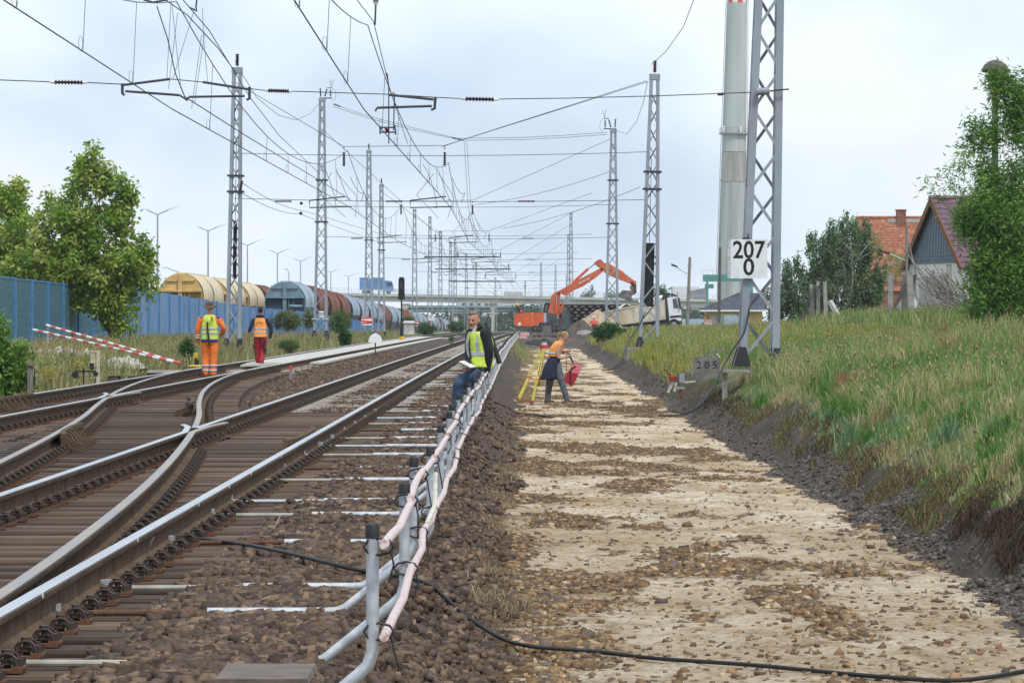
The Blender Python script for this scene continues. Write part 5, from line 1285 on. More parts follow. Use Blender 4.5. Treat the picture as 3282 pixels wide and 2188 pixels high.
bar = thing('safety_barrier', 'tubular safety barrier with red-white rails along the edge of the dig', 'barrier')
PY = [12.3, 15.4, 18.0, 19.9, 23.7, 27.0, 28.9, 32.6, 35.4, 38.6, 41.2, 44.0, 47.3, 50.2, 53.4, 56.8, 60.2, 63.5, 66.9, 70.4]
while PY[-1] < 215: PY.append(PY[-1] + random.uniform(3.0, 3.9))
def bxp(Y): return -.475 + cshift(Y) * (1 if Y > 40 else .5) + .012 * math.sin(Y * 1.7)
def post_mesh(n=10):
    path = [(0, 0, 1.285), (0, 0, .95), (0, 0, .88), (-.015, 0, .835), (-.05, 0, .80), (-.33, 0, .575), (-.37, 0, .558), (-.42, 0, .555), (-1.0, 0, .555)]
    return MB().tube(path, .0215, n).mesh('post', galv, smooth=True)
pm = post_mesh(); pm_far = post_mesh(5); capm = MB().lathe([(.0235, 0), (.0245, .042), (.02, .048), (0, .05)], (0, 0, 1.255), 12).mesh('cap', black_rub, smooth=True)
ext = MB().cyl((-1.0, 0, .552), (-1.72, 0, .55), .0145, n=8).mesh('clamp_pipe', cream); ext2 = MB().cyl((-1.0, 0, .552), (-1.72, 0, .55), .0155, n=8).mesh('clamp_pipe', rust); ext3 = MB().cyl((-1.0, 0, .552), (-1.72, 0, .55), .0145, n=8).mesh('clamp_pipe', galv)
clampm = MB().box((-1.74, 0, .56), (.06, .09, .07)).mesh('rail_clamp', galv)
for i, Y in enumerate(PY):
    x = bxp(Y) + random.uniform(-.015, .015); tl_ = random.uniform(-.02, .02)
    po = link('post', pm if Y < 60 else pm_far, bar, (x, Y, random.uniform(-.012, .012)), (tl_, 0, random.uniform(-.05, .05)))
    link('cap', capm, po)
    if Y < 110: link('clamp_pipe', (ext2, ext, ext3, ext)[i % 4] if i != 2 else ext2, po)
    if Y < 60: link('rail_clamp', clampm, po)
wander = []
for i in range(len(PY) - 1):
    a, b_ = PY[i], PY[i + 1]
    if a < 10: continue
    for z, nm in ((1.225, 'upper_rail'), (.945, 'lower_rail')):
        rj = 1.0 if a < 26 else .25; p0 = Vector((bxp(a) + .036, a - .12, z + rj * random.uniform(-.012, .015))); p1 = Vector((bxp(b_) + .036, b_ + .12, z + rj * random.uniform(-.012, .015))); mid = p0.lerp(p1, .5) + Vector((rj * random.uniform(-.012, .03), 0, rj * random.uniform(-.03, .012)))
        MB().tube([p0, p0.lerp(mid, .5) + Vector((0, 0, .004)), mid, mid.lerp(p1, .5) + Vector((0, 0, .004)), p1], .0165, 10 if a < 40 else 6).build(nm, hs, bar, smooth=True)
    if a < 60:
        for z in (1.225, .945):
            x = bxp(a); mb = MB()
            mb.tube([(x + .05 * math.cos(q) + .015, a - .012, z + .028 * math.sin(q)) for q in np.linspace(0, 2 * math.pi, 9)[:-1]], .0045, 4, closed=True); mb.tube([(x + .055, a - .015, z - .01), (x + .065, a - .02, z - .06), (x + .055 + random.uniform(-.02, .03), a - .02, z - random.uniform(.1, .17))], .0035, 4); mb.build('cable_tie', tie_m, bar)
MB().tube([(bxp(19.9) + .05, 19.6, 1.16), (bxp(19) + .06, 18.9, 1.03), (bxp(18) + .05, 18.4, .965)], .012, 6).build('loose_strap', mat('strap_cream', (.62, .58, .48), .7), bar)
# --- brown box and channel in the corner, white junction box, wires
o = thing('track_box', 'brown steel track box with an overhanging lid at the bottom edge', 'box', (-.90, 13.6, .385)); steel_b = mat('steel_brown', (.085, .06, .045), .55, .1, .12, 6); lid_b = mat('steel_lid', (.15, .115, .09), .7, 0, .15, 9, bump=.2)
MB().bbox(-.15, .15, -.25, .25, 0, .285).build('case', steel_b, o); MB().prism([(-.172, .287), (.172, .287), (.165, .305), (-.165, .305)], 'y', -.3, .3).build('lid', lid_b, o)
o = thing('steel_channel', 'long brown steel channel running from the rail to the track box', 'channel'); MB().tube([(-2.1, 13.62, .60), (-1.052, 13.62, .575)], .035, 8).build('tube', lid_b, o)
p = pt(1005, 1446, 42); o = thing('junction_box', 'small white junction box hanging beside the right rail', 'box', (p.x, 42.0, .50)); MB().box((0, 0, .06), (.11, .08, .10), (0, R(-12), 0)).build('case', white_p, o); MB().bar((.05, 0, .06), (.09, 0, -.01), .02, .02).build('cable_gland', galv, o)
def gcab(label, pts2, r): 
    return cable(label, [(x, y, z) for x, y, z in pts2], r)
def onz(px_, py_, z):
    for it in range(12):
        Yq = (EYE - z) * F / (py_ - HY); xq = pt(px_, py_, Yq).x; a = np.array([xq]); c = np.array([Yq])
        xr_ = xq - cshift(Yq); s_ = max(float(ballast_z(a, c)[0]) if xr_ < .1 else -1, float(sand_z(a, c)[0]) if xr_ > -.2 else -1) + .022
        s_ += .035 if xr_ < .1 else .006
        if xr_ < -1.6: s_ = max(s_, .56)
        z = z * .5 + s_ * .5
    return (xq, Yq, z)
gcab('black hose crossing the ballast under the barrier and out over the sand', [onz(545, 1722, .60), onz(590, 1723, .575), onz(760, 1740, .56), onz(930, 1772, .56), onz(1130, 1822, .55), onz(1285, 1845, .54), onz(1380, 1880, .40), onz(1490, 1960, .20), onz(1600, 2040, .08), onz(1700, 2070, .05), onz(1900, 2085, .045), onz(2100, 2108, .05), onz(2420, 2130, .045), onz(2800, 2165, .04), onz(3080, 2178, .04), onz(3330, 2140, .05)], .0125)
gcab('thin black cable on the sand left of the tripod', [onz(1585, 1295, .4), onz(1610, 1300, .25), onz(1640, 1315, .10), onz(1700, 1328, .04), onz(1775, 1336, .03)], .016)
gcab('thin dark wire bridging the right rail and the ballast', [onz(1290, 1236, .68), onz(1320, 1243, .58), onz(1365, 1252, .55)], .014)
for k_, (px_, py_, lab) in enumerate(((470, 1772, 'wire stub on the third white pipe'), (880, 1690, 'bent wire in the stones near the fourth pipe'))):
    q = onz(px_, py_, .55); o = thing('wire_stub', 'thin pale ' + lab, 'wire'); MB().tube([q, (q[0] + .015, q[1], .60), (q[0] + .045, q[1], .66)], .004, 4).build('strand', cream, o)

# ================================================================ EXCAVATOR
orange = mat('digger_orange', (.68, .13, .035), .45, 0, .12, 1.2, col2=(.52, .10, .035)); dgrey = mat('digger_grey', (.075, .085, .10), .5, 0, .12, 1); lgrey = mat('digger_stripe', (.5, .5, .5), .5); steel = mat('bucket_steel', (.20, .19, .18), .6, .2, .25, 2, col2=(.10, .085, .07)); chrome = mat('chrome_rod', (.62, .63, .65), .2, .9)
arm_o = mat('digger_arm_orange', (.56, .13, .055), .55, 0, .18, 1.5, col2=(.40, .09, .04)); cabglass = mat('cab_glass', (.13, .165, .17), .08, 0, .2, 1)
YE = 320.0
def E2(cx, cy): q = pt(1600 + cx / 3.618, 800 + cy / 3.618, YE); return (q.x, q.z)
xe, ze = E2(545, 1012)
ex = thing('excavator', 'orange wheeled excavator with raised boom loading the dump truck', 'excavator', (xe, YE, ze))
def EP(pts_): return [(E2(*q)[0] - xe, E2(*q)[1] - ze) for q in pts_]
def ep(name, pts_, y0, y1, m, parent=None, sm_=False): return MB().prism(EP(pts_), 'y', y0, y1).build(name, m, parent or ex, smooth=sm_)
body_ = ep('body', [(190, 890), (172, 860), (172, 790), (178, 752), (190, 738), (350, 733), (516, 733), (516, 890)], -1.25, 1.25, orange)
for cx_ in (352, 424): ep('panel_seam', [(cx_ - 2, 742), (cx_ + 2, 742), (cx_ + 2, 885), (cx_ - 2, 885)], -1.262, -1.25, mat('seam', (.25, .06, .02), .6) if 'seam' not in MATS else MATS['seam'], body_)
ep('stripe', [(517, 733), (546, 733), (546, 890), (517, 890)], -1.25, 1.25, lgrey)
sp_ = ep('side_panel', [(547, 735), (610, 737), (655, 758), (690, 810), (698, 890), (547, 890)], -1.25, 1.25, dgrey)
for k_ in range(5): ep('vent', [(580 + 22 * k_, 850 - 6 * k_), (596 + 22 * k_, 848 - 6 * k_), (612 + 14 * k_, 815 + 4 * k_), (600 + 14 * k_, 815 + 4 * k_)], -1.262, -1.25, black_rub, sp_)
ep('lower_frame', [(195, 891), (845, 891), (838, 922), (700, 926), (215, 920)], -1.22, 1.22, dgrey)
ep('turntable', [(470, 926), (640, 926), (640, 944), (470, 944)], -.7, .7, black_rub)
cb = ep('cab', [(520, 733), (520, 640), (535, 615), (590, 615), (770, 640), (800, 645), (835, 720), (848, 830), (838, 890), (700, 890), (700, 733)], .15, 1.22, black_rub)
ep('window', [(535, 720), (535, 645), (565, 635), (565, 720)], .13, .15, cabglass, cb); ep('window', [(725, 860), (725, 680), (775, 660), (815, 730), (825, 860)], .13, .15, cabglass, cb); ep('grab_rail', [(640, 760), (650, 760), (650, 880), (640, 880)], -.3, -.26, black_rub, cb)
ep('tool_box', [(702, 850), (828, 850), (834, 890), (702, 890)], -1.1, -.25, dgrey); ep('hand_rail', [(704, 800), (710, 800), (710, 850), (704, 850)], -1.1, -1.06, orange); ep('cab_pillar', [(776, 655), (786, 655), (812, 760), (818, 880), (806, 880), (800, 765)], .09, .13, dgrey)
ep('boom_foot', [(562, 745), (585, 640), (605, 530), (640, 500), (672, 488), (712, 512), (705, 600), (700, 650), (728, 655), (715, 720), (692, 775), (650, 770), (640, 745)], -.42, .18, arm_o)
bmo = ep('boom', [(640, 502), (668, 486), (760, 440), (870, 372), (1000, 305), (1160, 222), (1185, 215), (1207, 232), (1196, 262), (1120, 325), (960, 432), (870, 470), (812, 508), (772, 536), (715, 512)], -.38, .14, arm_o)
txc = EP([(985, 362)])[0]; text_obj('lettering', 'HITACHI', .26, white_p, bmo, (txc[0], -.387, txc[1]), (R(90), R(-27), 0), .003, scale=(1.05, 1, 1))
stk = ep('stick', [(1096, 160), (1120, 135), (1164, 110), (1185, 118), (1210, 150), (1300, 178), (1440, 268), (1560, 360), (1592, 364), (1582, 402), (1520, 396), (1400, 352), (1300, 312), (1232, 275), (1190, 235), (1130, 190)], -.32, .08, arm_o)
def e3(q, y): a = EP([q])[0]; return (a[0], y, a[1])
mbc = MB(); mbc.cyl(e3((712, 735), -.5), e3((745, 620), -.5), .10, n=10, mi=0); mbc.cyl(e3((745, 620), -.5), e3((775, 540), -.5), .055, n=8, mi=1); mbc.build('boom_cylinder', [orange, chrome], ex, True)
mbc = MB(); mbc.cyl(e3((660, 640), -.5), e3((662, 540), -.5), .06, n=8, mi=1); mbc.cyl(e3((655, 740), -.5), e3((660, 640), -.5), .10, n=8, mi=0); mbc.build('boom_cylinder', [orange, chrome], ex, True)
mbc = MB(); mbc.cyl(e3((848, 388), -.12), e3((1030, 222), -.12), .12, n=10, mi=0); mbc.cyl(e3((1030, 222), -.12), e3((1112, 163), -.12), .06, n=8, mi=1); mbc.build('stick_cylinder', [orange, chrome], ex, True)
mbc = MB(); mbc.cyl(e3((1262, 168), -.12), e3((1445, 272), -.12), .10, n=10, mi=0); mbc.cyl(e3((1445, 272), -.12), e3((1570, 365), -.12), .055, n=8, mi=1); mbc.build('bucket_cylinder', [orange, chrome], ex, True)
for q in ((1190, 225), (1540, 385), (690, 510)): MB().cyl(e3(q, -.45), e3(q, .2), .11, n=12).build('pivot_pin', black_rub, ex)
ep('bucket_link', [(1520, 392), (1588, 366), (1592, 500), (1560, 525), (1540, 520), (1545, 440)], -.25, 0, rust)
bk = ep('bucket', [(1366, 536), (1395, 505), (1432, 470), (1500, 474), (1525, 482), (1512, 425), (1535, 412), (1560, 470), (1555, 520), (1530, 545), (1552, 590), (1490, 588), (1420, 566)], -.62, .40, steel)
for k_ in range(4): MB().bar(e3((1372, 532), -.5 + .28 * k_), e3((1350, 545), -.5 + .28 * k_), .12, .08).build('tooth', steel, bk)
# undercarriage seen end-on
MB().bbox(-.62, .62, -1.6, 2.2, .42, 1.25).build('chassis', mat('chassis_dark', (.05, .05, .055), .8, 0, .2, 1), ex); MB().bbox(-.42, .42, -1.75, -1.6, .28, 1.0).build('axle_housing', mat('axle_dusty', (.17, .16, .15), .9, 0, .2, 2), ex)
for sx in (-1, 1):
    for wy in (-1.2, 1.9):
        for dx in (.62, 1.0):
            w_ = MB().lathe([(.2, -.16), (.46, -.16), (.5, -.1), (.5, .1), (.46, .16), (.2, .16)], (0, 0, 0), 20).build('tyre', black_rub, ex, True, (sx * dx, wy, .5), (0, R(90), 0))
MB().bbox(-1.3, 1.3, -2.2, -2.05, .1, .42).build('dozer_blade', steel, ex)
bq = EP([(205, 640)])[0]; amb = mat('beacon_amber', (.75, .42, .03), .3); MB().tube([e3((240, 735), -.9), e3((225, 690), -.9), e3((208, 660), -.9)], .09, 6).build('beacon_post', black_rub, ex); MB().ball((bq[0], -.9, bq[1]), .17).build('beacon', amb, ex, True)
bq = EP([(245, 720)])[0]; MB().ball((bq[0], -.7, bq[1]), (.2, .2, .14)).build('warning_cap', red_p, ex, True)
bq = EP([(236, 860)])[0]; MB().cyl((bq[0], -1.262, bq[1]), (bq[0], -1.25, bq[1]), .14, n=16).build('sticker', white_p, ex)
bq = EP([(462, 862)])[0]; MB().bbox(bq[0] - .15, bq[0] + .2, -1.262, -1.25, bq[1] - .07, bq[1] + .03).build('sticker', lgrey, ex)

# ================================================================ DUMP TRUCK
YT = 336.0
def T2(cx, cy): q = pt(1900 + cx / 3.734, 840 + cy / 3.734, YT); return (q.x, q.z)
xt, zt0 = T2(600, 790)
tr_ = thing('dump_truck', 'white-cabbed dump truck with a muddy cream tipper bed standing on a ramp', 'truck', (xt, YT, zt0))
def TP(pts_): return [(T2(*q)[0] - xt, T2(*q)[1] - zt0) for q in pts_]
def tp(name, pts_, y0, y1, m, parent=None): return MB().prism(TP(pts_), 'y', y0, y1).build(name, m, parent or tr_)
cream_t = mat('tipper_cream', (.56, .50, .38), .6, 0, .2, 1.2, col2=(.36, .27, .17)); cream_l = mat('tipper_light', (.62, .57, .46), .6, 0, .12, 1.5); cabw = mat('cab_white', (.74, .76, .78), .35, 0, .05, 1.5); dk = mat('truck_dark', (.03, .033, .04), .5, 0, .1, 2)
bed = tp('tipper_bed', [(95, 605), (290, 570), (480, 530), (858, 455), (866, 678), (485, 738), (320, 748), (110, 700)], -1.2, 1.2, cream_t)
tp('bed_panel', [(500, 535), (850, 465), (856, 655), (505, 712)], -1.23, -1.2, cream_l, bed)
for cx_ in (300, 488, 560, 620, 680, 740, 800): tp('bed_rib', [(cx_ - 6, 590 - (cx_ - 300) * .12), (cx_ + 6, 588 - (cx_ - 300) * .12), (cx_ + 8, 722 - (cx_ - 300) * .10), (cx_ - 4, 724 - (cx_ - 300) * .10)], -1.27, -1.23 if cx_ > 495 else -1.2, cream_l if cx_ > 480 else cream_t, bed)
tp('bed_sill', [(318, 735), (866, 660), (868, 682), (320, 752)], -1.28, -1.235, cream_t, bed)
tp('bed_top_rail', [(95, 600), (480, 522), (858, 448), (858, 462), (480, 538), (95, 614)], -1.26, -1.2, cream_l, bed)
MB().tube([TP([(548, 480)])[0][:1] + (-.9,) + TP([(548, 480)])[0][1:], TP([(832, 425)])[0][:1] + (-.9,) + TP([(832, 425)])[0][1:]], [.2, .24], 10).build('rolled_tarp', white_p, tr_, True)
tp('load_sheet', [(290, 545), (380, 495), (455, 510), (455, 535), (300, 565)], -.7, .6, white_p)
tp('load', [(340, 545), (395, 500), (440, 520), (700, 470), (840, 462), (840, 470), (480, 540)], -1.0, 1.0, mat('load_soil', (.10, .075, .06), 1, 0, .2, 2))
tp('cab_back', [(818, 432), (840, 388), (880, 395), (905, 560), (912, 720), (880, 725), (868, 600)], -1.18, 1.18, dk)
cab_ = tp('cab', [(882, 428), (1000, 412), (1022, 440), (1048, 560), (1056, 640), (1056, 700), (914, 702)], -1.2, 1.2, cabw)
tp('window', [(946, 445), (990, 430), (1015, 550), (960, 552)], -1.215, -1.2, cabglass, cab_); tp('windscreen', [(1003, 420), (1024, 445), (1049, 555), (1040, 560)], -1.0, 1.0, cabglass, cab_)
tp('roof_deflector', [(838, 390), (900, 378), (965, 380), (1005, 405), (1000, 418), (945, 392), (900, 400)], -1.1, 1.1, dk); tp('a_pillar', [(1000, 410), (1012, 425), (1050, 550), (1040, 560)], -1.24, -1.2, dk, cab_)
mr_ = tp('mirror', [(1012, 430), (1030, 430), (1048, 545), (1030, 555)], -1.45, -1.3, dk, cab_); tp('bumper', [(916, 642), (1052, 632), (1058, 690), (1050, 655), (920, 668)], -1.24, -1.2, dk, cab_)
tp('bumper_low', [(990, 700), (1056, 700), (1065, 765), (1010, 770)], -1.2, 1.2, dk); tp('chassis', [(320, 752), (900, 690), (912, 722), (330, 790)], -.6, .6, dk)
for cx_, cy_, r_ in ((965, 745, .5), (470, 795, .5), (395, 805, .5), (760, 768, .5)):
    q = TP([(cx_, cy_)])[0]; wh = MB().cyl((q[0], -1.2, q[1]), (q[0], -.8, q[1]), r_, n=20).build('wheel', black_rub, tr_); MB().cyl((q[0], -1.22, q[1]), (q[0], -1.2, q[1]), .25, n=14).build('hub', galv_d, wh)
tp('mud_flap', [(862, 715), (905, 700), (905, 760), (868, 760)], -1.18, -.7, dk)

# ================================================================ SPOIL, STACKS AND SMALL SITE THINGS
def heap(name, label, c, sx, sy, h, m, seed, n_=34, cat='heap', rough=.12, kind=None, peak=(0, 0)):
    V = []; c = Vector(c)
    for i in range(n_):
        for j in range(n_):
            u, v = 2 * i / (n_ - 1) - 1, 2 * j / (n_ - 1) - 1; d = math.hypot(u - peak[0] * (1 - abs(u)), v)
            z = max(0, 1 - d) ** .9 * h; z += (fbm(np.array([u * 5.0 + seed]), np.array([v * 5.0]), seed)[0]) * rough * min(1, (1.15 - max(abs(u), abs(v))) * 3) if d < 1.05 else 0
            V.append((u * sx, v * sy, z - .06))
    Fq = [(i * n_ + j, (i + 1) * n_ + j, (i + 1) * n_ + j + 1, i * n_ + j + 1) for i in range(n_ - 1) for j in range(n_ - 1)]
    o = thing(name, label, cat, c); me = MB().add(V, Fq).mesh(name, m, smooth='all'); link('surface', me, o); return o
blacksoil = mat('black_soil', (.035, .033, .036), 1, 0, .3, 8, bump=1.0, bscale=14); brownsoil = mat('brown_soil', (.115, .09, .07), 1, 0, .3, 6, bump=1.0, bscale=12); sandheap = mat('sand_heap', (.42, .33, .22), 1, 0, .15, 3, bump=.6)
heap('soil_heap', 'low black soil heap closing the end of the sand strip', pt(1728, 1118, 248), 1.95, 5.0, .80, blacksoil, 3, 40, rough=.3)
heap('soil_heap', 'brown earth heap between the excavator and the man in red', pt(1862, 1085, 300), 2.2, 5, 1.5, brownsoil, 5, 36, rough=.4)
heap('sand_heap', 'tan sand heap rising toward the dump truck tail', pt(1915, 1075, 318), 3.1, 4, 2.35, sandheap, 7, 36, rough=.15)
# ramp under the truck
rp_ = thing('truck_ramp', 'dark earth ramp the dump truck stands on', 'ramp'); mb = MB(); pts_ = [T2(90, 800), (T2(500, 815)[0], T2(500, 815)[1]), T2(720, 785), T2(1500, 775)]
mb.prism([(x, z) for x, z in pts_] + [(pts_[-1][0], -1), (pts_[0][0], -1)], 'y', YT - 6, YT + 6); mb.build('fill', brownsoil, rp_)
sp = thing('steel_plate', 'rusty steel sheet wall along the edge of the ramp', 'steel sheet'); 
a_, b_ = pt(2095, 1048, 250), pt(2245, 1052, 250); MB().bbox(a_.x, b_.x, 250, 250.15, a_.z - .75, a_.z).build('sheet', mat('sheet_dark', (.07, .05, .045), .8, 0, .3, 3), sp); MB().bbox(a_.x - .02, b_.x + .02, 249.9, 250.25, a_.z, a_.z + .05).build('edge', rust, sp)
pi = thing('steel_pipe', 'thick rusty steel pipe lying at the foot of the sheet wall', 'pipe'); c0, c1 = pt(2058, 1068, 236), pt(2118, 1068, 241); rustp = mat('pipe_rust', (.22, .10, .05), .85, 0, .2, 4)
n_ = 20; d_ = (c1 - c0).normalized(); u_ = Vector((0, 0, 1)); w_ = d_.cross(u_).normalized(); u_ = w_.cross(d_)
def ringp(c, r): return [c + (u_ * math.cos(2 * math.pi * k / n_) + w_ * math.sin(2 * math.pi * k / n_)) * r for k in range(n_)]
MB().loft([ringp(c0, .17), ringp(c0, .21), ringp(c1, .21), ringp(c1, .17), ringp(c0, .17)], caps=False).build('wall', rustp, pi, True)
# stack of old track panels
sk = thing('track_panel_stack', 'stack of old track panels with concrete sleepers behind the excavator', 'stack'); a_, b_ = pt(1790, 985, 362), pt(1992, 985, 362); darkst = mat('stack_dark', (.045, .038, .038), .9, 0, .2, 2); slp = mat('stack_sleeper', (.19, .16, .145), .9, 0, .3, 3)
z0 = pt(0, 1062, 362).z; z1 = pt(0, 975, 362).z; nl = 9; dz = (z1 - z0) / nl
for r_ in range(nl):
    z = z0 + r_ * dz; MB().bbox(a_.x, b_.x, 362.5, 365, z + dz * .55, z + dz * .98).build('rail_pair', darkst, sk)
    x = a_.x + (.25 if r_ % 2 else 0)
    while x < b_.x - .3:
        MB().prism([(x, z), (x + .46, z), (x + .36, z + dz * .55), (x + .1, z + dz * .55)], 'y', 362.2 + random.uniform(-.08, .05), 364.8).build('sleeper', slp, sk); x += .72
# red-white barrier boards behind the excavator, stone slab, pink marker
def site_board(label, px_, py_, Yb, w, h):
    p = pt(px_, py_, Yb); o = thing('barrier_board', label, 'barrier', (p.x, Yb, p.z), 0, 'red and white site boards')
    MB().box((0, 0, 0), (w, .04, h)).build('panel', white_p, o); k_ = 5
    for i in range(k_):
        x0 = -w / 2 + w * i / k_; mb = MB(); mb.add([(x0, -.023, -h / 2), (x0 + w / k_ * .5, -.023, -h / 2), (x0 + w / k_ * .8, -.023, h / 2), (x0 + w / k_ * .3, -.023, h / 2)], [(0, 1, 2, 3)]); mb.build('stripe', red_p, o)
    for s in (-1, 1): MB().box((s * w * .4, .03, -h), (.05, .05, h * 1.6)).build('leg', cream, o)
site_board('red and white barrier board below the excavator counterweight', 1681, 1070, 262, .62, .22); site_board('lower red and white barrier board below the excavator counterweight', 1676, 1080, 260, .55, .16)
o = thing('concrete_slab', 'broken pale concrete slab on the brown earth heap', 'slab', pt(1872, 1066, 290)); MB().prism([(-.6, -.1), (.55, -.2), (.6, .1), (.1, .22), (-.5, .12)], 'y', -.2, .2).build('piece', concrete, o)
o = thing('steel_rail_piece', 'dark cut rail pieces lying below the slab', 'rail'); MB().bar(pt(1838, 1092, 270), pt(1895, 1076, 276), .1, .14).build('piece', rail_side, o); MB().bar(pt(1850, 1085, 272), pt(1885, 1080, 274), .1, .12).build('piece', rust, o)
o = thing('marker_flag', 'tiny pink survey marker on the dark earth', 'marker', pt(1838, 1094, 255)); mkp = mat('pink_marker', (.75, .12, .25), .6); MB().box((0, 0, .1), (.16, .03, .2)).build('flag', mkp, o); MB().bar((-.06, 0, -.25), (-.06, 0, .2), .02, .02).build('stake', cream, o)
# yellow machine head lamps etc left of the hat worker
p = pt(628, 1172, 96); ylw = mat('yellow_paint', (.62, .42, .04), .5); o = thing('warning_light', 'yellow warning lamp on a wheeled foot by the left rail', 'lamp', (p.x, 96, p.z - .05)); MB().box((0, 0, .32), (.11, .1, .14)).build('lamp', ylw, o); MB().cyl((0, 0, .05), (0, 0, .26), .03, n=8).build('stem', black_rub, o); MB().lathe([(0, -.02), (.17, 0), (.19, .04), (.12, .07), (0, .08)], (-.02, 0, 0), 14).build('foot', ylw, o); MB().box((.04, -.02, .14), (.08, .05, .12)).build('battery', black_rub, o)
# lowered striped barrier poles at the left
def striped_pole(label, a_, b_, Ya, Yb2, r=.035, n_=24):
    o = thing('striped_pole', label, 'barrier', group='lowered striped poles'); A, B = pt(*a_, Ya), pt(*b_, Yb2)
    for i in range(n_): MB().cyl(A.lerp(B, i / n_), A.lerp(B, (i + 1) / n_), r, n=8).build('band', red_p if i % 2 else white_p, o)
    return o
striped_pole('upper red and white striped pole slanting down to the left track', (150, 1042), (578, 1163), 112, 97); striped_pole('lower red and white striped pole slanting down to the left track', (107, 1056), (580, 1165), 112, 96.5)
o = thing('wooden_stake', 'pale wooden stake holding up the striped poles', 'stake'); MB().bar(pt(152, 1036, 112), pt(153, 1105, 112), .06, .05).build('stake', cream, o)
o = thing('switch_stand', 'cream signpost with a black box beside the left rail', 'post', pt(315, 1215, 76)); ivory = mat('ivory_paint', (.55, .50, .33), .6); pz = 76 / F
MB().bbox(-.035, .035, -.03, .03, -.1, .56).build('post', ivory, o); MB().bbox(-.16, -.06, .0, .03, .25, .55).build('plate', ivory, o); MB().bbox(-.17, -.09, -.06, .04, .20, .33).build('box', black_rub, o); MB().bbox(-.18, .04, -.02, .02, .56, .585).build('arm', ivory, o)
o = thing('signal_lever', 'low black wire-pulley frame in front of the cream post', 'lever', pt(268, 1222, 74)); MB().bar((0, 0, -.05), (0, 0, .26), .035, .03).build('stem', black_rub, o); MB().bar((-.16, 0, .2), (.25, 0, .2), .03, .03).build('beam', black_rub, o); MB().cyl((-.17, -.05, .13), (-.17, .05, .13), .07, n=10).build('pulley', black_rub, o); MB().cyl((.24, -.05, .15), (.24, .05, .15), .05, n=10).build('pulley', black_rub, o)
wire([pt(90, 1215, 73), pt(245, 1203, 74)], o.children[0], .006, 'rod', rust) if False else None
pm_ = pt(395, 1195, 84); o = thing('point_machine', 'dark point machine with an open cover beside the left rail', 'point machine', (pm_.x, 84, .52))
MB().bbox(-.32, .3, -.2, .25, .0, .05).build('base', black_rub, o); MB().bbox(-.32, -.08, -.2, .2, .05, .15).build('case', rail_side, o); MB().bbox(.12, .3, -.2, .2, .05, .14).build('case', rail_side, o); MB().bbox(-.34, .32, -.22, .27, .155, .175).build('lid', lid_b, o); MB().bbox(-.04, -.01, -.15, -.1, .05, .15).build('rod', galv, o)
pm_ = pt(528, 1180, 90); o = thing('point_machine', 'dark point machine with a flat pale cover at the foot of the striped poles', 'point machine', (pm_.x, 90, .52)); MB().bbox(-.4, .42, -.22, .25, .0, .14).build('case', black_rub, o); MB().prism([(-.42, .145), (.44, .145), (.40, .20), (-.38, .20)], 'y', -.25, .28).build('lid', concrete, o); MB().bbox(-.7, -.42, -.1, .1, .02, .07).build('rod', rail_side, o)
o = thing('timber_post', 'grey timber post stub with a bent black hose at the left edge', 'post', pt(97, 1249, 66)); MB().box((0, 0, .22), (.09, .08, .5)).build('stub', wood_grey, o); MB().tube([(-.08, -.06, .42), (.04, -.06, .42), (.085, -.06, .36), (.08, -.06, 0)], .012, 6).build('hose', black_rub, o)
for i, (px_, py_, Yb, w, lab) in enumerate(((190, 1130, 100, 1.2, 'pale rubble heap left of the cream signpost'), (400, 1160, 96, .55, 'tan pointed rubble heap behind the dark point machine'))):
    heap('rubble_heap', lab, pt(px_, py_ + 12, Yb), w, 1.2, .32 if i == 0 else .28, mat('rubble_pale', (.48, .44, .38), 1, 0, .25, 5, bump=.6) if 'rubble_pale' not in MATS else MATS['rubble_pale'], 11 + i, 26, rough=.25)

# ================================================================ TRIPOD AND BAG
tyel = mat('tripod_yellow', (.60, .50, .10), .5, 0, .1, 3); tdk = mat('tripod_mustard', (.42, .34, .03), .5); tred = mat('tripod_red', (.60, .05, .07), .5); 
YTr = 86.5; tpm = 3.446
def R2(cx, cy, Y=YTr): return pt(1660 + cx / tpm, 1050 + cy / tpm, Y)
o = thing('surveying_tripod', 'yellow surveying tripod with a red head standing on the sand', 'tripod')
hd_ = R2(290, 205)
lower = [(R2(5, 795, 86.0), R2(125, 545, 86.25), R2(262, 232)), (R2(160, 825, 85.2), R2(212, 570, 85.8), R2(288, 235, 86.4)), (R2(228, 640, 88.4), R2(240, 470, 87.6), R2(296, 235, 86.6))]
for i, (f_, k_, t_) in enumerate(lower):
    m_ = tyel if i == 0 else tdk
    lg = MB().bar(f_, k_, .06, .045).build('leg', m_, o); d = (t_ - k_); sdv = Vector((d.z, 0, -d.x)).normalized() * .028
    for s in (-1, 1): MB().bar(k_ - d * .12 + sdv * s, t_ + sdv * s * .6, .02, .022).build('leg_rod', tyel, lg)
    MB().box(k_, (.09, .07, .035)).build('leg_clamp', tred, lg); MB().cyl(f_ + Vector((0, 0, -.02)), f_ + Vector((0, 0, .05)), .02, .03, n=8).build('foot', tred, lg)
MB().lathe([(.0, -.05), (.09, -.05), (.10, -.01), (.09, .03), (0, .035)], hd_, 14).build('head', tred, o, True); MB().lathe([(.0, .036), (.065, .036), (.065, .07), (0, .075)], hd_, 14).build('head_plate', white_p, o, True); MB().lathe([(0, .076), (.068, .076), (.068, .1), (0, .105)], hd_, 12).build('green_cap', mat('cap_green', (.2, .42, .22), .6), o, True)
YW = 86.0
def W2(cx, cy, y=0.0): return pt(1660 + cx / tpm, 1050 + cy / tpm, YW + y)
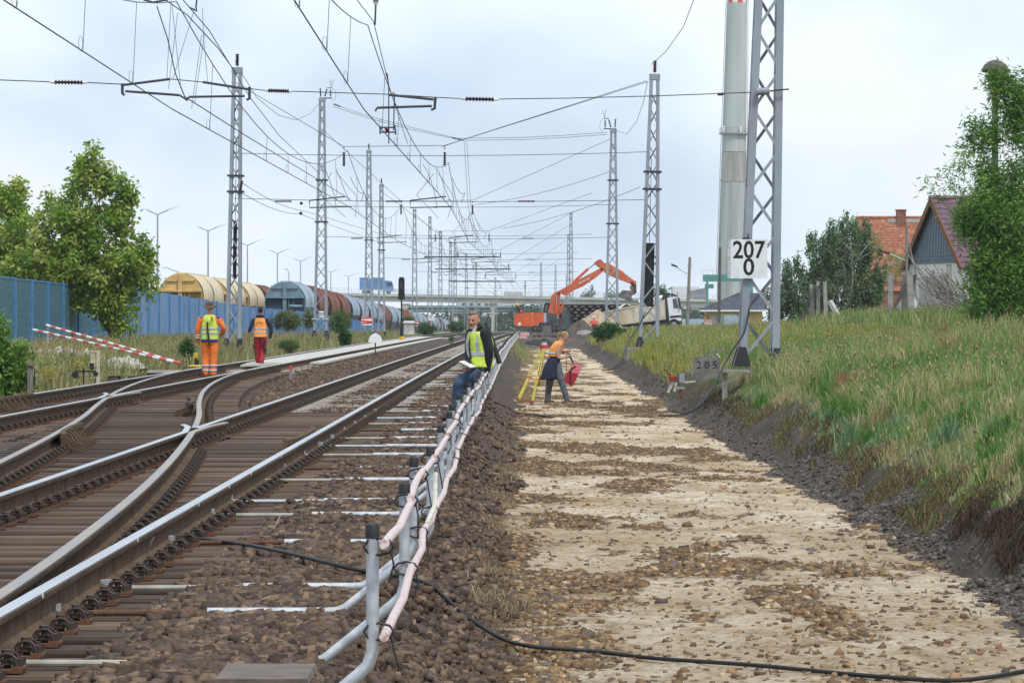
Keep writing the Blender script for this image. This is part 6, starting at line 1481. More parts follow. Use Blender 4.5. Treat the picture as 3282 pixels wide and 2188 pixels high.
bg_ = thing('shoulder_bag', 'pink and red equipment bag hanging from the woman\'s hands', 'bag'); pink = mat('bag_pink', (.72, .18, .22), .6, 0, .1, 6); bred = mat('bag_red', (.40, .02, .03), .6, 0, .15, 6)
def wprism(pts_, y0, y1): return MB().prism([(W2(*q).x, W2(*q).z) for q in pts_], 'y', YW + y0, YW + y1)
wprism([(565, 470), (578, 440), (620, 390), (690, 420), (702, 445), (670, 512), (600, 500)], -.13, .13).build('upper_part', pink, bg_); wprism([(516, 548), (535, 500), (568, 472), (602, 502), (669, 513), (640, 575), (608, 632), (585, 640), (518, 605)], -.12, .12).build('lower_part', bred, bg_)
for x in (585,): MB().tube([W2(640, 425, -.14), W2(590, 450, -.145), W2(575, 520, -.14), W2(588, 640, -.13)], .013, 5).build('strap', black_rub, bg_)
MB().tube([W2(545, 270, -.12), W2(570, 305, -.12), W2(590, 345, -.1), W2(632, 428, -.05)], [.012, .02, .022, .012], 6).build('handle_strap', dk, bg_); MB().tube([W2(533, 290, -.1), W2(534, 400, -.1), W2(536, 490, -.1)], .009, 5).build('hanging_strap', dk, bg_)

MB().bbox(pt(1792, 985, 366).x, pt(1990, 985, 366).x, 365.05, 365.4, -1.5, pt(0, 977, 366).z).build('gap_backing', darkst, sk)  # added dark backing, blocks the sky showing through the stack's gaps
# ================================================================ PEOPLE
skin = mat('skin', (.50, .27, .19), .55, 0, .08, 20); skin_t = mat('skin_tanned', (.46, .23, .155), .55, 0, .08, 20); lipm = mat('lips', (.30, .09, .08), .5); eyed = mat('eye_dark', (.06, .04, .03), .3)
hiviz_y = mat('vest_yellow', (.62, .78, .10), .7, 0, .10, 9, bump=.9, bscale=11); hiviz_o = mat('vest_orange', (.95, .36, .08), .7, 0, .10, 9, bump=.9, bscale=11); work_o = mat('work_orange', (.88, .20, .03), .75, 0, .14, 8, bump=.9, bscale=11); refl = mat('reflective_grey', (.46, .48, .52), .4, .1, .08, 10)
navy_c = mat('cloth_navy', (.022, .028, .06), .85, 0, .2, 10, bump=.9, bscale=11); black_c = mat('cloth_black', (.014, .017, .026), .85, 0, .2, 10, bump=.9, bscale=11); jeans = mat('jeans_blue', (.055, .10, .19), .85, 0, .25, 12, bump=.4); jeans_g = mat('jeans_grey', (.13, .145, .175), .85, 0, .2, 12, bump=.4); red_c = mat('trousers_red', (.36, .015, .03), .8, 0, .2, 8, bump=.9, bscale=11); wine_c = mat('trousers_wine', (.30, .02, .05), .8, 0, .2, 8, bump=.9, bscale=11); coral_c = mat('shirt_coral', (.75, .16, .10), .8, 0, .1, 8)
blue_c = mat('cloth_blue', (.03, .06, .25), .8, 0, .1, 8); shoe_m = mat('shoe_dark', (.035, .03, .03), .7, 0, .2, 8); hat_m = mat('hat_brown', (.14, .085, .05), .9, 0, .2, 10); white_c = mat('shirt_white', (.72, .72, .72), .8, 0, .05, 8)
hair_d = mat('hair_dark', (.035, .024, .02), .8, 0, .2, 40); hair_b = mat('hair_greybrown', (.11, .075, .055), .8, 0, .35, 40, col2=(.22, .18, .15)); hair_f = mat('hair_blonde', (.42, .26, .11), .7, 0, .25, 40, stretch=(3, 3, .6))

def resample(P, Rr, step=.025):
    P = [Vector(p) for p in P]; out_p, out_r = [], []
    for i in range(len(P) - 1):
        a, b_, c_, d_ = P[max(i - 1, 0)], P[i], P[i + 1], P[min(i + 2, len(P) - 1)]; n_ = max(2, int((c_ - b_).length / step))
        for k_ in range(n_):
            u = k_ / n_; q = .5 * ((2 * b_) + (c_ - a) * u + (2 * a - 5 * b_ + 4 * c_ - d_) * u * u + (3 * b_ - a - 3 * c_ + d_) * u ** 3)
            out_p.append(q); out_r.append(Rr[i] + (Rr[i + 1] - Rr[i]) * u)
    out_p.append(P[-1]); out_r.append(Rr[-1]); return out_p, out_r
class Body:
    def __init__(s): s.mb = MB()
    def limb(s, P, Rr, mi, n=12):
        p, r = resample(P, Rr); s.mb.tube(p, r, n, mi); s.mb.ball(p[0], r[0], mi, 10, 6); s.mb.ball(p[-1], r[-1], mi, 10, 6); return s
    def torso(s, secs, mi, face=(0, 1), grow=0.0, mb=None, n=20):
        """secs: (centre, half width across shoulders, half depth); face = facing direction on the ground"""
        fw = Vector((face[0], face[1], 0)).normalized(); rt = Vector((fw.y, -fw.x, 0)); rings = []
        C = [Vector(q[0]) for q in secs]; A, _ = resample(C, [q[1] for q in secs], .03)[0], 0; pa, ra = resample(C, [q[1] for q in secs], .03); _, rb = resample(C, [q[2] for q in secs], .03)
        for c, a, b_ in zip(pa, ra, rb):
            ring = []
            for k_ in range(n):
                t_ = 2 * math.pi * k_ / n; cs, sn = math.cos(t_), math.sin(t_); e_ = .82
                ring.append(c + rt * (a + grow) * math.copysign(abs(cs) ** e_, cs) + fw * (b_ + grow) * math.copysign(abs(sn) ** e_, sn))
            rings.append(ring)
        (mb or s.mb).loft(rings, mi); return s
    def head(s, c, face, pitch, mi, lip, eye, size=1.0, hairless=True):
        c = Vector(c); fw = Vector((face[0], face[1], 0)).normalized(); rt = Vector((fw.y, -fw.x, 0)); up = Vector((0, 0, 1))
        M = Matrix.Rotation(pitch, 3, rt); fw2 = M @ fw; up2 = M @ up
        L = lambda x, y, z: c + (rt * x + fw2 * y + up2 * z) * size
        prof = [(-.118, .028, .03, .048), (-.105, .046, .045, .04), (-.075, .058, .066, .022), (-.04, .067, .082, .012), (0, .073, .092, .004), (.04, .076, .097, -.002), (.075, .071, .090, -.006), (.10, .055, .068, -.008), (.118, .028, .035, -.008)]
        rings = [[L(a * math.cos(t_), yo + b_ * math.sin(t_), z) for t_ in np.linspace(0, 2 * math.pi, 17)[:-1]] for z, a, b_, yo in prof]
        s.mb.loft(rings, mi)
        s.mb.tube([L(0, .092, .012), L(0, .108, -.012), L(0, .112, -.028), L(0, .098, -.036)], [.009 * size, .012 * size, .016 * size, .012 * size], 8, mi)
        s.mb.ball(L(0, .088, .030), (.045 * size, .014 * size, .010 * size), mi)
        for sx in (-1, 1):
            s.mb.ball(L(sx * .030, .0865, .010), (.0095 * size, .008 * size, .0055 * size), eye, 8, 5); s.mb.ball(L(sx * .076, -.006, -.008), (.012 * size, .020 * size, .032 * size), mi)
            s.mb.ball(L(sx * .04, .066, -.025), .022 * size, mi)
        s.mb.ball(L(0, .0885, -.062), (.026 * size, .010 * size, .0065 * size), lip); s.mb.ball(L(0, .078, -.098), (.026 * size, .018 * size, .018 * size), mi)
        s.L = L; return L
    def hand(s, w, d, side, mi, curl=.5, size=1.0):
        """palm and five fingers: w wrist, d direction of the hand, side = direction of the thumb"""
        w = Vector(w); d = Vector(d).normalized(); sd_ = Vector(side); sd_ = (sd_ - d * sd_.dot(d)).normalized(); nrm = d.cross(sd_)
        k = size; s.mb.tube([w, w + d * .045 * k, w + d * .085 * k], [.024 * k, .036 * k, .034 * k], 8, mi)
        for i, (o_, L_) in enumerate(((.028, .070), (.010, .078), (-.009, .073), (-.027, .058))):
            b0 = w + d * .080 * k + sd_ * o_ * k; q1 = (d * math.cos(curl * .6) + nrm * math.sin(curl * .6)); q2 = (d * math.cos(curl * 1.7) + nrm * math.sin(curl * 1.7))
            p1 = b0 + q1 * L_ * .55 * k; p2 = p1 + q2 * L_ * .5 * k; s.mb.tube([b0, p1, p2], [.0098 * k, .0092 * k, .008 * k], 6, mi)
        t0 = w + d * .03 * k + sd_ * .028 * k; t1 = t0 + (d * .7 + sd_ * .7) * .035 * k; t2 = t1 + (d + sd_ * .15 + nrm * curl * .5).normalized() * .03 * k; s.mb.tube([t0, t1, t2], [.012 * k, .0105 * k, .009 * k], 6, mi)
    def shoe(s, ankle, d, mi, L=.27):
        a = Vector(ankle); d = Vector((d[0], d[1], 0)).normalized(); z0 = a.z - .075
        s.mb.tube([Vector((a.x, a.y, z0 + .035)) - d * .07, Vector((a.x, a.y, z0 + .045)), Vector((a.x, a.y, z0 + .035)) + d * (L - .14), Vector((a.x, a.y, z0 + .025)) + d * (L - .08)], [.042, .052, .046, .026], 10, mi)
    def finish(s, mats, parent, voxel=.009):
        src = s.mb; me0 = bpy.data.meshes.new('body_src'); me0.from_pydata(src.v, [], src.f); tmp = bpy.data.objects.new('body_src', me0); COL.objects.link(tmp)
        md = tmp.modifiers.new('r', 'REMESH'); md.mode = 'VOXEL'; md.voxel_size = voxel; sm_ = tmp.modifiers.new('s', 'SMOOTH'); sm_.factor = .5; sm_.iterations = 2
        dg = bpy.context.evaluated_depsgraph_get(); me = bpy.data.meshes.new_from_object(tmp.evaluated_get(dg)); bpy.data.objects.remove(tmp)
        pts_, mi = [], []
        for f, m_ in zip(src.f, src.m):
            c = sum((Vector(src.v[i]) for i in f), Vector()) / len(f)
            if len(f) <= 4: pts_.append(c); mi.append(m_)
        kd = kdtree.KDTree(len(pts_))
        for i, p in enumerate(pts_): kd.insert(p, i)
        kd.balance(); me.materials.clear()
        for m_ in mats: me.materials.append(m_)
        me.polygons.foreach_set('material_index', [mi[kd.find(p.center)[1]] for p in me.polygons]); me.polygons.foreach_set('use_smooth', [True] * len(me.polygons)); me.name = 'body'
        return link('body', me, parent)
def band(secs, face, grow, name, m, parent):
    mb = MB(); Body().torso(secs, 0, face, grow, mb); return mb.build(name, m, parent, smooth='all')
def vest_on(parent, secs, face, m, bands=(), stripe=None, name='vest'):
    v = band(secs, face, .014, name, m, parent)
    for z0, z1 in bands:
        def at(z):
            zs_ = [q[0][2] for q in secs]; i = max(0, min(len(secs) - 2, int(np.searchsorted(-np.array(zs_) if zs_[0] > zs_[-1] else np.array(zs_), -z if zs_[0] > zs_[-1] else z)) - 1)); u = (z - zs_[i]) / (zs_[i + 1] - zs_[i]); return (tuple(Vector(secs[i][0]).lerp(Vector(secs[i + 1][0]), u)), secs[i][1] + (secs[i + 1][1] - secs[i][1]) * u, secs[i][2] + (secs[i + 1][2] - secs[i][2]) * u)
        band([at(z0), at((z0 + z1) / 2), at(z1)], face, .019, 'reflective_band', refl, v)
    return v

# --- worker in the hat, seen from behind
p1 = pt(672, 1204, 92.3); w1 = thing('person', 'worker in a brown hat, yellow vest and orange trousers walking away', 'person', (p1.x, 92.3, .535))
B = Body(); ft = (0, 1)
T1 = [((0, 0, .80), .185, .125), ((0, 0, .92), .195, .13), ((0, .01, 1.08), .20, .135), ((0, .01, 1.25), .215, .14), ((0, 0, 1.40), .225, .125), ((0, -.01, 1.49), .17, .09), ((0, 0, 1.54), .08, .07)]
B.torso(T1, 1, ft); B.limb([(0, 0, 1.50), (0, .01, 1.60)], [.062, .058], 0); B.head((0, .015, 1.685), (.1, 1), 0, 0, 3, 4)
for s, ky in ((-1, .03), (1, -.02)): B.limb([(s * .10, 0, .84), (s * .105, ky, .48), (s * .09, ky - .06, .08)], [.118, .095, .088], 2); B.shoe((s * .095, ky - .06, .085), (s * .2, 1), 5)
B.limb([(-.225, 0, 1.42), (-.30, .0, 1.16), (-.30, .06, .90)], [.075, .066, .054], 1); B.hand((-.295, .07, .875), (-.02, .1, -1), (.6, .6, 0), 0, .6)
B.limb([(.225, 0, 1.42), (.345, -.02, 1.20), (.29, .16, 1.05)], [.075, .066, .052], 1); B.hand((.285, .175, 1.04), (-.5, .8, -.2), (0, .2, 1), 0, .8)
B.finish([skin, work_o, work_o, lipm, eyed, shoe_m], w1)
V1 = [((0, .005, .90), .205, .14), ((0, .01, 1.08), .205, .14), ((0, .01, 1.25), .20, .145), ((0, 0, 1.40), .175, .132), ((0, -.01, 1.48), .14, .10), ((0, -.005, 1.53), .105, .082)]
v = vest_on(w1, V1, ft, hiviz_y, ((1.16, 1.21), (1.05, 1.10)))
text_obj('lettering', 'SICHERUNG', .05, mat('print_grey', (.25, .33, .12), .8), v, (0, -.168, 1.325))
band([((0, 0, .86), .205, .14), ((0, 0, .93), .208, .143)], ft, .01, 'jacket_hem', blue_c, w1)
MB().ball((.21, -.0, 1.455), (.075, .085, .04)).build('shoulder_patch', blue_c, w1, True); MB().ball((-.21, -.0, 1.455), (.06, .08, .035)).build('shoulder_patch', blue_c, w1, True)
for s, ky in ((-1, .03), (1, -.02)):
    for z in (.27, .15): band([((s * (.098 - .01 * (z < .2)), ky - .035 - .015 * (z < .2), z - .028), .089, .089), ((s * (.098 - .01 * (z < .2)), ky - .032 - .015 * (z < .2), z + .028), .090, .090)], ft, .006, 'trouser_band', refl, w1)
for z, x in ((1.02, -.305), (.96, -.303)): band([((x, .03, z - .02), .058, .06), ((x, .03, z + .02), .059, .061)], ft, .006, 'sleeve_band', refl, w1)
hb = MB(); hat_c = Vector((0, .01, 1.735)); rings = []
for r_, z_, wv_ in ((.10, .0, .2), (.185, -.012, 1), (.190, -.004, 1), (.12, .014, .4), (.100, .024, 0), (.098, .06, 0), (.088, .10, 0), (.05, .118, 0), (.006, .105, 0)):
    rings.append([hat_c + Vector((r_ * math.cos(a) * 1.05, r_ * math.sin(a), z_ + wv_ * .034 * math.cos(2 * a))) for a in np.linspace(0, 2 * math.pi, 25)[:-1]])
hb.loft(rings); hb.build('hat', hat_m, w1, True); MB().lathe([(.099, .022), (.101, .03), (.098, .05), (.096, .05)], (0, .01, 1.735), 20).build('hat_band', shoe_m, w1)
MB().tube([(-.045, -.185, 1.36), (-.03, -.19, 1.1), (.01, -.185, .80)], [.017, .024, .026], 8).build('baton', black_rub, w1, True); MB().tube([(.06, -.165, 1.50), (.05, -.172, 1.40), (.075, -.172, 1.36), (.095, -.17, 1.42), (.09, -.16, 1.50)], .008, 5).build('cord', black_rub, w1)

# --- worker in orange vest and red trousers
p2 = pt(834, 1176, 109); w2 = thing('person', 'worker in an orange vest and red trousers walking away ahead of the hat wearer', 'person', (p2.x, 109, .60))
B = Body(); T2_ = [((0, 0, .80), .165, .115), ((0, .01, .95), .17, .115), ((0, .01, 1.15), .18, .12), ((0, 0, 1.30), .20, .115), ((0, -.01, 1.40), .15, .085), ((0, 0, 1.46), .07, .065)]
B.torso(T2_, 1, ft); B.limb([(0, 0, 1.42), (.005, .01, 1.51)], [.058, .054], 0); B.head((.005, .02, 1.585), (.25, 1), 0, 0, 3, 4); B.limb([(-.08, -.05, 1.43), (0, -.085, 1.45), (.08, -.05, 1.43)], [.045, .055, .045], 1)
B.limb([(-.085, 0, .82), (-.10, .10, .45), (-.07, .10, .10)], [.11, .088, .075], 2); B.shoe((-.07, .10, .09), (-.1, 1), 5); B.limb([(.085, 0, .82), (.075, .06, .46), (.05, -.16, .12)], [.11, .088, .075], 2); B.shoe((.045, -.16, .10), (.1, 1), 5)
B.limb([(-.20, 0, 1.32), (-.285, -.04, 1.08), (-.31, -.03, 1.02)], [.068, .06, .055], 1); B.limb([(-.30, -.03, 1.03), (-.39, .06, .86)], [.042, .032], 0); B.hand((-.40, .065, .845), (-.3, .3, -.9), (.4, .8, 0), 0, .6)
B.limb([(.20, 0, 1.32), (.315, .02, 1.07), (.285, .06, .83)], [.068, .06, .05], 1); B.hand((.285, .065, .81), (-.1, .1, -1), (-.5, .6, 0), 0, .7)
B.finish([skin, navy_c, red_c, lipm, eyed, shoe_m], w2)
V2 = [((0, .005, .83), .185, .128), ((0, .01, .98), .18, .125), ((0, .01, 1.15), .178, .128), ((0, 0, 1.30), .165, .122), ((0, -.01, 1.39), .13, .092)]
v = vest_on(w2, V2, ft, hiviz_o, ((1.06, 1.10), (.95, .99))); text_obj('lettering', 'Börnert', .06, mat('print_brown', (.16, .06, .03), .8), v, (0, -.148, 1.255))
MB().ball((.005, -.02, 1.625), (.082, .098, .088)).build('hair', hair_d, w2, True)
for x, z in ((-.165, .55), (.12, .66), (.145, .45)): MB().box((x, -.06 if x > 0 else .05, z), (.07, .09, .12), (0, 0, .3)).build('pocket', black_c, w2)

# --- man sitting on the barrier
YM = 52.0
def M7(cx, cy, y=0.0): q = pt(1400 + cx / 3.92, 950 + cy / 3.92, YM); return Vector((q.x, YM + y, q.z))
m3 = thing('person', 'grey-haired man in a yellow vest and jeans sitting on the barrier', 'person', (0, 0, 0)); fc = (-.72, -.69)
B = Body(); T3 = [(M7(535, 935), .165, .125), (M7(545, 860), .17, .125), (M7(548, 720), .175, .125), (M7(540, 580), .19, .125), (M7(530, 480), .195, .115), (M7(515, 425), .13, .085), (M7(505, 400), .07, .065)]
B.torso(T3, 1, fc); B.limb([M7(505, 420), M7(480, 360, -.02)], [.062, .058], 0); Lh = B.head(M7(468, 302, -.03), (-.42, -.9), -.06, 0, 3, 4, 1.04)
kn = M7(285, 1085, -.18); B.limb([M7(500, 960, -.09), M7(400, 1010, -.14), kn, Vector((M7(262, 0).x, YM - .16, .95)), Vector((M7(240, 0).x, YM - .14, .66))], [.105, .095, .082, .075, .062], 2); B.shoe((M7(235, 0).x, YM - .14, .635), (-1, -.25), 5, .29)
B.limb([M7(520, 955, .10), M7(450, 1020, .12), M7(400, 1110, .12), Vector((M7(385, 0).x, YM + .14, .90)), Vector((M7(345, 0).x, YM + .14, .66))], [.105, .095, .082, .072, .06], 2); B.shoe((M7(340, 0).x, YM + .14, .635), (-1, -.1), 5, .29)
B.limb([M7(610, 470, -.16), M7(655, 690, -.17), M7(625, 920, -.10)], [.078, .068, .052], 1); B.hand(M7(622, 935, -.10), (-.15, .25, -.9), (-1, -.2, 0), 0, .9)
B.limb([M7(425, 470, .16), M7(405, 680, .14), M7(395, 800, .0), M7(400, 850, -.1)], [.075, .064, .055, .05], 1); B.hand(M7(402, 860, -.11), (.1, -.8, -.3), (0, 0, 1), 0, .8)
B.finish([skin_t, black_c, jeans, lipm, eyed, shoe_m], m3, .008)
V3 = [(M7(540, 890), .185, .14), (M7(548, 720), .183, .138), (M7(540, 580), .185, .14), (M7(530, 490), .165, .128), (M7(518, 440), .12, .095)]
v = vest_on(m3, V3, fc, hiviz_y, ((M7(0, 745).z, M7(0, 695).z),))
fwv = Vector((fc[0], fc[1], 0)).normalized(); rtv = Vector((fwv.y, -fwv.x, 0))
for s in (-1, 1):
    pts_ = [M7(532, 470) + rtv * s * .085 + fwv * .128, M7(540, 580) + rtv * s * .10 + fwv * .150, M7(546, 690) + rtv * s * .105 + fwv * .150]
    mb = MB()
    for a_, b_ in zip(pts_, pts_[1:]): mb.bar(a_, b_, .055, .006, up=tuple(rtv))
    mb = MB(); vs = []
    for q in pts_: vs += [q - rtv * .028, q + rtv * .028]
    mb.add(vs, [(0, 1, 3, 2), (2, 3, 5, 4)]); mb.build('reflective_stripe', refl, v)
MB().tube([M7(530, 470) + rtv * .03 + fwv * .125, M7(538, 600) + rtv * .05 + fwv * .158, M7(545, 740) + rtv * .03 + fwv * .165], .010, 5).build('lanyard', black_c, m3); MB().box(M7(547, 765) + rtv * .03 + fwv * .165, (.03, .02, .05)).build('badge', black_rub, m3)
MB().tube([M7(470, 560) + Vector((0, -.10, 0)), M7(455, 470) + Vector((0, -.06, 0)), M7(475, 420) + Vector((0, -.085, 0)), M7(510, 380) + Vector((0, -.10, 0))], [.02, .03, .028, .018], 8).build('shirt_collar', white_c, m3, True)
MB().tube([M7(555, 395, .02), M7(530, 370, -.09), M7(505, 410, -.11)], [.03, .035, .02], 8).build('jacket_collar', black_c, m3, True)
hh = MB(); hh.ball(Lh(0, -.022, .055), (.082, .094, .080)); hh.ball(Lh(0, .045, .095), (.062, .045, .030)); hh.ball(Lh(.01, .0, .11), (.06, .07, .03)); hh.build('hair', hair_b, m3, True)
text_obj('lettering', '2', .075, black_ink, v, M7(470, 830) + fwv * .165 + rtv * -.02, (R(90), 0, math.atan2(-rtv.y, -rtv.x)))
tb_ = thing('carrying_tube', 'long black tube slung diagonally on the seated man\'s back', 'tube'); MB().tube([M7(605, 330, .12), M7(640, 400, .13)], [.012, .014], 8).build('tip', black_rub, tb_, True); MB().tube([M7(635, 385, .13), M7(700, 560, .13), M7(790, 845, .12)], [.028, .034, .036], 10).build('shaft', mat('tube_olive', (.025, .03, .022), .5), tb_, True)
cbd = thing('clipboard', 'clipboard with papers held in front of the seated man', 'clipboard'); mb = MB(); a_, b_ = M7(310, 820, -.2), M7(460, 895, -.26); mb.bar(a_, b_, .24, .012, up=(.4, -.2, 1)); mb.build('board', wood_grey, cbd); mb = MB(); mb.bar(a_ + Vector((.005, -.002, .012)), b_ + Vector((.005, -.002, .012)), .20, .008, up=(.4, -.2, 1)); mb.build('papers', white_p, cbd)

# --- woman with the bag
w4 = thing('person', 'woman in an orange vest bending to her bag beside the tripod', 'person', (0, 0, 0)); fr = (1, -.12)
B = Body(); T4 = [(W2(405, 400), .145, .115), (W2(400, 350), .14, .11), (W2(405, 290), .135, .105), (W2(425, 220), .15, .11), (W2(450, 165), .145, .095), (W2(470, 140), .085, .07)]
B.torso(T4, 1, fr); B.limb([W2(468, 150), W2(495, 112)], [.048, .045], 0); Lw = B.head(W2(512, 92), (1, -.15), -.42, 0, 3, 4, .93)
B.limb([W2(395, 400, .06), W2(355, 580, .08), W2(338, 690, .10), W2(325, 800, .12)], [.105, .088, .074, .066], 2); B.shoe(tuple(W2(325, 800, .12)), (1, -.1), 5, .25); B.limb([W2(425, 400, -.06), W2(470, 560, -.09), W2(500, 660, -.10), W2(545, 800, -.08)], [.105, .09, .072, .066], 2); B.shoe(tuple(W2(545, 805, -.08)), (1, -.2), 5, .26)
B.limb([W2(462, 195, -.15), W2(440, 260, -.17)], [.056, .05], 0); B.limb([W2(440, 260, -.17), W2(442, 318, -.17), W2(480, 335, -.16), W2(522, 325, -.14)], [.05, .043, .036, .029], 0); B.hand(W2(528, 322, -.14), (1, 0, .25), (0, 0, 1), 0, .9, .95)
B.limb([W2(478, 185, .13), W2(490, 260, .12), W2(530, 262, .0)], [.052, .042, .028], 0); B.hand(W2(536, 260, -.02), (1, -.3, .1), (0, 0, 1), 0, .9, .95)
B.finish([skin, navy_c, jeans_g, lipm, eyed, shoe_m], w4, .008)
V4 = [(W2(398, 318), .158, .128), (W2(405, 285), .155, .125), (W2(425, 220), .165, .128), (W2(450, 168), .15, .105), (W2(466, 145), .10, .082)]
v = band(V4, fr, .012, 'vest', hiviz_o, w4); band([(W2(399, 292), .157, .127), (W2(402, 272), .157, .127)], fr, .020, 'reflective_band', refl, v)
jk = MB(); Body().torso([(W2(398, 335), .155, .125), (W2(392, 370), .175, .15), (W2(372, 450), .19, .19), (W2(350, 540), .19, .20), (W2(338, 572), .18, .19)], 0, fr, .012, jk); jk.build('tied_jacket', navy_c, w4, smooth='all')
hm = MB(); hm.ball(Lw(0, -.025, .03), (.076, .088, .080)); hm.ball(Lw(0, -.02, .065), (.068, .085, .05)); hm.tube([Lw(0, -.10, .03), Lw(0, -.135, .02), Lw(0, -.15, -.05), Lw(0, -.12, -.13)], [.025, .035, .032, .012], 8); hm.build('hair', hair_f, w4, True)

# --- man in red by the spoil heap
p5 = pt(1903, 1083, 306); w5 = thing('person', 'man in a coral shirt and wine-red overalls standing by the earth heap', 'person', (p5.x, 306, p5.z)); fk_ = (0, -1)
B = Body(); T5 = [((0, 0, .82), .17, .12), ((0, 0, 1.0), .175, .12), ((0, 0, 1.2), .19, .125), ((0, 0, 1.36), .21, .115), ((0, 0, 1.46), .15, .08), ((0, 0, 1.52), .07, .06)]
B.torso(T5, 1, fk_); B.limb([(0, 0, 1.48), (0, 0, 1.57)], [.06, .055], 0); B.head((0, -.02, 1.65), fk_, 0, 0, 3, 4)
for s in (-1, 1): B.limb([(s * .09, 0, .85), (s * .10, -.02, .46), (s * .10, .02, .08)], [.115, .09, .075], 2); B.shoe((s * .10, .02, .085), (s * .3, -1), 5); B.limb([(s * .21, 0, 1.40), (s * .36, .02, 1.18)], [.07, .058], 1); B.limb([(s * .36, .02, 1.18), (s * .24, -.1, .98)], [.048, .034], 0); B.hand((s * .23, -.11, .97), (-s * .6, -.3, -.5), (0, -.4, 1), 0, .7)
B.finish([skin_t, coral_c, wine_c, lipm, eyed, shoe_m], w5, .012)
band([((0, -.01, .84), .175, .125), ((0, -.01, 1.0), .178, .125), ((0, -.01, 1.16), .15, .122)], fk_, .012, 'overall_bib', wine_c, w5); MB().lathe([(.10, 0), (.098, .05), (.07, .09), (0, .1)], (0, -.01, 1.69), 12).build('cap', white_c, w5, True)
# ================================================================ LOOSE STONES
stone_m = colmat('stone_colours', .95, 0, .2)
ICO = np.array([(0, 0, 1), (.894, 0, .447), (.276, .851, .447), (-.724, .526, .447), (-.724, -.526, .447), (.276, -.851, .447), (.724, .526, -.447), (-.276, .851, -.447), (-.894, 0, -.447), (-.276, -.851, -.447), (.724, -.526, -.447), (0, 0, -1)])
ICF = np.array([(0, 1, 2), (0, 2, 3), (0, 3, 4), (0, 4, 5), (0, 5, 1), (1, 6, 2), (2, 7, 3), (3, 8, 4), (4, 9, 5), (5, 10, 1), (2, 6, 7), (3, 7, 8), (4, 8, 9), (5, 9, 10), (1, 10, 6), (6, 11, 7), (7, 11, 8), (8, 11, 9), (9, 11, 10), (10, 11, 6)])
CUB = np.array([(-1, -1, -1), (1, -1, -1), (1, 1, -1), (-1, 1, -1), (-1, -1, 1), (1, -1, 1), (1, 1, 1), (-1, 1, 1)], float) * .72; CBF = np.array([(0, 2, 1), (0, 3, 2), (4, 5, 6), (4, 6, 7), (0, 1, 5), (0, 5, 4), (1, 2, 6), (1, 6, 5), (2, 3, 7), (2, 7, 6), (3, 0, 4), (3, 4, 7)])
OCT = np.array([(1, 0, 0), (0, 1, 0), (-1, 0, 0), (0, -1, 0), (0, 0, 1), (0, 0, -1)], float); OCF = np.array([(0, 1, 4), (1, 2, 4), (2, 3, 4), (3, 0, 4), (1, 0, 5), (2, 1, 5), (3, 2, 5), (0, 3, 5)])
def stones(name, label, P, size, pal, cat='stones', ico=True, flat=.7):
    """P (n,3) positions, size (n,), palette rows"""
    n = len(P); bv, bf = (CUB, CBF) if ico else (OCT, OCF); k = len(bv)
    V = bv[None] * (1 + rng.uniform(-.42, .42, (n, k, 3))); V = V * (size[:, None, None] * np.stack([rng.uniform(.8, 1.35, n), rng.uniform(.7, 1.2, n), rng.uniform(flat - .2, flat + .15, n)], -1)[:, None, :])
    a = rng.uniform(0, 6.28, n); tl_ = rng.uniform(-.9, .9, n); ca, sa = np.cos(a), np.sin(a); ct, stt = np.cos(tl_), np.sin(tl_)
    x, y, z = V[..., 0], V[..., 1], V[..., 2]; y2 = y * ct[:, None] - z * stt[:, None]; z2 = y * stt[:, None] + z * ct[:, None]
    X = x * ca[:, None] - y2 * sa[:, None]; Yv = x * sa[:, None] + y2 * ca[:, None]
    V = np.stack([X, Yv, z2], -1) + P[:, None, :]
    Fc = (bf[None] + (np.arange(n) * k)[:, None, None]).reshape(-1, 3)
    pal = np.array(pal); c = pal[rng.integers(0, len(pal), n)] * rng.uniform(.65, 1.3, (n, 1)); C = np.repeat(c, k, 0)
    o = link(name, np_mesh(name, V.reshape(-1, 3), Fc, stone_m, C)); return tag(o, label, cat, None, 'stuff')
BAL = [(.125, .083, .055), (.10, .069, .05), (.155, .108, .076), (.075, .053, .041), (.12, .083, .066), (.19, .13, .086), (.10, .074, .06), (.065, .047, .038)]
def scat(n, x0, x1, y0, y1, zf, dens=None, rel=True, up=.0):
    # denser near the camera: uniform in 1/Y
    y = 1 / rng.uniform(1 / y1, 1 / y0, n) if dens is None else rng.uniform(y0, y1, n); x = rng.uniform(x0, x1, n)
    if rel: x = x + cshift(y)
    return np.stack([x, y, zf(x, y) + up], -1)
# shoulder between the right rail and the dig
P = scat(46000, -1.95, .06, 11, 75, ballast_z); 
rowy = (P[:, 1] - Y0) / pitch; frac = np.abs(rowy - np.round(rowy)) * pitch; xr = P[:, 0] - cshift(P[:, 1])
keep = ~((frac < .15) & (xr < -1.62) & (P[:, 1] < YW1)) & ~((frac < .14) & (xr < -1.45) & (rng.random(len(P)) < .6)); P = P[keep]
fq = np.minimum(1.0, P[:, 1] / 30); stones('ballast_stones', 'brown broken ballast stones on the shoulder beside the barrier', P, rng.uniform(.012, .033, len(P)) * (.95 + .35 * fq), BAL)
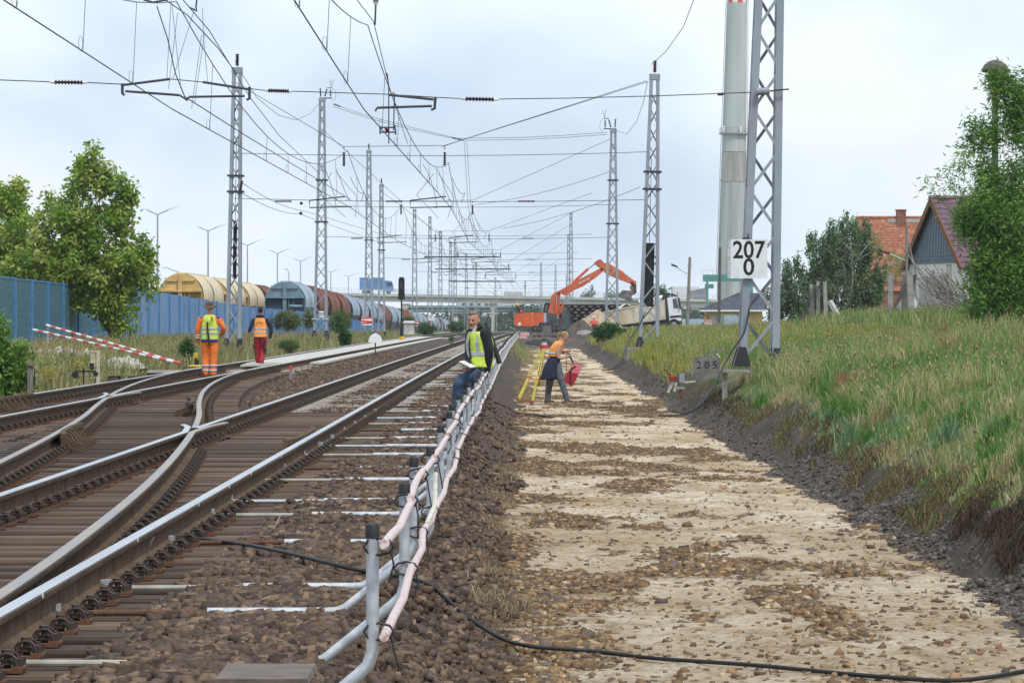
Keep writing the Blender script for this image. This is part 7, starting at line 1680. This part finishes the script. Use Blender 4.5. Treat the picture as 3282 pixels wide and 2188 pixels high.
# between the rails and between the tracks
P = scat(9000, -5.6, -2.0, 11, 60, lambda x, y: ballast_z(x, y) - .01); d2 = np.array([fD2(q) for q in P[:, 1]]); keep = (P[:, 0] < d2 - .55) | (rng.random(len(P)) < .30); P = P[keep]
stones('ballast_stones', 'loose ballast stones caught between the timber sleepers of the crossover', P, rng.uniform(.018, .038, len(P)), BAL)
P = scat(26000, -6.6, -3.95, 46, 170, ballast_z); d1 = np.array([fD1(q) if q < 97 else -7 for q in P[:, 1]]); P = P[(P[:, 0] > d1 + .75)]
stones('ballast_stones', 'brown ballast between the two tracks around the half-round marker', P, rng.uniform(.03, .06, len(P)), BAL, ico=False)
P = scat(7000, -3.6, -2.35, 57, 140, lambda x, y: ballast_z(x, y) + .0); stones('ballast_stones', 'ballast stones lying on the concrete sleepers of the right-hand track', P, rng.uniform(.022, .04, len(P)), BAL, ico=False)
P = scat(7000, -1.9, -.7, 60, 200, ballast_z); stones('ballast_stones', 'far ballast stones behind the seated man', P, rng.uniform(.03, .055, len(P)), BAL, ico=False)
P = scat(6000, -9.4, -7.0, 46, 100, ballast_z); stones('ballast_stones', 'ballast stones around the left-hand track', P, rng.uniform(.025, .05, len(P)), BAL, ico=False)
# clods and stones on the sand, in drifts
P = scat(105000, -.05, 3.35, 19.3, 110, lambda x, y: sand_z(x, y)); xr = P[:, 0] - cshift(P[:, 1])
bn = brownness(P[:, 0], P[:, 1]); pr = np.clip((bn - .42) * 3.2, 0.03, 1); P = P[rng.random(len(P)) < pr]
SND = [(.17, .108, .058), (.22, .143, .08), (.14, .09, .055), (.28, .18, .095), (.12, .095, .08), (.38, .28, .175), (.19, .122, .064)]
stones('sand_clods', 'brown clods and stones strewn over the pale sand', P, rng.uniform(.009, .026, len(P)) * np.where(rng.random(len(P)) < .07, 1.8, 1), SND, 'clods', flat=.6)
P = scat(18000, 3.2, 3.95, 15, 125, lambda x, y: np.maximum(strip_z(x, y), ground_z(x, y) - .02)); GRV = [(.095, .078, .066), (.07, .056, .047), (.13, .112, .098), (.055, .047, .043), (.115, .09, .07), (.15, .14, .135)]
stones('gravel_stones', 'dark grey gravel spilled along the foot of the grassy bank', P, rng.uniform(.010, .028, len(P)), GRV, 'gravel')
# broken roots sticking out of the sand
ro = MB(); root_m = mat('root_brown', (.07, .045, .035), .9)
for k_ in range(150):
    y_ = 1 / random.uniform(1 / 60, 1 / 20.2); x_ = 3.3 - 2.9 * random.random() ** 1.6 + cshift(y_); L = random.uniform(.025, .09) * random.uniform(.5, 1); a = random.uniform(0, 6.28); z = float(sand_z(np.array([x_]), np.array([y_]))[0])
    b0 = Vector((x_, y_, z - .005)); b1 = b0 + Vector((math.cos(a) * L * .4, math.sin(a) * .02, L * random.uniform(.2, .7))); b2 = b1 + Vector((math.cos(a + random.uniform(-1, 1)) * L * .7, 0, L * random.uniform(-.3, .6))); ro.tube([b0, b1, b2], [.0045, .004, .002], 4, caps=False)
o = ro.build('root_ends', root_m); tag(o, 'torn root ends sticking out of the sand', 'roots', None, 'stuff')

# ================================================================ GRASS
grass_m = colmat('grass_colours', .75, .35, .2)
def grass(name, label, X, Y, H, pal, wid=.006, lean=.35, z=None, droop=.5, cat='grass', seedheads=0.0, spal=None):
    n = len(X); Z = ground_z(X, Y) if z is None else z
    a = rng.uniform(0, 6.28, n); ln = rng.uniform(.1, 1, n) * lean; dx, dy = np.cos(a), np.sin(a) * .6
    # blades are turned broadside on average so they read at this size
    wv_ = wid * rng.uniform(.7, 1.4, n); wa = rng.uniform(-.7, .7, n); wx, wy = np.cos(wa) * wv_, np.sin(wa) * wv_
    b0 = np.stack([X, Y, Z - .02], -1); w = np.stack([wx, wy, 0 * wx], -1)
    m1 = b0 + np.stack([dx * ln * H * .35, dy * ln * H * .35, H * .6], -1); t1 = b0 + np.stack([dx * ln * H * 1.1, dy * ln * H * 1.1, H * (1 - droop * ln * .6)], -1)
    V = np.stack([b0 - w, b0 + w, m1 + w * .75, m1 - w * .75, t1], 1); k = 5
    Fq = np.array([(0, 1, 2), (0, 2, 3), (3, 2, 4)]); Fc = (Fq[None] + (np.arange(n) * k)[:, None, None]).reshape(-1, 3)
    pal = np.array(pal); pid = np.clip(((fbm(X * .55, Y * .4, 91) + .5) * len(pal) + rng.normal(0, .9, n)).astype(int), 0, len(pal) - 1); c = pal[pid] * rng.uniform(.7, 1.3, (n, 1)); C = np.repeat(c, k, 0)
    Vs, Fs, Cs = [V.reshape(-1, 3)], [Fc], [C]
    if seedheads:
        q = rng.random(n) < seedheads; t_ = t1[q]; m = len(t_); sz = rng.uniform(.010, .02, m); hh_ = rng.uniform(.05, .11, m)
        O = OCT[None] * np.stack([sz, sz, hh_ / 2], -1)[:, None, :] + t_[:, None, :]; Fs.append((OCF[None] + (np.arange(m) * 6)[:, None, None]).reshape(-1, 3) + n * k); Vs.append(O.reshape(-1, 3)); sp_ = np.array(spal); Cs.append(np.repeat(sp_[rng.integers(0, len(sp_), m)] * rng.uniform(.8, 1.2, (m, 1)), 6, 0))
    o = link(name, np_mesh(name, np.concatenate(Vs), np.concatenate(Fs), grass_m, np.concatenate(Cs))); return tag(o, label, cat, None, 'stuff')
GP = [(.095, .21, .04), (.12, .24, .055), (.17, .25, .07), (.23, .26, .09), (.36, .34, .15), (.44, .40, .21), (.17, .26, .08), (.11, .22, .05), (.26, .26, .11), (.14, .25, .08), (.10, .20, .045)]
DRY = [(.36, .30, .15), (.28, .24, .10), (.20, .21, .07), (.42, .36, .20), (.14, .19, .05), (.30, .25, .12)]
SEED = [(.42, .31, .19), (.46, .36, .22), (.44, .38, .2), (.38, .25, .17)]
def rnd_bank(n, x0, x1, y0, y1, pw=1.0):
    y = 1 / rng.uniform(1 / y1, 1 / y0, n); x = x0 + (x1 - x0) * rng.uniform(0, 1, n) ** pw; return x + cshift(y), y
def clumped(x, y, th=0.0, s=1.3):
    return fbm(x * s, y * s * .8, 55) + rng.uniform(-.25, .25, len(x)) > th
x, y = rnd_bank(72000, 3.85, 6.5, 17, 75, 1.1); k_ = clumped(x, y, -.22); x, y = x[k_], y[k_]; xr = x - cshift(y)
grass('grass', 'green and straw grass on the near cut edge of the bank', x, y, rng.uniform(.08, .30, len(x)) * np.clip((xr - 3.6) * 1.0, .35, 1.3), GP, .0045, .7, None, .7, seedheads=.01, spal=SEED)
x, y = rnd_bank(78000, 4.6, 15.5, 45, 190, 1.3); k_ = clumped(x, y, -.30); x, y = x[k_], y[k_]
grass('grass', 'tall mixed grass covering the slope around the 207 mast', x, y, rng.uniform(.15, .55, len(x)) * (.75 + .9 * (fbm(x * .5, y * .3, 71) + .3)), GP, .007, .55, None, .5, seedheads=.05, spal=SEED)
x, y = rnd_bank(30000, 3.9, 12, 95, 250, 1.0); grass('grass', 'yellowish grass on the far part of the bank below the truck', x, y, rng.uniform(.15, .45, len(x)), [(.30, .30, .06), (.36, .34, .07), (.18, .22, .06), (.25, .26, .08), (.38, .33, .14)], .012, .5, seedheads=.12, spal=[(.5, .42, .06), (.42, .34, .16)])
# overhanging turf along the cut edge
x, y = rnd_bank(32000, 3.62, 4.15, 16, 120); z_ = ground_z(x, y); n_ = len(x); k_ = fbm(x * 3, y * 1.6, 57) > .02; x, y, z_ = x[k_], y[k_], z_[k_]
TUR = [(.17, .125, .07), (.12, .085, .05), (.22, .17, .085), (.14, .17, .055), (.085, .06, .04), (.07, .05, .035)]
grass('turf_fringe', 'brown matted turf hanging over the cut edge of the bank', x - .05, y, rng.uniform(.07, .20, len(x)), TUR, .0045, 1.5, z_, 2.2, 'turf')
# left verge
x = rng.uniform(-17.2, -9.35, 42000); y = 1 / rng.uniform(1 / 330, 1 / 66, 42000); x = x + cshift(y); k_ = clumped(x, y, -.28, .8); x, y = x[k_], y[k_]
grass('grass', 'straw-coloured and green grass on the left verge before the blue fence', x, y, rng.uniform(.2, .62, len(x)), DRY + [(.10, .17, .04)], .012, .5, seedheads=.15, spal=SEED)
x = rng.uniform(-.75, -.02, 2600); y = rng.uniform(11.5, 15.5, 2600); k_ = (np.hypot((x + .35) / .28, (y - 13.1) / 1.2) < 1) ; x, y = x[k_], y[k_]
grass('dry_grass', 'dry straw tuft on the ballast shoulder below the first barrier post', x, y, rng.uniform(.04, .13, len(x)), [(.42, .33, .20), (.34, .26, .15), (.48, .40, .26)], .0016, 1.6, ballast_z(x, y), 1.0)
for yy, s in ((24.6, .5), (27.5, .4), (33.5, .5), (39, .6), (45, .7), (52, .8), (60, 1), (120, 2)):
    x = rng.normal(-.12 + cshift(yy), .11, 420); y = rng.normal(yy, s, 420); grass('dry_grass', {24.6: 'first', 27.5: 'second', 33.5: 'third', 39: 'fourth', 45: 'fifth', 52: 'sixth', 60: 'seventh', 120: 'eighth'}[yy] + ' tuft of dry grass along the ballast slope, from the near end', x, y, rng.uniform(.05, .16, 420), [(.36, .27, .16), (.28, .21, .12), (.40, .33, .2)], .0035, 1.2, ballast_z(x, y), 1.0)
x = rng.normal(0, .35, 700) + cshift(200) - .3; y = rng.normal(200, 20, 700); grass('grass', 'green weeds at the far end of the barrier before the excavator', x, y, rng.uniform(.1, .35, 700), GP[2:6], .014, .5, np.maximum(ballast_z(x, y), 0))

# ================================================================ TREES AND SHRUBS
leaf_m = colmat('leaf_colours', .6, .42, .3); bark = mat('bark', (.15, .12, .095), .95, 0, .25, 8, bump=.5, stretch=(4, 4, .6)); bark_w = mat('bark_birch', (.42, .40, .37), .9, 0, .4, 5, col2=(.10, .09, .08), stretch=(1, 1, 5))
def leaves(cent, n_per, spread, size, pal, droop=.35, aspect=.45, upb=.0):
    """cent (m,3) clump centres -> leaf quads (diamond, folded) round each"""
    m = len(cent); n = m * n_per; P = np.repeat(cent, n_per, 0) + rng.normal(0, 1, (n, 3)) * (spread if np.ndim(spread) else np.array([spread] * 3))
    a = rng.uniform(0, 6.28, n); el = rng.normal(-droop, .5, n); d = np.stack([np.cos(a) * np.cos(el), np.sin(a) * np.cos(el), np.sin(el)], -1)
    u = rng.normal(0, 1, (n, 3)); u[:, 2] += .6; s = np.cross(d, u); s /= np.linalg.norm(s, axis=1, keepdims=True) + 1e-9
    L = (size * rng.uniform(.65, 1.35, n))[:, None]; W_ = L * aspect
    nrm = np.cross(s, d); V = np.stack([P, P + d * L * .45 + s * W_ * .5 + nrm * L * .06, P + d * L, P + d * L * .45 - s * W_ * .5 + nrm * L * .06], 1)
    Fc = (np.array([(0, 1, 2), (0, 2, 3)])[None] + (np.arange(n) * 4)[:, None, None]).reshape(-1, 3)
    pal = np.array(pal); cl = np.repeat(rng.integers(0, len(pal), m), n_per); mixr = rng.random(n) < .25; cl = np.where(mixr, rng.integers(0, len(pal), n), cl)
    C = np.repeat(pal[cl] * rng.uniform(.75, 1.28, (n, 1)), 4, 0); return V.reshape(-1, 3), Fc, C
def branchy(mb, p, d, L, r, depth, tips, spread=.6, up=.25, mi=0):
    """recursive limbs; collects tips"""
    p = Vector(p); d = Vector(d).normalized(); pts_ = [p]; q = p; n_ = 4
    for i in range(n_): d2 = (d + Vector((random.gauss(0, .14), random.gauss(0, .14), random.gauss(0, .08) + up * .12))).normalized(); q = q + d2 * L / n_; pts_.append(q); d = d2
    mb.tube(pts_, [r * (1 - .5 * i / n_) for i in range(n_ + 1)], 5 if depth < 2 else 7, mi, caps=False)
    tips += [(pts_[-1], depth), (pts_[-2], depth)]
    if depth > 0:
        for k_ in range(random.choice((3, 4)) if depth > 1 else 3):
            b_ = pts_[random.choice((1, 2, 3, 4))]; nd = (d + Vector((random.gauss(0, spread), random.gauss(0, spread), random.gauss(.12, spread * .6)))).normalized(); branchy(mb, b_, nd, L * random.uniform(.55, .8), r * .5, depth - 1, tips, spread, up, mi)
def tree(name, label, base, stems, nleaf, leafsize, pal, spread, m_bark=bark, droop=.35, aspect=.45, extra=None, depth=3, cat='tree', group=None, sp=.6):
    base = Vector(base); o = thing(name, label, cat, base, 0, group); mb = MB(); tips = []
    for d, L, r in stems: branchy(mb, (random.uniform(-.1, .1), random.uniform(-.1, .1), -.15), d, L, r, depth, tips, sp)
    mb.build('trunk', m_bark, o, smooth='all')
    c = np.array([tuple(t_[0]) for t_ in tips if t_[1] <= depth - 1])
    if extra is not None: c = np.concatenate([c, extra]) if len(c) else extra
    per = max(4, nleaf // len(c)); V, Fc, C = leaves(c, per, spread, leafsize, pal, droop, aspect); link('crown', np_mesh('crown', V, Fc, leaf_m, C), o); return o
def blob(n, parts):
    """clump centres on and inside several ellipsoids: (cx,cy,cz,rx,ry,rz,weight)"""
    w = np.array([p[6] for p in parts], float); idx = rng.choice(len(parts), n, p=w / w.sum()); A = np.array([p[:6] for p in parts])[idx]; u = rng.normal(0, 1, (n, 3)); u /= np.linalg.norm(u, axis=1, keepdims=True); r = rng.uniform(.25, 1, n) ** .55; return A[:, :3] + u * r[:, None] * A[:, 3:]
MAP = [(.15, .27, .036), (.20, .33, .048), (.26, .38, .055), (.32, .42, .07), (.40, .46, .10), (.19, .30, .042), (.47, .50, .15), (.12, .23, .032)]
Yt = 148.0; tm = Yt / F
b0 = pt(372, 1085, Yt)
def TB(px_, py_, rx_, rz_, w=1.0, dy=0.0): q = pt(px_, py_, Yt); return (q.x - b0.x, dy, q.z - b0.z, rx_ * tm, rx_ * tm * .9, rz_ * tm, w)
parts_ = [TB(300, 590, 55, 60, .7), TB(235, 690, 85, 70, 1.2), TB(320, 720, 95, 90, 1.8), TB(385, 690, 45, 70, .6), TB(180, 800, 90, 80, 1.9), TB(300, 830, 150, 80, 2.2), TB(430, 840, 65, 60, .9), TB(370, 950, 95, 90, 2), TB(390, 1030, 60, 50, .9), TB(300, 510, 12, 30, .12), TB(262, 540, 22, 30, .2), TB(340, 560, 20, 30, .18), TB(415, 620, 18, 30, .18), TB(110, 840, 90, 50, 1.6), TB(60, 870, 70, 40, 1.0), TB(235, 880, 120, 45, 1.2), TB(475, 900, 30, 40, .4)]
lead = []
for px_, y0_, y1_ in ((300, 470, 575), (262, 520, 600), (340, 535, 610), (415, 590, 690), (225, 590, 660), (160, 625, 720), (130, 680, 760), (450, 760, 830), (385, 570, 640), (470, 800, 860)):
    for q in np.linspace(y0_, y1_, 5): p_ = pt(px_ + random.gauss(0, 4), q, Yt); lead += [(p_.x - b0.x, random.gauss(0, .2), p_.z - b0.z)] * 1
tree('maple_tree', 'large bright green maple tree in front of the blue fence at the left', b0, [((-.25, 0, 1), 2.4, .13), ((.0, .1, 1), 2.7, .14), ((.12, -.1, 1), 2.0, .10), ((-.6, .1, .9), 2.2, .1)], 32000, .195, MAP, np.array([.16, .16, .17]), depth=2, extra=np.concatenate([blob(330, parts_), np.array(lead)]), droop=.55, aspect=.55)
Yt2 = 165.0; b1 = pt(40, 1085, Yt2); tm = Yt2 / F
def TB2(px_, py_, rx_, rz_, w=1.0): q = pt(px_, py_, Yt2); return (q.x - b1.x, 0, q.z - b1.z, rx_ * tm, rx_ * tm, rz_ * tm, w)
tree('maple_tree', 'second green maple, cut by the left edge of the picture', b1, [((-.1, 0, 1), 3.2, .12), ((.15, 0, 1), 3.0, .1)], 12500, .195, MAP[:5], .17, depth=2, extra=blob(120, [TB2(20, 640, 45, 55), TB2(55, 610, 18, 40, .3), TB2(60, 720, 40, 60), TB2(20, 800, 60, 70), TB2(60, 850, 60, 40)]), droop=.5, aspect=.55)
b2 = pt(20, 1262, 67); BSH = [(.10, .22, .03), (.14, .28, .045), (.19, .32, .06), (.08, .17, .025), (.25, .37, .09)]
tree('green_shrub', 'bright light-green shrub at the left edge beside the rail', b2, [((-.2, 0, 1), .7, .02), ((.2, .1, 1), .6, .02), ((0, -.1, 1), .8, .02)], 5200, .10, BSH, .07, depth=1, extra=blob(170, [(-.1, 0, .62, .38, .3, .42, 1), (.12, 0, .35, .30, .3, .32, 1), (-.2, 0, 1.1, .2, .2, .32, .5)]), droop=.6, aspect=.42, cat='shrub')
# birch with hanging twigs
YBi = 190.0; b3 = pt(2680, 1050, YBi); tm = YBi / F; BIR = [(.11, .175, .085), (.14, .215, .10), (.17, .25, .125), (.085, .14, .065), (.20, .28, .145)]
def TBi(px_, py_, rx_, rz_, w=1.0): q = pt(px_, py_, YBi); return (q.x - b3.x, 0, q.z - b3.z, rx_ * tm, rx_ * tm * .8, rz_ * tm, w)
core = blob(460, [TBi(2720, 760, 80, 80, 1.2), TBi(2640, 800, 75, 90, 1.3), TBi(2560, 900, 70, 90, 1.2), TBi(2690, 910, 110, 100, 2), TBi(2790, 880, 50, 110, .9), TBi(2500, 960, 50, 70, .7), TBi(2600, 980, 90, 60, 1)])
strings = []
for c in core:
    L = random.uniform(.4, 1.3)
    for k_ in range(7): strings.append((c[0] + random.gauss(0, .05), c[1] + random.gauss(0, .05), c[2] - L * k_ / 7))
tree('weeping_birch', 'dark green weeping birch left of the orange roof', b3, [((0, 0, 1), 3.6, .12), ((-.3, 0, 1), 2.6, .07), ((.35, 0, 1), 2.8, .07)], 40000, .15, BIR, np.array([.07, .07, .12]), bark_w, .9, .5, np.array(strings), 2, group=None)
# vine and bush on the right edge
RB = [(.08, .19, .026), (.10, .23, .034), (.135, .27, .045), (.18, .31, .06), (.065, .15, .024), (.24, .35, .09)]
b4 = pt(3230, 1090, 100); tm = 100 / F
def TBr(px_, py_, rx_, rz_, w=1.0): q = pt(px_, py_, 100); return (q.x - b4.x, 0, q.z - b4.z, rx_ * tm, rx_ * tm * .9, rz_ * tm, w)
tree('ash_bush', 'dense glossy green bush at the right edge in front of the purple roof', b4, [((-.3, 0, 1), 1.6, .06), ((.2, 0, 1), 1.8, .07), ((0, .2, 1), 2.0, .07)], 34000, .15, RB, .17, depth=2, extra=blob(300, [TBr(3190, 950, 100, 105, 1.5), TBr(3260, 850, 95, 110, 1.6), TBr(3180, 830, 70, 60, .6), TBr(3130, 690, 60, 28, .5), TBr(3230, 720, 80, 60, .8), TBr(3270, 1000, 60, 60, .8), TBr(3100, 735, 30, 20, .2)]), droop=.3, aspect=.28, cat='bush')
b5 = pt(3205, 1000, 100.6)
def TBv(px_, py_, rx_, rz_, w=1.0): q = pt(px_, py_, 100.6); return (q.x - b5.x, 0, q.z - b5.z, rx_ * tm, rx_ * tm * .8, rz_ * tm, w)
tree('climbing_vine', 'leafy vine climbing the overgrown street lamp', b5, [((-.1, 0, 1), 3.2, .03), ((.15, 0, 1), 3.5, .03)], 15000, .16, RB[:4] + RB[5:], .15, depth=2, extra=blob(240, [TBv(3200, 250, 26, 35, .5), TBv(3250, 300, 45, 70, .9), TBv(3262, 420, 48, 80, 1.1), TBv(3135, 450, 45, 50, .5), TBv(3108, 395, 22, 26, .2), TBv(3195, 380, 22, 90, .5), TBv(3165, 560, 45, 40, .6), TBv(3255, 560, 50, 90, 1.2), TBv(3225, 650, 65, 50, 1.1), TBv(3150, 640, 50, 30, .5)]), droop=.25, aspect=.24, cat='vine', sp=.4)
# small bushes
def bush(label, px_, py_, Yb, rx_, rz_, pal, nl=3000, ls=.09, cat='bush'):
    q = pt(px_, py_, Yb); k_ = Yb / F; return tree('bush', label, q, [((-.2, 0, 1), rz_ * k_ * .8, .02), ((.2, .1, 1), rz_ * k_ * .7, .02)], nl, ls, pal, max(.05, rx_ * k_ * .12), depth=1, extra=blob(90, [(0, 0, rz_ * k_, rx_ * k_, rx_ * k_ * .8, rz_ * k_, 1)]), droop=.3, cat=cat, group='bushes')
DG = [(.03, .105, .025), (.045, .13, .03), (.065, .16, .04), (.025, .08, .02)]; OL = [(.12, .16, .035), (.16, .20, .045), (.20, .20, .06), (.09, .13, .03)]
bush('round dark green bush at the foot of the bank before the truck', 1953, 1102, 198, 50, 34, DG, 4500, .13)
bush('olive bush hanging over the blue fence under the blue wagon', 922, 1062, 212, 45, 36, OL, 3600, .11); bush('olive bush on the blue fence right of the switch mast', 1090, 1062, 226, 40, 36, OL, 3200, .11); bush('small olive bush on the blue fence behind the switch mast', 990, 1050, 216, 22, 30, OL, 1500, .11)
bush('dark green shrub in the grass below the switch mast', 1106, 1105, 180, 20, 26, DG, 1800, .1); bush('tall weedy shrub beside the switch mast', 1090, 1065, 200, 22, 30, [(.07, .15, .035), (.09, .17, .04)], 1600, .1)
bush('yellow-green bush behind the small cabinet', 1305, 1055, 262, 26, 22, OL, 1500, .13); bush('low green bush below the first white board', 1368, 1075, 310, 34, 20, DG[:3] + OL[:1], 2200, .15); bush('low green bush below the smallest white board', 1462, 1066, 400, 28, 18, DG[:3] + OL[:1], 1800, .17)
bush('green weed patch by the fence behind the orange vest', 925, 1120, 150, 35, 16, [(.09, .16, .05), (.11, .18, .06)], 1800, .07); bush('small dark shrub right of the worker in the hat', 600, 1140, 112, 24, 26, DG, 1600, .07)
bush('leafy nettle plant in the grass right of the mast foot', 2585, 1255, 62, 20, 42, DG, 1500, .055, 'plant'); bush('reddish sorrel plant on the slope below the netting', 2862, 1150, 88, 42, 46, [(.28, .10, .07), (.34, .15, .10), (.13, .17, .05), (.24, .12, .08)], 1900, .035, 'plant')
bush('yellow ragwort clump by the rail at the left', 255, 1175, 84, 22, 12, [(.45, .38, .05), (.3, .3, .06)], 700, .03, 'plant'); bush('yellow ragwort patch nearer the left shrub', 160, 1205, 76, 22, 14, [(.45, .38, .05), (.36, .32, .10)], 700, .03, 'plant')
bush('yellow-green sapling before the orange roof', 2870, 900, 215, 35, 55, [(.26, .30, .06), (.32, .34, .08), (.2, .26, .05)], 2200, .08); bush('yellow-green sapling right of the birch trunk', 2812, 830, 222, 18, 50, [(.22, .26, .06), (.28, .3, .08)], 900, .08)
bush('tiny weed in the ballast between the tracks', 1446, 1092, 170, 6, 8, DG, 160, .05, 'plant')
def far_tree(label, px_, top, bot, Yb, rx_, pal, nl=2600, ls=.5):
    q = pt(px_, bot, Yb); k_ = Yb / F; H = (bot - top) * k_; return tree('broadleaf_tree', label, q, [((0, 0, 1), H * .55, .2)], nl, ls, pal, .35, depth=2, extra=blob(150, [(0, 0, H * .62, rx_ * k_, rx_ * k_, H * .36, 1), (rx_ * k_ * .4, 0, H * .5, rx_ * k_ * .6, rx_ * k_ * .6, H * .3, .6)]), droop=.2, group='far trees')
FT = [(.05, .10, .045), (.065, .12, .05), (.04, .08, .04), (.08, .13, .06)]
far_tree('round green tree rising above the dump truck cab', 2118, 915, 1045, 600, 30, FT); far_tree('dark tree behind the bridge railing by the mast', 1885, 928, 1030, 950, 22, FT, 1800, .6); far_tree('broad dark tree behind the bridge above the sand heap', 1960, 930, 1030, 960, 26, FT, 1800, .6)
# far wood along the horizon
cw_ = []
for i in range(700):
    x_ = rng.uniform(-75, 60); y_ = rng.uniform(890, 970); cw_.append((x_, y_, rng.uniform(-4, 3.4 + 1.0 * math.sin(x_ * .09) + .8 * math.sin(x_ * .31))))
V, Fc, C = leaves(np.array(cw_), 34, np.array([2.0, 2.6, .7]), 1.1, [(.05, .085, .045), (.06, .10, .05), (.045, .075, .04)], .1, .8)
o = link('far_wood', np_mesh('far_wood', V, Fc, leaf_m, C)); tag(o, 'distant band of woodland seen under the bridge', 'wood', None, 'stuff')

x, y = rnd_bank(9000, 11.0, 17.0, 105, 150); grass('tall_weeds', 'tall straw and green weeds among the old concrete posts', x, y, rng.uniform(.35, .95, len(x)), GP, .014, .45, seedheads=.1, spal=SEED)
for k_, (yy, xx) in enumerate(((152, -20.5), (163, -21.5), (175, -20.0), (138, -20.8))): bush('dark foliage seen through the green mesh fence, ' + ordn[k_] + ' clump', (xx * F / yy) + CX, 1080, yy, 150, 95, [(.05, .10, .04), (.07, .13, .05)], 5000, .22)

# ================================================================ AIR
hz = MB().bbox(-1500, 1500, -60, 3200, -12, 130).build('haze', []) if False else None
hme = MB().bbox(-1400, 1400, -40, 3000, -9, 125).mesh('haze', bpy.data.materials.new('haze_air'))
hm_ = hme.materials[0]; hm_.use_nodes = True; t = hm_.node_tree; t.nodes.clear(); oo = t.nodes.new('ShaderNodeOutputMaterial'); pv = t.nodes.new('ShaderNodeVolumePrincipled'); pv.inputs['Color'].default_value = (.93, .96, 1, 1); pv.inputs['Density'].default_value = .00013; pv.inputs['Anisotropy'].default_value = .2
t.links.new(pv.outputs[0], oo.inputs['Volume']); ho = link('haze', hme); tag(ho, 'thin pale haze filling the air over the railway', 'haze', None, 'stuff')

def tufts(name, label, n, x0, x1, y0, y1, per, hr, pal, wid, lean, rad=.07, cat='grass'):
    cx_, cy_ = rnd_bank(n, x0, x1, y0, y1); x = np.repeat(cx_, per) + rng.normal(0, rad, n * per); y = np.repeat(cy_, per) + rng.normal(0, rad, n * per); h = np.repeat(rng.uniform(*hr, n), per) * rng.uniform(.5, 1.1, n * per)
    return grass(name, label, x, y, h, pal, wid, lean, None, .8, cat)
tufts('grass_tufts', 'dark green grass tufts standing out of the near bank', 150, 4.1, 7.0, 28, 85, 85, (.22, .5), [(.07, .18, .03), (.085, .21, .035), (.11, .24, .05)], .005, .8)
tufts('grass_tufts', 'pale straw tufts bent over on the near bank', 170, 4.0, 8.0, 28, 95, 70, (.18, .45), [(.40, .35, .19), (.34, .28, .14), (.46, .41, .25)], .004, 1.1)
tufts('grass_tufts', 'rusty red grass tufts scattered on the slope', 26, 4.5, 11, 45, 120, 90, (.3, .6), [(.32, .16, .10), (.38, .22, .14), (.27, .13, .085)], .006, .35, .10)
tufts('grass_tufts', 'blue-green broad grass tufts low on the slope', 70, 4.0, 6.0, 26, 60, 60, (.2, .42), [(.16, .27, .14), (.2, .31, .18), (.13, .23, .10)], .0065, 1.0)
